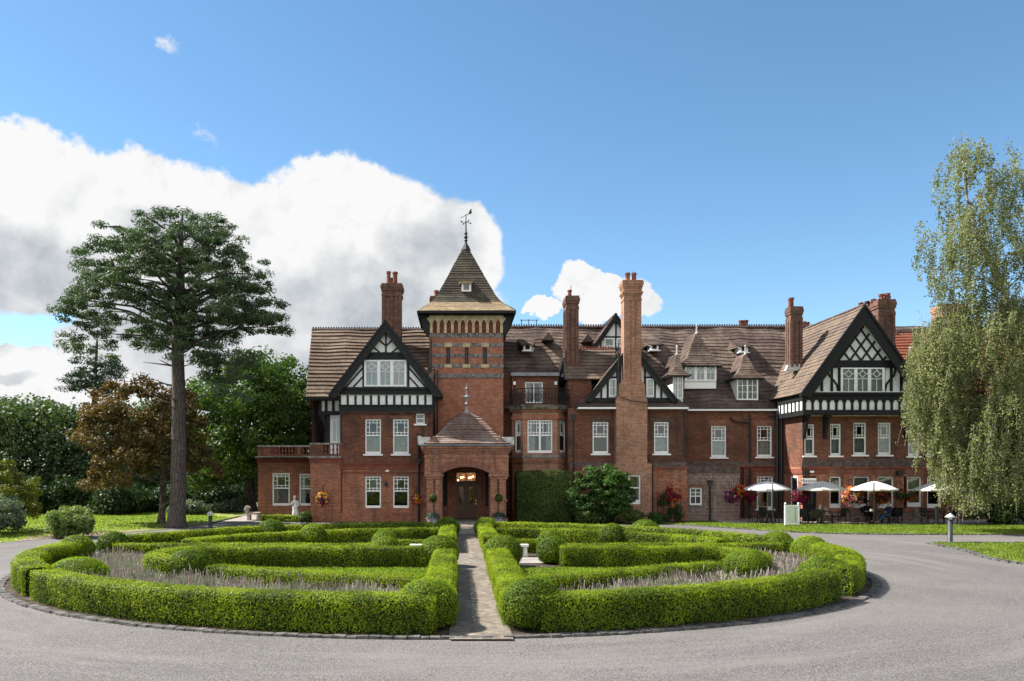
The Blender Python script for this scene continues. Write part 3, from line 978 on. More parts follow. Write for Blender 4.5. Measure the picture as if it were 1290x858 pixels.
for s, sd in ((-1, 'left'), (1, 'right')):
    f = side(s)
    q = 40 if s < 0 else 60
    hedge(ringang(s, -90.5 if s < 0 else -80.5, -40.5, 16), 0.78, 0.74, f'low box hedge curving along the front kerb, {sd} of the flagged path', q + 1)
    hedge(ringang(s, -37.0, 2.0, 12), 0.80, 0.74, f'short box hedge bending round the outer {sd} end of the oval garden', q + 2)
    hedge(ringang(s, 14, 87 if s < 0 else 79, 18), 0.7, 0.68, f'outer box hedge at the back of the oval garden, {sd} of the path', q + 3)
    hedge([f(0.84, 16.1), f(0.84, 25.3)], 0.74, 0.68, f'straight box hedge edging the front of the flagged path on its {sd} side', q + 4)
    hedge([f(0.86, 30.2), f(0.86, 37.2)], 0.72, 0.66, f'straight box hedge edging the far end of the flagged path on its {sd} side', q + 5)
    loop = [f(1.35, 19.2), f(2.5, 19.55), f(4.0, 20.1), f(5.5, 20.75), f(6.9, 21.5)] if s < 0 else [f(1.35, 19.1), f(2.5, 19.6), f(4.0, 20.5), f(5.5, 21.3), f(7.2, 22.3)]
    hedge(loop, 0.66, 0.62, f'inner box hedge bowing along the front edge of the {sd} grass panel', q + 6)
    hedge([f(7.9, 22.6), f(8.9, 23.0), f(9.35, 24.2), f(9.1, 25.3), f(8.3, 25.8), f(6, 25.85), f(1.4, 25.85)] if s < 0 else [f(8.4, 23.0), f(9.2, 23.4), f(9.4, 24.3), f(9.1, 25.3), f(8.3, 25.8), f(6, 25.85), f(3.0, 25.85)],
          0.66, 0.70, f'hook-shaped box hedge along the back of the {sd} grass panel', q + 7)
    hedge([f(2.9, 27.7), f(12.0, 27.7)], 0.55, 0.62, f'straight cross hedge of box through the middle of the {sd} half', q + 8)
    arc = [f(d, GY + 8.4 * math.sqrt(1 - (d / 10.7) ** 2)) for d in (10.2, 9.4, 8.2, 6.8, 5.2, 3.4, 1.3)]
    hedge(arc, 0.6, 0.62, f'inner box hedge arching through the back of the {sd} half', q + 9)
    hedge([f(1.5, 30.6), f(3.6, 30.4)], 0.5, 0.5, f'short low box hedge beside the far stone seat, {sd} of the path', q + 10)
    for i, (d, y, r, h, lab) in enumerate((
            (1.06, 16.0, 0.64, 1.0, f'big box dome ending the hedge at the front {sd} corner of the path'),
            (1.05, 26.0, 0.64, 1.04, f'box dome on the {sd} of the path where it reaches the cross path'),
            (0.95, 38.0, 0.62, 0.92, f'far box dome on the {sd} of the path, nearest the porch'),
            (8.0 if s < 0 else 8.5, 22.9, 0.66, 0.88, f'box dome in the lavender at the tip of the {sd} grass panel'),
            (10.25, 21.1, 0.76, 0.84, f'box dome behind the front kerb hedge at its outer {sd} end'),
            (13.2, 27.5, 0.62, 0.90, f'box dome on the outer {sd} rim of the garden, nearer one of a pair'),
            (12.9, 29.7, 0.58, 0.88, f'box dome on the outer {sd} rim of the garden, farther one of a pair'),
            (2.85, 26.9, 0.54, 0.92, f'box dome at the inner end of the cross hedge, {sd} of the stone seat'),
            (3.1, 29.6, 0.5, 0.92, f'box dome just behind the cross hedge on the {sd} near the path'),
            (6.4, 33.4, 0.55, 0.92, f'box dome set into the inner back arch hedge on the {sd}'),
            (8.6, 35.6, 0.66, 0.95, f'box dome set into the outer back hedge on the {sd}'))):
        x, y = f(d, y)
        boxball(x, y, r, h, lab, q * 10 + i)
    # grass panel inside the loop
    gpoly = loop + [f(8.6, 23.4), f(8.9, 24.5), f(8.3, 25.5), f(1.3, 25.5)]
    sheet('lawn', gpoly, 0.05, M['lawn'])
    blades('grass', gpoly, 14000, 0.06, q + 21, 0.05)

    # lavender between the outer ring and the grass panel
    rng = np.random.default_rng(q + 30)
    pol = [f(1.4, 16.4)] + ringang(s, -83 if s < 0 else -76, -38, 10) + [f(11.6, 24.0), f(12.0, 26.8), f(9.8, 27.0), f(9.8, 24.4), f(9.0, 22.4), f(8.0, 21.0)] + loop[::-1]
    xs, ys = [p[0] for p in pol], [p[1] for p in pol]
    tx = rng.uniform(min(xs), max(xs), 3200)
    ty = rng.uniform(min(ys), max(ys), 3200)
    k = in_poly(tx, ty, pol)
    tx, ty = tx[k], ty[k]
    hr = 0.30 * (0.65 + 0.5 * np.clip(np.sin(tx * 2.1) * np.cos(ty * 1.7) + 0.4, 0, 1))
    per = 46
    ci = np.repeat(np.arange(len(tx)), per)
    n = len(ci)
    a = rng.uniform(0, 6.28, n)
    ln = hr[ci] * rng.uniform(0.6, 1.35, n)
    le = rng.uniform(0.1, 0.75, n)
    bx, by = tx[ci] + rng.normal(0, .05, n), ty[ci] + rng.normal(0, .05, n)
    ex, ey = bx + np.cos(a) * ln * le, by + np.sin(a) * ln * le
    wv = 0.012
    pa = np.stack([-np.sin(a) * wv, np.cos(a) * wv, np.zeros(n)], 1)
    A = np.stack([bx, by, np.full(n, .03)], 1)
    B = np.stack([ex, ey, .03 + ln * np.sqrt(1 - le ** 2 * .6)], 1)
    v = np.stack([A - pa, A + pa, B + pa * .6, B - pa * .6], 1).reshape(-1, 3)
    heads = rng.uniform(0, 1, n) < 0.07
    PB = B[heads]
    stick = np.stack([rng.normal(0, .04, len(PB)), rng.normal(0, .04, len(PB)), rng.uniform(0.10, 0.26, len(PB))], 1)
    ang = rng.uniform(0, 6.28, len(PB))
    off = np.stack([np.cos(ang) * .011, np.sin(ang) * .011, np.zeros(len(PB))], 1)
    v2 = np.stack([PB - off * .5, PB + off * .5, PB + stick + off, PB + stick - off], 1).reshape(-1, 3)
    o = np_object('lavender', [(v, np.arange(n * 4).reshape(n, 4), 0, rng.uniform(0, 1, n)), (v2, np.arange(len(PB) * 4).reshape(-1, 4), 1, rng.uniform(0, 1, len(PB)))], [M['lavender'], M['lavflower']])
    tag(o, f'faded grey lavender filling the front bed on the {sd}', 'lavender', kind='stuff')

    # curved stone seat beside the crossing
    x, y = f(1.75, 29.0)
    b = empty('stone_bench', (x, y, 0.0))
    tag(b, f'pale low stone bench among the hedges on the {sd} of the path', 'bench', 'stone benches at the crossing')
    MB().box(x - .42, x + .42, y - .2, y + .2, .40, .48).build('seat', M['marble'], b, (x, y, 0))
    for dx in (-.3, .3):
        MB().prism([(x + dx - .09, .04), (x + dx + .09, .04), (x + dx + .06, .40), (x + dx - .06, .40)], y - .15, y + .15).build('leg', M['marble'], b, (x, y, 0))


# ---------------------------------------------------------------- the hotel: one thing, built of parts
ORG = (0.6, 49.0, 0.0)
hotel = empty('hotel', ORG)
tag(hotel, 'red brick Victorian country hotel with half-timbered gables and a square spired tower', 'hotel')
rs = random.Random(7)


SPLIT = {'pier': .03, 'flat_arch': .0, 'cornice': .03, 'baluster_row': .09, 'slit_frame': .2, 'stone_block': .0, 'side_light': .0, 'wall_light': .0, 'speaker': .0, 'security_light': .0,
         'gutter': .02, 'string_course': .03, 'parapet': .0, 'gablet': .0, 'plinth': .03, 'roof_rail': .02, 'terrace_floor': .5, 'band': .03, 'lantern_glass': .0}


def islands(mb, tol):
    """split a mesh builder into one builder per separate piece (pieces whose boxes touch stay together)"""
    par = list(range(len(mb.v)))

    def find(i):
        while par[i] != i:
            par[i] = par[par[i]]
            i = par[i]
        return i
    for f in mb.f:
        r = find(f[0])
        for i in f[1:]:
            par[find(i)] = r
    grp = {}
    for k, f in enumerate(mb.f):
        grp.setdefault(find(f[0]), []).append(k)
    boxes = []
    for r, fs in grp.items():
        P = np.array([mb.v[i] for k in fs for i in mb.f[k]])
        boxes.append([P.min(0), P.max(0), list(fs)])
    merged = True
    while merged:
        merged = False
        for i in range(len(boxes)):
            for j in range(len(boxes) - 1, i, -1):
                if np.all(boxes[i][0] - tol - 1e-4 <= boxes[j][1]) and np.all(boxes[j][0] - tol - 1e-4 <= boxes[i][1]):
                    boxes[i] = [np.minimum(boxes[i][0], boxes[j][0]), np.maximum(boxes[i][1], boxes[j][1]), boxes[i][2] + boxes[j][2]]
                    del boxes[j]
                    merged = True
    out = []
    for lo, hi, fs in boxes:
        n = MB()
        mp = {}
        for k in fs:
            f = []
            for i in mb.f[k]:
                if i not in mp:
                    mp[i] = len(n.v)
                    n.v.append(mb.v[i])
                f.append(mp[i])
            n.f.append(f)
            n.m.append(mb.m[k])
        out.append(n)
    return out


def part(mb, name, mats, parent=None, label=None, smooth=False):
    if name in SPLIT:
        pcs = islands(mb, SPLIT[name])
        if len(pcs) > 1:
            return [part_one(p, name, mats, parent, label, smooth) for p in pcs][0]
    return part_one(mb, name, mats, parent, label, smooth)


def part_one(mb, name, mats, parent=None, label=None, smooth=False):
    o = mb.build(name, mats, hotel if parent is None else parent, ORG if parent is None or parent is hotel or parent.parent is not None else ORG, smooth)
    if label:
        o['label'] = label
    return o


def wall(mb, x0, x1, z0, z1, y, ops=(), depth=0.2, mi=0):
    """front face looking to -Y with rectangular openings and their reveals"""
    ops = [o for o in ops if o[0] < x1 and o[1] > x0 and o[2] < z1 and o[3] > z0]
    xs = sorted({x0, x1, *[min(max(o[i], x0), x1) for o in ops for i in (0, 1)]})
    zs = sorted({z0, z1, *[min(max(o[i], z0), z1) for o in ops for i in (2, 3)]})
    for i in range(len(xs) - 1):
        for j in range(len(zs) - 1):
            cx, cz = (xs[i] + xs[i + 1]) / 2, (zs[j] + zs[j + 1]) / 2
            if any(o[0] < cx < o[1] and o[2] < cz < o[3] for o in ops):
                continue
            mb.face([(xs[i], y, zs[j]), (xs[i + 1], y, zs[j]), (xs[i + 1], y, zs[j + 1]), (xs[i], y, zs[j + 1])], mi)
    for a, b, c, d in ops:
        e = y + depth
        mb.face([(a, y, c), (a, y, d), (a, e, d), (a, e, c)], mi)
        mb.face([(b, y, d), (b, y, c), (b, e, c), (b, e, d)], mi)
        mb.face([(a, y, d), (b, y, d), (b, e, d), (a, e, d)], mi)
        mb.face([(b, y, c), (a, y, c), (a, e, c), (b, e, c)], mi)


def rect(u0, v0, u1, v1, Y):
    return (X(u0, Y), X(u1, Y), Z(v1, Y), Z(v0, Y))


def window(parent, x0, x1, z0, z1, y, style='sash', curt=None, sill=True, rec=0.07, label=None):
    w, h = x1 - x0, z1 - z0
    fy0, fy1 = y + rec, y + rec + 0.08
    by0, by1 = y + rec + 0.02, y + rec + 0.065
    mb = MB()
    fw = min(0.085, w * 0.14)
    fb = 0.15 if style in ('sash', 'sash2', 'bay') else 0.09
    if style == 'low':
        fb = 0.26
    mb.box(x0, x0 + fw, fy0, fy1, z0, z1)
    mb.box(x1 - fw, x1, fy0, fy1, z0, z1)
    mb.box(x0 + fw, x1 - fw, fy0, fy1, z1 - 0.08, z1)
    mb.box(x0 + fw, x1 - fw, fy0, fy1, z0, z0 + fb)
    ix0, ix1, iz0, iz1 = x0 + fw, x1 - fw, z0 + fb, z1 - 0.08
    iw = ix1 - ix0

    def vb(x, a, b, t=0.038):
        mb.box(x - t / 2, x + t / 2, by0, by1, a, b)

    def hb(z, a, b, t=0.038):
        mb.box(a, b, by0 + .002, by1 - .002, z - t / 2, z + t / 2)
    zm = z0 + h * 0.535
    if style in ('sash', 'sash2', 'bay'):
        cells = [(ix0, ix1)]
        if style == 'bay':
            xm = (ix0 + ix1) / 2
            mb.box(xm - 0.06, xm + 0.06, fy0, fy1, iz0, iz1)
            cells = [(ix0, xm - .06), (xm + .06, ix1)]
        for a, b in cells:
            ww = b - a
            hb(zm, a, b, 0.075)
            uh = iz1 - zm
            xa, xb = a + ww * 0.22, a + ww * 0.78
            vb(xa, zm + .03, iz1)
            vb(xb, zm + .03, iz1)
            hb(iz1 - uh * 0.16, a, b)
            hb(zm + uh * 0.20, a, b)
            vb(a + ww * 0.5, zm + .03, zm + uh * 0.20)
            vb(a + ww * 0.5, iz1 - uh * .16, iz1)
            hb(zm + uh * 0.55, a, xa)
            hb(zm + uh * 0.55, xb, b)
    elif style == 'low':
        hb(z0 + h * 0.56, ix0, ix1, 0.07)
    elif style == 'case3':
        for k in (1, 2):
            x = ix0 + iw * k / 3
            mb.box(x - 0.055, x + 0.055, fy0, fy1, iz0, iz1)
        for k in range(3):
            a, b = ix0 + iw * k / 3 + (.055 if k else 0), ix0 + iw * (k + 1) / 3 - (.055 if k < 2 else 0)
            mb.box(a, a + .045, by0, by1, iz0, iz1)
            mb.box(b - .045, b, by0, by1, iz0, iz1)
            zt = iz0 + (iz1 - iz0) * 0.56
            hb(zt, a, b)
            cx, cz = (a + b) / 2, (zt + iz1) / 2
            rw, rh = (b - a) * 0.30, (iz1 - zt) * 0.36
            for p, q in (((-rw, 0), (0, rh)), ((0, rh), (rw, 0)), ((rw, 0), (0, -rh)), ((0, -rh), (-rw, 0))):
                mb.bar((cx + p[0], cz + p[1]), (cx + q[0], cz + q[1]), 0.034, by0 + .003, by1 - .003)
            vb(cx, cz + rh, iz1)
            vb(cx, iz0, zt, 0.03)
            hb(cz, a, cx - rw)
            hb(cz, cx + rw, b)
    elif style == 'case2':
        xm = (ix0 + ix1) / 2
        mb.box(xm - 0.045, xm + 0.045, fy0, fy1, iz0, iz1)
        for a, b in ((ix0, xm - .045), (xm + .045, ix1)):
            for t in (0.34, 0.67):
                hb(iz0 + (iz1 - iz0) * t, a, b)
            vb((a + b) / 2, iz0, iz1)
    elif style == 'four':
        vb((ix0 + ix1) / 2, iz0, iz1, 0.045)
        hb((iz0 + iz1) / 2, ix0, ix1, 0.06)
        hb((iz0 + iz1) / 2 + (iz1 - (iz0 + iz1) / 2) * 0.5, ix0, ix1, 0.03)
    elif style == 'one':
        hb((iz0 + iz1) / 2, ix0, ix1, 0.05)
    elif style == 'two':
        vb((ix0 + ix1) / 2, iz0, iz1, 0.06)
    fr = part(mb, 'window', M['white'], parent, label)
    p = MB()
    p.face([(ix0 - .01, by0 + .024, iz0 - .01), (ix1 + .01, by0 + .024, iz0 - .01), (ix1 + .01, by0 + .024, iz1 + .01), (ix0 - .01, by0 + .024, iz1 + .01)])
    part(p, 'pane', M['glass'], fr)
    if sill:
        part(MB().box(x0 - 0.12, x1 + 0.12, y - 0.085, y + rec, z0 - 0.10, z0 - 0.005), 'sill', M['white'], fr)
    if curt:
        yc = y + rec + 0.22
        c = MB()

        def folds(a, b, lo, hi, amp=0.03, pitch=0.11):
            n = max(2, int((b - a) / pitch))
            for i in range(n):
                s, e = a + (b - a) * i / n, a + (b - a) * (i + 1) / n
                y0, y1 = yc + (amp if i % 2 else -amp), yc + (-amp if i % 2 else amp)
                c.face([(s, y0, lo), (e, y1, lo), (e, y1, hi), (s, y0, hi)])
        mm = M['curtain']
        if curt == 'net':
            folds(x0, x1, z0, zm, 0.015)
            folds(x0, x0 + w * .22, zm, z1)
            folds(x1 - w * .2, x1, zm, z1)
        elif curt == 'full':
            folds(x0, x1, z0, z1, 0.02)
        elif curt == 'blind':
            mm = M['blind']
            folds(x0, x1, z0 + h * .50, z1, 0.0, 5)
        elif curt == 'drape':
            mm = M['drape']
            folds(x0, x0 + w * .30, z0, z1)
            folds(x1 - w * .12, x1, z0, z1)
        elif curt == 'side':
            folds(x0, x0 + w * .32, z0, z1)
            folds(x1 - w * .24, x1, z0, z1)
        elif curt == 'frost':
            folds(x0, x1, z0, zm - .02, 0.0, 5)
        if c.f:
            part(c, 'curtain', mm, fr)
    return fr


def section(name, u0, u1, zt, Y, yback, wins, m, z0=-0.1, label=None, plinth=True, inner=True, left=True, right=True):
    x0, x1 = X(u0, Y), X(u1, Y)
    ops = [rect(*w[:4], Y) for w in wins]
    mb = MB()
    wall(mb, x0, x1, z0, zt, Y, ops)
    if left:
        mb.face([(x0, yback, z0), (x0, Y, z0), (x0, Y, zt), (x0, yback, zt)])
    if right:
        mb.face([(x1, Y, z0), (x1, yback, z0), (x1, yback, zt), (x1, Y, zt)])
    if inner and wins:
        a, b = x0 + .05, x1 - .05
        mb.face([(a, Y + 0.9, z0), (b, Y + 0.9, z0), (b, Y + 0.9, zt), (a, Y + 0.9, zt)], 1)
    o = part(mb, name, [m, M['dark']], None, label)
    for w, op in zip(wins, ops):
        st = w[4] if len(w) > 4 else 'sash'
        window(None, *op, Y, st, w[5] if len(w) > 5 else None, w[6] if len(w) > 6 else True)
        # flat rubbed-brick arch over the opening
        if st in ('sash', 'low', 'sash2'):
            pass
    return o


def lintel(mb, u0, u1, v0, v1, Y, proud=0.012):
    x0, x1, z0, z1 = rect(u0, v0, u1, v1, Y)
    e = (x1 - x0) * 0.07
    mb.prism([(x0, z0), (x1, z0), (x1 + e, z1), (x0 - e, z1)], Y - proud, Y + 0.05)


def roof_plane(mb, a, b, c, d, step=0.36, lift=0.05, mi=0, wob=0.018, colw=1.1):
    a, b, c, d = (Vector(p) for p in (a, b, c, d))
    n = (b - a).cross(d - a)
    if n.length < 1e-6:
        n = (b - a).cross(c - a)
    n.normalize()
    ln = ((d - a).length + (c - b).length) / 2
    rows = max(2, int(ln / step))
    cols = max(1, int(max((b - a).length, (c - d).length) / colw))
    ph = [rs.uniform(0, 6.28) for _ in range(6)]

    def pt(s, t, l):
        lo, hi = a.lerp(b, s), d.lerp(c, s)
        p = lo.lerp(hi, t)
        w = wob * (math.sin(p.x * .9 + ph[0] + t * 5) + math.sin(p.y * 1.3 + ph[1]) + math.sin(p.x * 2.3 + p.z * 1.1 + ph[2]))
        return p + n * (l + w)
    for i in range(rows):
        t0, t1 = i / rows, (i + 1) / rows
        lf = lift * rs.uniform(0.55, 1.35)
        for k in range(cols):
            s0, s1 = k / cols, (k + 1) / cols
            A, B, C, D = pt(s0, t0, lf), pt(s1, t0, lf), pt(s1, t1, 0.004), pt(s0, t1, 0.004)
            mb.face([A, B, C, D] if (C - D).length > 1e-4 else [A, B, C], mi)
            mb.face([pt(s0, t0, -0.03), pt(s1, t0, -0.03), B, A], mi)


def ridge(mb, p, q, r=0.10, crest=True, mi=0):
    p, q = Vector(p), Vector(q)
    mb.tube([p, q], r, 6, mi)
    if crest:
        d = (q - p)
        n = int(d.length / 0.18)
        t = d.normalized() * 0.06
        for i in range(n):
            c = p.lerp(q, (i + .5) / n)
            mb.box(c.x - .05, c.x + .05, c.y - .03, c.y + .03, c.z + r * .8, c.z + r + .10, mi)


def pipe(pts, r=0.05, hopper=None):
    mb = MB()
    mb.tube(pts, r, 6)
    if hopper:
        x, y, z = hopper
        mb.prism([(x - .09, z - .3), (x + .09, z - .3), (x + .17, z), (x - .17, z)], y - .12, y + .08)
    part(mb, 'drainpipe', M['iron'])


def chimney(u0, u1, vbot, vcap, vtop, Y, dep, pots, m, flare=2, ribs=True, label=None, flash=False):
    x0, x1 = X(u0, Y), X(u1, Y)
    zb, zc, zt = Z(vbot, Y), Z(vcap, Y), Z(vtop, Y)
    f = flare * Y / F
    mb = MB()
    mb.box(x0, x1, Y, Y + dep, zb, zc)
    if ribs:
        nw = 2
        for i in range(nw + 1):
            cx = x0 + (x1 - x0) * i / nw
            cx = min(max(cx, x0 + .07), x1 - .07)
            mb.box(cx - .09, cx + .09, Y - .06, Y + .02, zb, zc + .001)
        for j in (0, .5, 1):
            cy = Y + .09 + (dep - .18) * j
            mb.box(x0 - .06, x0 + .02, cy - .09, cy + .09, zb, zc + .001)
    hh = zt - zc
    mb.box(x0 - f * .5, x1 + f * .5, Y - f * .5, Y + dep + f * .5, zc, zc + hh * .22)
    mb.box(x0 - f * .15, x1 + f * .15, Y - f * .15, Y + dep + f * .15, zc + hh * .22, zc + hh * .45)
    mb.box(x0 - f * .7, x1 + f * .7, Y - f * .7, Y + dep + f * .7, zc + hh * .45, zc + hh * .62)
    mb.box(x0 - f, x1 + f, Y - f, Y + dep + f, zc + hh * .62, zc + hh * .84)
    mb.box(x0 - f * .6, x1 + f * .6, Y - f * .6, Y + dep + f * .6, zc + hh * .84, zt)
    o = part(mb, 'chimney', m, None, label)
    for (pu, pv, pr, py) in pots:
        px, zz, rr = X(pu, Y), Z(pv, Y), pr * Y / F
        p = MB()
        p.lathe(px, Y + dep * py, [(rr * 1.05, zt - .02), (rr * 1.05, zt + .08), (rr * .9, zt + .1), (rr * .82, zz - .14), (rr * 1.05, zz - .12), (rr * 1.05, zz), (rr * .75, zz), (rr * .75, zz - .1)], 10)
        part(p, 'chimney_pot', M['pot'], o)
    if flash:
        part(MB().prism([(x0 - .35, zb - .25), (x1 + .12, zb - .25), (x1 + .08, zb + .18), (x0 - .2, zb + .12)], Y - .05, Y + .3), 'flashing', M['lead_pale'], o)
    return o


def roof_part(planes, m, parent=None, step=0.36, lift=0.05, name='roof', ridges=(), label=None, rm=None, wob=.018):
    mb = MB()
    for p in planes:
        roof_plane(mb, *p, step=step, lift=lift, wob=wob)
    for r in ridges:
        ridge(mb, *r[:2], r[2] if len(r) > 2 else .1, r[3] if len(r) > 3 else True, 1)
    return part(mb, name, [m, rm or M['ledge']], parent, label)


def gable(uc, vap, ul, ur, vf, Y, yback, m, bb=0.46, face=0.30, label=None, rl=None, soffit=True):
    """half-timbered gable end: returns (part, apex, triangle function) with the tiled slopes behind it"""
    ax, az = X(uc, Y), Z(vap, Y)
    lx, rx, fz = X(ul, Y), X(ur, Y), Z(vf, Y)
    roof = roof_part([((lx, yback, fz), (lx, Y + .03, fz), (ax, Y + .03, az), (ax, yback, az)),
                      ((rx, Y + .03, fz), (rx, yback, fz), (ax, yback, az), (ax, Y + .03, az))], m, None, step=0.3, lift=.035,
                     ridges=[((ax, Y + .03, az + .02), (ax, yback, az + .02), .1, False)], label=rl)
    g = MB()
    yf = Y + face
    g.prism([(lx + .2, fz), (rx - .2, fz), (ax, az - .25)], yf + .03, yf + .25)
    gp_ = part(g, 'gable', M['plaster'], None, label)
    b = MB()
    for sx, fx in ((-1, lx), (1, rx)):
        d = Vector((ax - fx, az - fz))
        L = d.length
        d.normalize()
        nin = Vector((-d.y, d.x)) if sx > 0 else Vector((d.y, -d.x))
        # outer board with a thinner moulded edge on top
        p0 = Vector((fx, fz))
        p1 = Vector((ax, az))
        dn = bb / max(0.2, abs(d.x))
        q = [(p0.x, p0.y), (p1.x, p1.y), (p1.x, p1.y - dn), (p0.x - sx * bb * .2, p0.y - bb * .35), (p0.x - sx * (-.02), p0.y - bb * .2)]
        q = [(p0.x, p0.y), (p1.x, p1.y), (p1.x, p1.y - dn), (p0.x - sx * bb * 1.15, p0.y - bb * .12), (p0.x - sx * bb * .9, p0.y - bb * .42), (p0.x, p0.y - bb * .3)]
        b.prism(q, Y, Y + .09)
        q2 = [(p0.x + sx * .05, p0.y + .03), (p1.x, p1.y + .09), (p1.x, p1.y - .13), (p0.x + sx * .05, p0.y - .15)]
        b.prism(q2, Y - .06, Y + .06)
        # soffit boards back to the wall face
        q3 = [(p0.x, p0.y - .1), (p1.x, p1.y - .12), (p1.x, p1.y - .24), (p0.x - sx * .04, p0.y - .22)]
        b.prism(q3, Y + .09, yf + .03)
    part(b, 'bargeboard', M['timber'], gp_)
    return gp_, (ax, az, lx, rx, fz, yf), roof


def halfwidth(tri, z):
    ax, az, lx, rx, fz, yf = tri
    t = (az - z) / (az - fz)
    return ax + (lx - ax) * t, ax + (rx - ax) * t


# ---- left: flat-roofed terrace block
TB = M['brick_low']
zt51, zt49 = Z(583, 51), Z(583, 49)
section('wall', 325, 408, zt51, 51, 56, [(343, 596, 365, 637, 'sash', 'drape', False), (377, 597, 398, 637, 'sash', 'side', False)], M['brick_low'], label='wall of the flat-roofed terrace block')
section('wall', 391, 431, zt49, 49, 56, [], M['brick_low'], label='blank projecting wall below the balustrade', left=True, right=False)


def cornice_run(mb, x0, x1, y, vb, Yr, zs, yback):
    for z0, z1, pr, mi in zs:
        mb.box(x0 - pr, x1 + (pr if yback > y + 1 else 0), y - pr, yback, z0, z1, mi)


mb = MB()
for u0, u1, Y, tagx in ((325, 395, 51, 0), (391, 430, 49, 1)):
    x0, x1 = X(u0, Y), X(u1, Y)
    zb = Z(583, Y)
    mb.box(x0 - .06, x1, Y - .06, Y + 1.2, zb, zb + .22, 0)
    mb.box(x0 - .10, x1, Y - .10, Y + 1.2, zb + .22, zb + .30, 0)
    mb.box(x0 - .14, x1, Y - .14, Y + 1.2, zb + .30, zb + .42, 1)
part(mb, 'cornice', [M['terracotta'], M['stonegrey']], None)
mb = MB()
bal = MB()
for u0, u1, Y, piers in ((325, 391.5, 51, ((325, 341), (374, 379), (389, 391.5))), (391, 430, 49, ((391, 407), (427, 430)))):
    x0, x1 = X(u0, Y), X(u1, Y)
    zb = Z(583, Y) + .42
    zt = Z(561 if Y == 51 else 558, Y)
    mb.box(x0, x1, Y, Y + .26, zb, zb + .12, 0)
    mb.box(x0 - .05, x1 + .02, Y - .05, Y + .3, zt - .10, zt, 1)
    for a, b in piers:
        mb.box(X(a, Y), X(b, Y), Y, Y + .26, zb + .12, zt - .10, 0)
    edges = [b for a, b in piers][:-1]
    starts = [a for a, b in piers][1:]
    for e, s_ in zip(edges, starts):
        a, b = X(e, Y), X(s_, Y)
        n = max(2, int((b - a) / .21))
        for i in range(n):
            cx = a + (b - a) * (i + .5) / n
            zz, ht = zb + .12, zt - .10 - zb - .12
            bal.lathe(cx, Y + .13, [(.06, zz), (.06, zz + ht * .12), (.035, zz + ht * .2), (.075, zz + ht * .45), (.035, zz + ht * .75), (.06, zz + ht * .88), (.06, zz + ht)], 6)
    if Y == 51:
        mb.box(x0, x0 + .26, Y + .26, 56, zb, zt, 0)
ba = part(mb, 'balustrade', [M['brick'], M['stonegrey']], None, 'brick balustrade with terracotta balusters on the terrace block')
part(bal, 'baluster_row', M['pot'], ba)
mb = MB()
mb.face([(X(325, 51), 49, 4.0), (X(431, 49), 49, 4.0), (X(431, 49), 56, 4.0), (X(325, 51), 56, 4.0)])
mb.face([(X(325, 51), 51.1, 3.95), (X(393, 51), 51.1, 3.95), (X(393, 51), 56, 3.95), (X(325, 51), 56, 3.95)])
part(mb, 'terrace_floor', M['lead'])

# ---- left wing
YL = 49.0
zj = Z(519, YL)
lw = [(460, 528, 480, 572, 'sash', 'frost'), (495, 528, 515, 572, 'sash', 'frost'), (460, 600, 480, 640, 'sash', 'blind', False), (495, 600, 515, 640, 'sash', None, False),
      (524, 521, 535, 534, 'one', 'full')]
section('wall', 430, 545, Z(585, YL), YL, 56, lw, M['brick_low'], label='lower brick wall of the left wing', inner=True)
section('wall', 430.01, 545, zj + .3, YL - .002, 56, lw[:2] + lw[4:], M['brick'], z0=Z(583.5, YL), label='upper brick wall of the left wing') if False else None
mb = MB()
ops = [rect(*w[:4], YL) for w in lw]
x0, x1 = X(430, YL), X(545, YL)
wall(mb, x0, x1, Z(585, YL), zj + .4, YL, ops)
mb.face([(x0, 56, Z(585, YL)), (x0, YL, Z(585, YL)), (x0, YL, zj + .4), (x0, 56, zj + .4)])
mb.face([(x1, YL, Z(585, YL)), (x1, 56, Z(585, YL)), (x1, 56, zj + .4), (x1, YL, zj + .4)])
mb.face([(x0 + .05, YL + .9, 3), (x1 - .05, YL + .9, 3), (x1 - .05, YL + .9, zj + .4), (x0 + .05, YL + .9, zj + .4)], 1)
part(mb, 'wall', [M['brick'], M['dark']], None, 'upper brick wall of the left wing')
mb = MB()
zb = Z(590, YL)
mb.box(x0 - .05, x1 + .05, YL - .06, YL + .1, zb - .05, zb + .24, 0)
mb.box(x0 - .1, x1 + .1, YL - .11, YL + .1, zb + .24, zb + .34, 0)
mb.box(x0 - .03, x1 + .03, YL - .04, YL + .1, zb - .30, zb - .22, 0)
part(mb, 'string_course', [M['terracotta'], M['ledge']])
mb = MB()
for u in (460, 495):
    lintel(mb, u - 2, u + 22, 590.5, 600, YL)
    lintel(mb, u - 4, u + 24, 523.5, 527.5, YL, .03)
part(mb, 'flat_arch', M['gauged'])
mb = MB()
mb.box(x0 - .06, x1 + .05, YL - .06, YL + .05, -.1, .55)
mb.box(X(452, YL), x1 + .05, YL - .08, YL + .05, Z(648, YL), Z(645.5, YL))
part(mb, 'plinth', M['brick_low'])

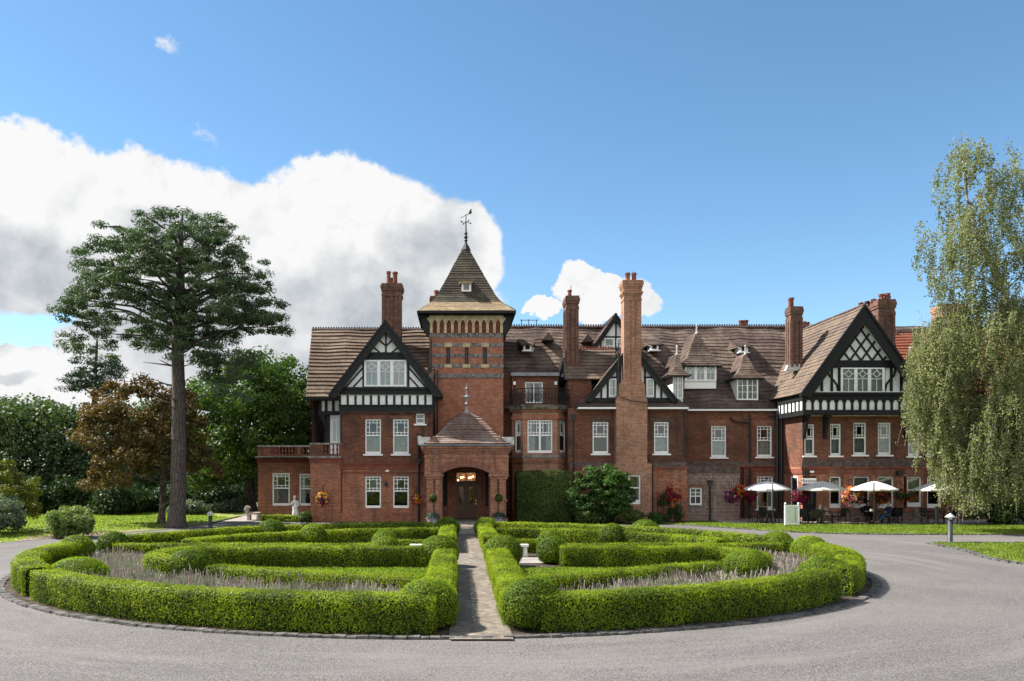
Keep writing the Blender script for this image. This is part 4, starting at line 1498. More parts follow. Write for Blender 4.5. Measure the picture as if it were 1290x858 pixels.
# half-timbered jetty and gable of the left wing
YJ = 48.75
tri_p, tri, _ = gable(485.5, 404, 415, 556.5, 497, 48.3, 55.3, M['tile_left'], bb=0.44, face=.35, label='left half-timbered gable', rl='roof over the left half-timbered gable')
jl, jr = X(428, YJ), X(546, YJ)
zz0, zz1 = Z(519, YJ), Z(488, YJ)
part(MB().box(jl, jr, YJ, YJ + .3, zz0, zz1), 'jetty', M['plaster'], tri_p)
t = MB()
t.box(jl - .03, jr + .03, YJ - .10, YJ + .02, zz0, Z(511.5, YJ))
t.box(jl - .08, jr + .08, YJ - .16, YJ + .02, Z(511.5, YJ), Z(510, YJ))
t.box(jl - .03, jr + .03, YJ - .10, YJ + .02, Z(497.5, YJ), zz1)
t.box(jl - .10, jr + .10, YJ - .20, YJ + .02, Z(491, YJ), Z(488, YJ))
for i in range(13):
    x = jl + .02 + (jr - jl - .04) * i / 12
    t.box(x - .065, x + .065, YJ - .045, YJ + .02, Z(511.5, YJ), Z(497.5, YJ))
ax, az, lx, rx, fz, yf = tri
zs, zc = Z(487, yf), Z(453, yf)             # sill of the gable window / collar above it
t.box(halfwidth(tri, zc)[0] + .25, halfwidth(tri, zc)[1] - .25, yf - .06, yf + .03, zc, Z(445, yf))
t.box(halfwidth(tri, Z(443.5, yf))[0] + .3, halfwidth(tri, Z(443.5, yf))[1] - .3, yf - .10, yf + .03, Z(446, yf), Z(444, yf))
t.bar((ax, Z(445, yf)), (ax, az - .3), .10, yf - .03, yf + .03)
for s in (-1, 1):
    t.bar((ax, Z(436, yf)), (ax + s * .62, Z(424, yf)), .09, yf - .028, yf + .03)
    t.bar((ax + s * .35, Z(444.5, yf)), (ax + s * .95, Z(433.5, yf)), .09, yf - .026, yf + .03)
    t.bar((ax + s * .02, Z(436.5, yf)), (ax + s * .36, Z(444.5, yf)), .09, yf - .024, yf + .03) if False else None
    e = ax + s * X(26.8 + 576, yf)
    t.box(min(e, e + s * .13), max(e, e + s * .13), yf - .03, yf + .03, zs, zc)
    for (du0, v0, du1, v1) in ((29, 470, 41, 487), (29, 460, 36, 468.5), (29, 481.5, 33, 487), (38, 468, 52, 487)):
        t.bar((ax + s * X(576 + du0, yf), Z(v0 + (2 if du0 > 30 else 0), yf)), (ax + s * X(576 + du1, yf), Z(v1, yf)), .09, yf - .027, yf + .03) if False else None
    for k, (a0, va, a1, vb_) in enumerate(((28.5, 482, 47, 473.5), (28.5, 473, 41, 465.5), (28.5, 464.5, 34.5, 459.5))):
        pass
    for (a0, va, a1, vb_) in ((46, 488, 37, 475.5), (53, 488, 31, 464.5), (40, 488, 28, 474.5)):
        pass
    # braces falling outward from the window posts
    for (a0, va, a1, vb_) in ((28.5, 474, 41, 487.5), (28.5, 463, 50, 487.5)):
        t.bar((ax + s * (a0 * yf / F), Z(va, yf)), (ax + s * (a1 * yf / F), Z(vb_, yf)), .09, yf - .026 - .002 * a0 / 30, yf + .03)
part(t, 'timber_frame', M['timber'], tri_p)
window(tri_p, *rect(459, 454, 512, 487, yf), yf - .12, 'case3', 'full', False, rec=.03)
# side jetty left of the wing (half-timbered, over the terrace)
YS = 51.2
s0, s1 = X(402, YS), X(430, YS)
mb = MB()
mb.box(s0, s1 + .4, YS, YS + 4, Z(521, YS), Z(499, YS))
mb.box(X(414, YS), s1 + .4, YS + .25, YS + 4, 4.0, Z(521, YS))
sj = part(mb, 'gable', M['plaster'], None, 'half-timbered side bay above the terrace')
t = MB()
t.box(s0 - .04, s1, YS - .06, YS + .02, Z(523, YS), Z(518, YS))
t.box(s0 - .04, s1, YS - .06, YS + .02, Z(505, YS), Z(498, YS))
for u in (403.5, 411, 420, 429):
    t.box(X(u, YS) - .09, X(u, YS) + .09, YS - .04, YS + .02, Z(518, YS), Z(505, YS))
t.box(s0 - .06, s0 + .02, YS, YS + 4, Z(523, YS), Z(518, YS))
t.box(X(408, YS), X(415, YS), YS + .2, YS + .5, 4.0, Z(522, YS))
t.prism([(X(401, YS), Z(523, YS)), (X(409, YS), Z(523, YS)), (X(409, YS), Z(545, YS)), (X(407, YS), Z(532, YS))], YS + .05, YS + .3)
part(t, 'timber_frame', M['timber'], sj)
window(sj, *rect(417, 528, 430, 558, YS), YS + .18, 'two', 'side', False, rec=.02)

# ---- main roof, left stretch
zl_r, zl_e = Z(415.5, 56), Z(500, 50.3)
roof_part([((X(385, 50.3), 50.3, zl_e), (X(545, 52), 50.3, zl_e), (X(548, 56), 56, zl_r), (X(393, 56), 56, zl_r)),
           ((X(548, 56), 62, zl_e), (X(385, 50.3), 62, zl_e), (X(393, 56), 56, zl_r), (X(548, 56), 56, zl_r))], M['tile_left'], None, step=.40, lift=.085,
          ridges=[((X(393, 56), 56, zl_r), (X(542, 56), 56, zl_r))], label='striped tiled roof at the left end', wob=.03)
mb = MB()
xg = X(391, 52)
mb.face([(xg, 62, zl_e - .3), (xg, 50.6, zl_e - .3), (xg - .2, 56, zl_r - .3)])
mb.face([(xg, 62, 0), (xg, 52.5, 0), (xg, 52.5, zl_e), (xg, 62, zl_e)])
part(mb, 'wall', M['brick'], None, 'end wall under the left roof')
mb = MB()
mb.box(X(384, 50.3), X(416, 50.3), 50.2, 50.34, zl_e - .16, zl_e - .02)
mb.box(X(386, 50.3), X(430, 50.3), 50.34, 51.3, zl_e - .14, zl_e - .08)
part(mb, 'gutter', M['timber'])
chimney(482, 505, 425, 373, 357, 53.5, 1.2, [(489, 340.5, 2.9, .3), (496.5, 339, 3.5, .7), (492, 346, 2.5, .8)], M['brick_old'], flare=2.6, label='sooty chimney behind the left gable')
chimney(543, 556, 420, 389, 373, 57.5, .8, [(549.5, 364.5, 3.0, .5)], M['brick_old'], flare=2, ribs=False, label='small chimney peeping out behind the tower')

# ---- tower
YT = 51.5
tx0, tx1 = X(541, YT), X(634, YT)
tcx = (tx0 + tx1) / 2
tcy = YT + (tx1 - tx0) / 2
yb = YT + (tx1 - tx0)
mb = MB()
zt = Z(420, YT)
zmid = Z(476, YT)
slits = [rect(u + 1, 438, u + 3.6, 459, YT) for u in (562.3, 585.6, 608.8)]
wall(mb, tx0, tx1, -.1, zmid, YT, [])
wall(mb, tx0, tx1, zmid, zt, YT, slits, .25)
for xx, a, b in ((tx0, yb, YT), (tx1, YT, yb)):
    mb.face([(xx, a, -.1), (xx, b, -.1), (xx, b, zt), (xx, a, zt)])
mb.face([(tx1, yb, 5), (tx0, yb, 5), (tx0, yb, zt), (tx1, yb, zt)])
tower = part(mb, 'tower', M['brick_tower'], None, 'square brick tower with grey bands')
mb = MB()
for a, b in ((420, 425), (432.2, 436.8), (445.6, 450), (458.6, 463), (471, 476)):
    z0, z1 = Z(b, YT), Z(a, YT)
    segs = [(tx0 - .03, tx1 + .03)]
    if b > 440 and a < 458:
        xs = [tx0 - .03] + [v for s_ in slits for v in (s_[0] - .06, s_[1] + .06)] + [tx1 + .03]
        segs = list(zip(xs[::2], xs[1::2]))
    pr = .05 if a > 470 else .025
    for p, q in segs:
        mb.box(p, q, YT - pr, YT + .05, z0, z1)
    for xx, sg in ((tx0, -1), (tx1, 1)):
        mb.box(min(xx, xx + sg * .03), max(xx, xx + sg * .03), YT + .05, yb, z0, z1)
part(mb, 'band', M['slate'], tower)
mb = MB()
fr = MB()
for s_ in slits:
    c = (s_[0] + s_[1]) / 2
    mb.box(c - .25, c + .25, YT - .04, YT + .04, Z(437, YT), Z(432, YT))
    mb.box(c - .25, c + .25, YT - .04, YT + .04, Z(463.2, YT), Z(459, YT))
    fr.box(s_[0] - .04, s_[0] + .02, YT - .045, YT + .1, s_[2], s_[3])
    fr.box(s_[1] - .02, s_[1] + .04, YT - .045, YT + .1, s_[2], s_[3])
    pn = MB().face([(s_[0], YT + .15, s_[2]), (s_[1], YT + .15, s_[2]), (s_[1], YT + .15, s_[3]), (s_[0], YT + .15, s_[3])])
    pn.box(s_[0] - .2, s_[1] + .2, YT + .3, YT + .34, s_[2] - .2, s_[3] + .2)
    part(pn, 'slit_window', M['lead'], tower)
part(mb, 'stone_block', M['stone'], tower)
part(fr, 'slit_frame', M['timber'], tower)
# corbelled stone frieze
mb = MB()
z0, z1, z2, z3 = Z(420, YT), Z(407, YT), Z(404, YT), Z(394, YT)
half = (tx1 - tx0) / 2
for pr, za, zb_, mi in ((.0, z0, z2, 1), (.14, z2, z2 + .18, 0), (.12, z2 + .18, z3 - .12, 0), (.18, z3 - .12, z3 + .15, 0)):
    mb.box(tx0 - pr, tx1 + pr, YT - pr, yb + pr, za, zb_, mi)
n = 11
for i in range(n):
    c = tx0 + .12 + (tx1 - tx0 - .24) * i / (n - 1)
    mb.box(c - .085, c + .085, YT - .13, YT + .02, z0, z2 + .001)
    mb.box(c - .15, c + .15, YT - .135, YT + .02, z2 - .12, z2 + .002)
    mb.box(c - .10, c + .10, YT - .10, YT + .02, z0 + .25, z0 + .33)
    for xx, sg in ((tx0, -1), (tx1, 1)):
        cy = YT + .12 + (yb - YT - .24) * i / (n - 1)
        mb.box(min(xx, xx + sg * .13), max(xx, xx + sg * .13), cy - .085, cy + .085, z0, z2 + .001)
part(mb, 'frieze', [M['stone'], M['terracotta']], tower)
ez = Z(391, 50.7)
he, hb_, ez2, apz = 3.15, 2.02, Z(379, 51.9), Z(309, tcy)


def pyr(cx, cy, h0, z0, h1, z1):
    q0 = [(cx - h0, cy - h0, z0), (cx + h0, cy - h0, z0), (cx + h0, cy + h0, z0), (cx - h0, cy + h0, z0)]
    q1 = [(cx - h1, cy - h1, z1), (cx + h1, cy - h1, z1), (cx + h1, cy + h1, z1), (cx - h1, cy + h1, z1)]
    return [(q0[i], q0[(i + 1) % 4], q1[(i + 1) % 4], q1[i]) for i in range(4)]


roof_part(pyr(tcx, tcy, he, ez, hb_ + .25, ez2 - .12), M['tile_skirt'], tower, step=.2, lift=.03, name='roof', label='pale lichened skirt of the tower roof', wob=.01)
roof_part(pyr(tcx, tcy, hb_ + .25, ez2 - .12, hb_ - .1, ez2 + .35) + pyr(tcx, tcy, hb_ - .1, ez2 + .35, .05, apz), M['tile_tower'], tower, step=.22, lift=.03, name='roof', label='steep mossy spire of the tower', wob=.006)
mb = MB()
mb.box(tcx - he - .02, tcx + he + .02, tcy - he - .02, tcy + he + .02, ez - .16, ez - .02)
for s in (-1, 1):
    for k in range(2):
        pass
for i in range(4):      # coved soffit from the eaves down to the frieze
    q = pyr(tcx, tcy, he - .05, ez - .16, half + .1, ez - .20)[i]
    mb.face(q[::-1])
    mb.face(q)
for sx in (-1, 1):      # big curved corner brackets seen from the front
    xw, xe = tcx + sx * half, tcx + sx * (he - .08)
    pts = [(xw, ez - .16), (xe, ez - .16), (xe - sx * .12, ez - .35), (xw + sx * .42, ez - 1.0), (xw + sx * .1, ez - 1.45), (xw, ez - 1.5)]
    for yy in (YT - .12, yb - .15):
        mb.prism(pts, yy, yy + .24)
    mb.prism(pts, YT + 1.0, YT + 1.2)
part(mb, 'eaves', M['timber'], tower)
# little roof light on the spire
zr0, zr1 = Z(368, 52.2), Z(357.5, 52.2)
part(MB().box(X(581.5, 52.2), X(593.5, 52.2), 52.0, 53.4, zr0, zr1), 'roof_light', M['white'], tower)
mb = MB()
mb.box(X(584, 52.2), X(591, 52.2), 51.985, 52.02, zr0 + .1, zr1 - .08)
part(mb, 'slit_window', M['lead'], tower)
hx0, hx1 = X(576.5, 52), X(598.5, 52)
roof_part([((X(580, 52), 51.8, zr1 - .03), (X(595, 52), 51.8, zr1 - .03), (hx1, 53.3, zr1 + .5), (hx0, 53.3, zr1 + .5)),
           ((hx0, 53.3, zr1 - .05), (X(580, 52), 51.8, zr1 - .03), (hx0, 53.3, zr1 + .5), (hx0, 53.3, zr1 + .5))], M['tile_skirt'], tower, step=.18, lift=.03, name='dormer_roof', wob=0)
mb = MB()
mb.lathe(tcx, tcy, [(.34, apz - .35), (.22, apz - .1), (.10, apz + .1), (.07, apz + .25), (.13, apz + .32), (.06, apz + .42), (.15, apz + .55), (.06, apz + .66), (.11, apz + .8), (.05, apz + .95), (.04, apz + 1.4), (.025, apz + 2.1)], 8)
fz_ = apz + 1.55
for a in range(4):
    an = math.pi / 4 * (2 * a) + .5
    ex, ey = math.cos(an) * .36, math.sin(an) * .36
    mb.tube([(tcx, tcy, fz_), (tcx + ex, tcy + ey, fz_)], .018, 5)
    mb.ball((tcx + ex, tcy + ey, fz_), .06, n=6, m=4)
mb.tube([(tcx - .35, tcy - .1, fz_ + .28), (tcx + .38, tcy + .1, fz_ + .72)], .02, 5)
mb.prism([(tcx + .15, fz_ + .55), (tcx + .40, fz_ + .62), (tcx + .36, fz_ + .98), (tcx + .24, fz_ + .78)], tcy + .02, tcy + .04)
part(mb, 'weather_vane', M['iron'], tower)

# ---- porch
YP = 46.5
px0, px1 = X(535, YP), X(640.5, YP)
ox0, ox1 = X(555.5, YP), X(618.5, YP)
zsp, zcr, zen, ztop = Z(597, YP), Z(588, YP), Z(577, YP), Z(561.5, YP)
mb = MB()
# spandrel wall with a segmental arch
na = 14
arch = []
for i in range(na + 1):
    s_ = i / na
    arch.append((ox0 + (ox1 - ox0) * s_, zsp + (zcr - zsp) * (1 - (2 * s_ - 1) ** 2)))
for yy, y2 in ((YP, YP + .45),):
    for i in range(na):
        (xa, za), (xb, zb_) = arch[i], arch[i + 1]
        mb.prism([(xa, za), (xb, zb_), (xb, zen), (xa, zen)], yy, y2)
    mb.box(px0, ox0, yy, y2, zsp, zen)
    mb.box(ox1, px1, yy, y2, zsp, zen)
# side walls of the porch above the springing
for xa, xb in ((px0, px0 + .45), (px1 - .45, px1)):
    mb.box(xa, xb, YP + .45, 51.2, zsp, zen)
    mb.box(xa + .05, xb - .05, YP + 1.6, 51.2, -.1, zsp)
# entablature mouldings
for pr, za, zb_ in ((.04, zen, zen + .12), (.0, zen + .12, zen + .3), (.08, zen + .3, zen + .42), (.16, zen + .42, zen + .56), (.24, zen + .56, ztop)):
    mb.box(px0 - pr, px1 + pr, YP - pr, 51.2, za, zb_)
porch = part(mb, 'porch', M['brick_porch'], None, 'entrance porch with paired brick piers')
mb = MB()
for i in range(na):
    (xa, za), (xb, zb_) = arch[i], arch[i + 1]
    h_ = .42
    mb.prism([(xa, za), (xb, zb_), (xb + (xb - tcx) * .03, zb_ + h_), (xa + (xa - tcx) * .03, za + h_)], YP - .025, YP + .03)
part(mb, 'arch', M['gauged'], porch)
mb = MB()
for a, b in ((537.5, 546), (548.5, 556.5), (618, 626), (629, 637.5)):
    xa, xb = X(a, YP), X(b, YP)
    mb.box(xa, xb, YP + .02, YP + .45, .35, zsp - .3)
for a, b in ((536.5, 557), (617.5, 639)):
    xa, xb = X(a, YP), X(b, YP)
    mb.box(xa - .03, xb + .03, YP - .03, YP + .5, -.1, .35)
    mb.box(xa, xb, YP + .0, YP + .46, Z(632, YP), Z(629, YP))
    mb.box(xa - .02, xb + .02, YP - .02, YP + .48, zsp - .3, zsp - .16)
    mb.box(xa - .08, xb + .08, YP - .08, YP + .52, zsp - .16, zsp)
    for yy in (YP + 1.6, YP + 3.2):
        mb.box(xa, xb, yy, yy + .3, -.1, zsp)
part(mb, 'pier', M['brick_porch'], porch)
# back wall and doors
YD = 50.3
mb = MB()
dop = rect(573.5, 594, 601, 660, YD)
wall(mb, px0 + .4, px1 - .4, -.1, zen, YD, [(dop[0], dop[1], -.1, dop[3])], .35)
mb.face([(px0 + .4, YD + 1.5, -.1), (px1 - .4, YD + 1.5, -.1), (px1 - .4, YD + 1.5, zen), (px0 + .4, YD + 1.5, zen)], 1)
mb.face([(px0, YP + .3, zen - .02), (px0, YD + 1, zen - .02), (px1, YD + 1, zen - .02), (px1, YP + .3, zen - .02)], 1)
part(mb, 'back_wall', [M['brick_low'], M['dark']], porch)
mb = MB()
for a, b in ((558, 563.5), (611.5, 617)):
    mb.box(X(a, YD), X(b, YD), YD - .03, YD - .005, .9, Z(596, YD))
part(mb, 'side_light', M['timber'], porch)
mb = MB()
dx0, dx1, dz0, dz1 = rect(574.5, 608, 600, 657.2, YD)
dz0 = 0.12
yy = YD + .12
tz = Z(607, YD)
mb.box(dop[0], dop[0] + .09, yy, yy + .14, 0, dop[3])
mb.box(dop[1] - .09, dop[1], yy, yy + .14, 0, dop[3])
mb.box(dop[0], dop[1], yy, yy + .14, dop[3] - .08, dop[3])
mb.box(dop[0], dop[1], yy - .02, yy + .14, tz - .06, tz + .06)
cx = (dop[0] + dop[1]) / 2
mb.box(cx - .03, cx + .03, yy, yy + .12, tz, dop[3])
gl = MB()
for s in (-1, 1):
    xa, xb = (dop[0] + .09, cx - .005) if s < 0 else (cx + .005, dop[1] - .09)
    gz0, gz1 = Z(634, YD), Z(613, YD)
    mb.box(xa, xa + .16, yy + .02, yy + .09, dz0, tz - .06)
    mb.box(xb - .16, xb, yy + .02, yy + .09, dz0, tz - .06)
    mb.box(xa, xb, yy + .021, yy + .089, gz1, tz - .06)
    mb.box(xa, xb, yy + .021, yy + .089, dz0, dz0 + .2)
    mb.box(xa + .16, xb - .16, yy + .05, yy + .08, dz0 + .2, gz0)
    mb.box(xa, xb, yy + .022, yy + .088, gz0 - .14, gz0)
    mb.box(xa + .22, xb - .22, yy + .03, yy + .07, dz0 + .32, gz0 - .75)
    mb.lathe((xa + xb) / 2, yy + .045, [(.12, gz0 - .45), (.12, gz0 - .44)], 12) if False else None
    mb.box(xa + .22, xb - .22, yy + .03, yy + .07, gz0 - .55, gz0 - .25)
    gl.face([(xa + .14, yy + .06, gz0), (xb - .14, yy + .06, gz0), (xb - .14, yy + .06, gz1), (xa + .14, yy + .06, gz1)])
gl.face([(dop[0], yy + .08, tz), (dop[1], yy + .08, tz), (dop[1], yy + .08, dop[3]), (dop[0], yy + .08, dop[3])])
part(mb, 'door', M['door'], porch, 'brown panelled double door with glazed tops')
part(gl, 'door_glass', M['glass'], porch)
mb = MB()
mb.ball((cx + .62, yy - .05, 1.15), .05, n=8, m=5)
mb.box(cx + .59, cx + .65, yy - .01, yy + .02, 1.0, 1.3)
part(mb, 'door_handle', M['brass'], porch)
mb = MB()
for u, v in ((581, 601.5), (583.5, 601), (591, 602), (593.5, 601.3), (577, 605), (596, 600.5)):
    mb.ball((X(u, 51.3), 51.3, Z(v, 51.3)), .05, n=6, m=4)
part(mb, 'chandelier', M['bulb'], porch)
part(MB().box(px0 + .5, px1 - .5, YP + .2, YD + .3, -.05, .10).box(cx - 1.1, cx + 1.1, YP - .5, YP + .2, -.05, .055), 'step', M['stonegrey'], porch)
# bell-cast pyramid roof
pcy = (YP + 51.2) / 2 - .1
pcx = X(588, 48.6)
hx = (px1 - px0) / 2 + .05
zr = Z(559, YP)
apz2 = Z(520, 48.6)
planes = []
prof = [(1.0, zr), (.83, zr + .22), (.60, zr + .85), (.33, zr + 1.62), (.09, apz2)]
for (s0_, za), (s1_, zb_) in zip(prof[:-1], prof[1:]):
    planes += pyr(pcx, pcy, hx * s0_, za, hx * s1_, zb_)
roof_part(planes, M['tile_porch'], porch, step=.24, lift=.045, label='bell-shaped tiled porch roof', wob=.008)
mb = MB()
mb.box(px0 - .32, px1 + .32, YP - .32, 51.2, ztop, ztop + .07)
part(mb, 'gutter', M['lead'], porch)
mb = MB()
for a, b in ((526.5, 542), (634, 648)):
    mb.box(X(a, YP), X(b, YP), YP + .1, YP + 3.5, ztop + .06, ztop + .52)
part(mb, 'parapet', M['lead_pale'], porch)
mb = MB()
for sx in (-1, 1):
    gx = pcx + sx * hx * .78
    mb.prism([(gx - .34, zr), (gx + .34, zr), (gx, zr + .50)], YP - .10, YP + 1.2)
part(mb, 'gablet', M['tile_porch'], porch)
mb = MB()
mb.lathe(pcx, pcy, [(.42, apz2 - .3), (.26, apz2 - .05), (.12, apz2 + .2), (.06, apz2 + .5)], 4, 0, math.pi / 4)
part(mb, 'roof_cap', M['lead'], porch)
mb = MB()
mb.lathe(pcx, pcy, [(.07, apz2 + .45), (.14, apz2 + .55), (.05, apz2 + .65), (.08, apz2 + .85), (.16, apz2 + .95), (.16, apz2 + 1.0), (.05, apz2 + 1.1), (.04, apz2 + 1.4), (.10, apz2 + 1.48), (.03, apz2 + 1.6), (.02, apz2 + 1.85)], 8)
for s in (-1, 1):
    mb.ball((pcx + s * .22, pcy, apz2 + 1.0), .06, n=6, m=4)
    mb.tube([(pcx, pcy, apz2 + .95), (pcx + s * .22, pcy, apz2 + 1.0)], .025, 5)
part(mb, 'finial', M['lead'], porch)
# lantern on a bracket left of the porch
lx_, ly_ = X(528.5, 48.4), 48.4
mb = MB()
mb.box(lx_ - .16, lx_ + .16, ly_ - .16, ly_ + .16, Z(549, ly_), Z(546, ly_))
mb.box(lx_ - .05, lx_ + .05, ly_ - .05, ly_ + .7, Z(562, ly_), Z(559, ly_))
for a in (-.13, .13):
    for b_ in (-.13, .13):
        mb.box(lx_ + a - .02, lx_ + a + .02, ly_ + b_ - .02, ly_ + b_ + .02, Z(559, ly_), Z(549, ly_))
ln_ = part(mb, 'wall_lantern', M['iron'])
part(MB().box(lx_ - .12, lx_ + .12, ly_ - .12, ly_ + .12, Z(558.8, ly_), Z(549.3, ly_)), 'lantern_glass', M['plaster'], ln_)

# ---- main roof, long right stretch (behind everything)
zr_r, zr_e = Z(412, 58), Z(516, 52.2)
xe0, xe1 = X(600, 52.2), X(1330, 52.2)
roof_part([((xe0, 52.2, zr_e), (xe1, 52.2, zr_e), (xe1, 58, zr_r), (xe0, 58, zr_r)), ((xe1, 63.8, zr_e), (xe0, 63.8, zr_e), (xe0, 58, zr_r), (xe1, 58, zr_r))],
          M['tile'], None, step=.37, lift=.045, ridges=[((X(640, 58), 58, zr_r), (X(1120, 58), 58, zr_r))], label='long brown tiled main roof', wob=.06)
mb = MB()
mb.face([(-9.5, 62, 0), (xe1, 62, 0), (xe1, 62, zr_e), (-9.5, 62, zr_e)][::-1])
part(mb, 'wall', M['brick'], None, 'back wall')

# ---- bay with balcony, right of the tower
YB = 50.2
bx0, bx1 = X(659, YB), X(702, YB)
cx0, cx1 = X(645.5, 51.3), X(716, 51.3)
zbt = Z(516, YB)
mb = MB()
cw = [rect(664.5, 529, 696, 570.5, YB)]
wall(mb, bx0, bx1, -.1, zbt, YB, cw, .25)
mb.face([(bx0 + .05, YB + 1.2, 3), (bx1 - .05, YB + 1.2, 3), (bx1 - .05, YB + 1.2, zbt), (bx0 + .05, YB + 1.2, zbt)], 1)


def canted(mb, p, q, z0, z1, op):
    """wall from p to q (plan) with one opening given by fractions along it and heights"""
    P, Q = Vector(p), Vector(q)
    f0, f1, a, b = op
    A, B = P.lerp(Q, f0), P.lerp(Q, f1)
    for s, e, lo, hi in ((P, A, z0, z1), (B, Q, z0, z1), (A, B, z0, a), (A, B, b, z1)):
        mb.face([(s.x, s.y, lo), (e.x, e.y, lo), (e.x, e.y, hi), (s.x, s.y, hi)])
    return A, B


zw0, zw1 = Z(570, YB + .5), Z(529.5, YB + .5)
wl = canted(mb, (cx0, 51.4), (bx0, YB), -.1, zbt, (.22, .76, zw0, zw1))
wr = canted(mb, (bx1, YB), (cx1, 51.4), -.1, zbt, (.24, .78, zw0, zw1))
mb.face([(bx0, YB, zbt), (bx1, YB, zbt), (cx1, 51.4, zbt), (cx0, 51.4, zbt)])
mb.face([(cx0, 51.4, -.1), (cx0, 51.4, zbt), (cx0, 53, zbt), (cx0, 53, -.1)])
mb.face([(cx1, 51.4, -.1), (cx1, 53, -.1), (cx1, 53, zbt), (cx1, 51.4, zbt)])
bay = part(mb, 'bay', [M['brick_stack'], M['dark']], None, 'canted two-storey brick bay with a balcony on top')
window(bay, *cw[0], YB, 'bay', 'side', False, rec=.08)
for (A, B) in (wl, wr):
    d = (B - A)
    L = d.length
    d.normalize()
    w = window(bay, 0, L, zw0, zw1, 0, 'sash', 'side', False, rec=.05)
    ob = [w] + list(w.children)
    ang = math.atan2(d.y, d.x)
    for o in ob:
        me = o.data
        for v in me.vertices:
            x, y = v.co.x + ORG[0], v.co.y + ORG[1]
            v.co.x = A.x + x * math.cos(ang) - y * math.sin(ang) - ORG[0]
            v.co.y = A.y + x * math.sin(ang) + y * math.cos(ang) - ORG[1]
mb = MB()
plan = [(cx0, 51.4), (bx0, YB), (bx1, YB), (cx1, 51.4)]


def offs(pr):
    c = Vector(((cx0 + cx1) / 2, 51.6))
    return [(p[0] + (p[0] - c.x) * pr * .35, p[1] - pr) for p in plan]


def ringband(mb, pr, z0, z1, mi=0):
    a = offs(pr)
    k = len(a)
    b = [(a[0][0], 52.4)] + a + [(a[-1][0], 52.4)]
    n = len(b)
    i0 = len(mb.v)
    mb.v += [(x, y, z0) for x, y in b] + [(x, y, z1) for x, y in b]
    mb.f.append([i0 + i for i in range(n)][::-1])
    mb.f.append([i0 + n + i for i in range(n)])
    mb.m += [mi, mi]
    for i in range(n):
        j = (i + 1) % n
        mb.f.append([i0 + i, i0 + j, i0 + n + j, i0 + n + i])
        mb.m.append(mi)


ringband(mb, .10, Z(528, YB), Z(523, YB), 0)
ringband(mb, .06, Z(583, YB), Z(579, YB), 0)
ringband(mb, .05, Z(576.5, YB), Z(573, YB), 2)
ringband(mb, .16, zbt - .12, zbt, 0)
ringband(mb, .30, zbt, zbt + .30, 1)
part(mb, 'cornice', [M['brick_low'], M['mossy'], M['stonegrey']], bay)
mb = MB()
rz0, rz1 = zbt + .30, Z(489.5, YB)
a = offs(.18)
a = [(a[0][0], 52)] + a + [(a[-1][0], 52)]
for (p, q) in zip(a[:-1], a[1:]):
    mb.tube([(p[0], p[1], rz1), (q[0], q[1], rz1)], .03, 5)
    mb.tube([(p[0], p[1], rz0 + .08), (q[0], q[1], rz0 + .08)], .02, 5)
    L = math.hypot(q[0] - p[0], q[1] - p[1])
    n = max(2, int(L / .2))
    for i in range(n + 1):
        x, y = p[0] + (q[0] - p[0]) * i / n, p[1] + (q[1] - p[1]) * i / n
        mb.tube([(x, y, rz0), (x, y, rz1)], .014, 4)
        if i < n:
            x2, y2 = p[0] + (q[0] - p[0]) * (i + 1) / n, p[1] + (q[1] - p[1]) * (i + 1) / n
            zc_ = (rz0 + rz1) / 2
            for k in range(8):
                t0_, t1_ = k * math.pi / 4, (k + 1) * math.pi / 4
                pt = lambda t: (x + (x2 - x) * (.5 + .42 * math.cos(t)), y + (y2 - y) * (.5 + .42 * math.cos(t)), zc_ + .22 * math.sin(t))
                mb.tube([pt(t0_), pt(t1_)], .012, 4, cap=False)
            mb.tube([(x, y, rz0 + .1), (x2, y2, rz1 - .1)], .010, 4)
            mb.tube([(x2, y2, rz0 + .1), (x, y, rz1 - .1)], .010, 4)
part(mb, 'balcony_railing', M['iron'], bay)
YF = 52.0
zf1 = Z(474, YF)
section('wall', 645, 702.5, zf1, YF, 56, [(661.5, 481, 684, 508, 'two', 'side', False)], M['brick'], z0=zbt, label='wall behind the balcony with a white French window')
mb = MB()
mb.box(X(643.5, YF), X(704, YF), YF - .25, 56, zf1, zf1 + .22)
part(mb, 'flat_roof', M['lead'])
mb = MB()
for u in (648, 700):
    mb.box(X(u, YF) - .08, X(u, YF) + .08, YF - .14, YF, Z(485, YF), Z(481, YF))
part(mb, 'wall_light', M['white'])
# recess between tower and bay, and between bay and chimney block
section('wall', 632, 650, Z(470, 52.6), 52.6, 56, [], M['brick'], label='shaded strip of wall beside the tower', plinth=False)

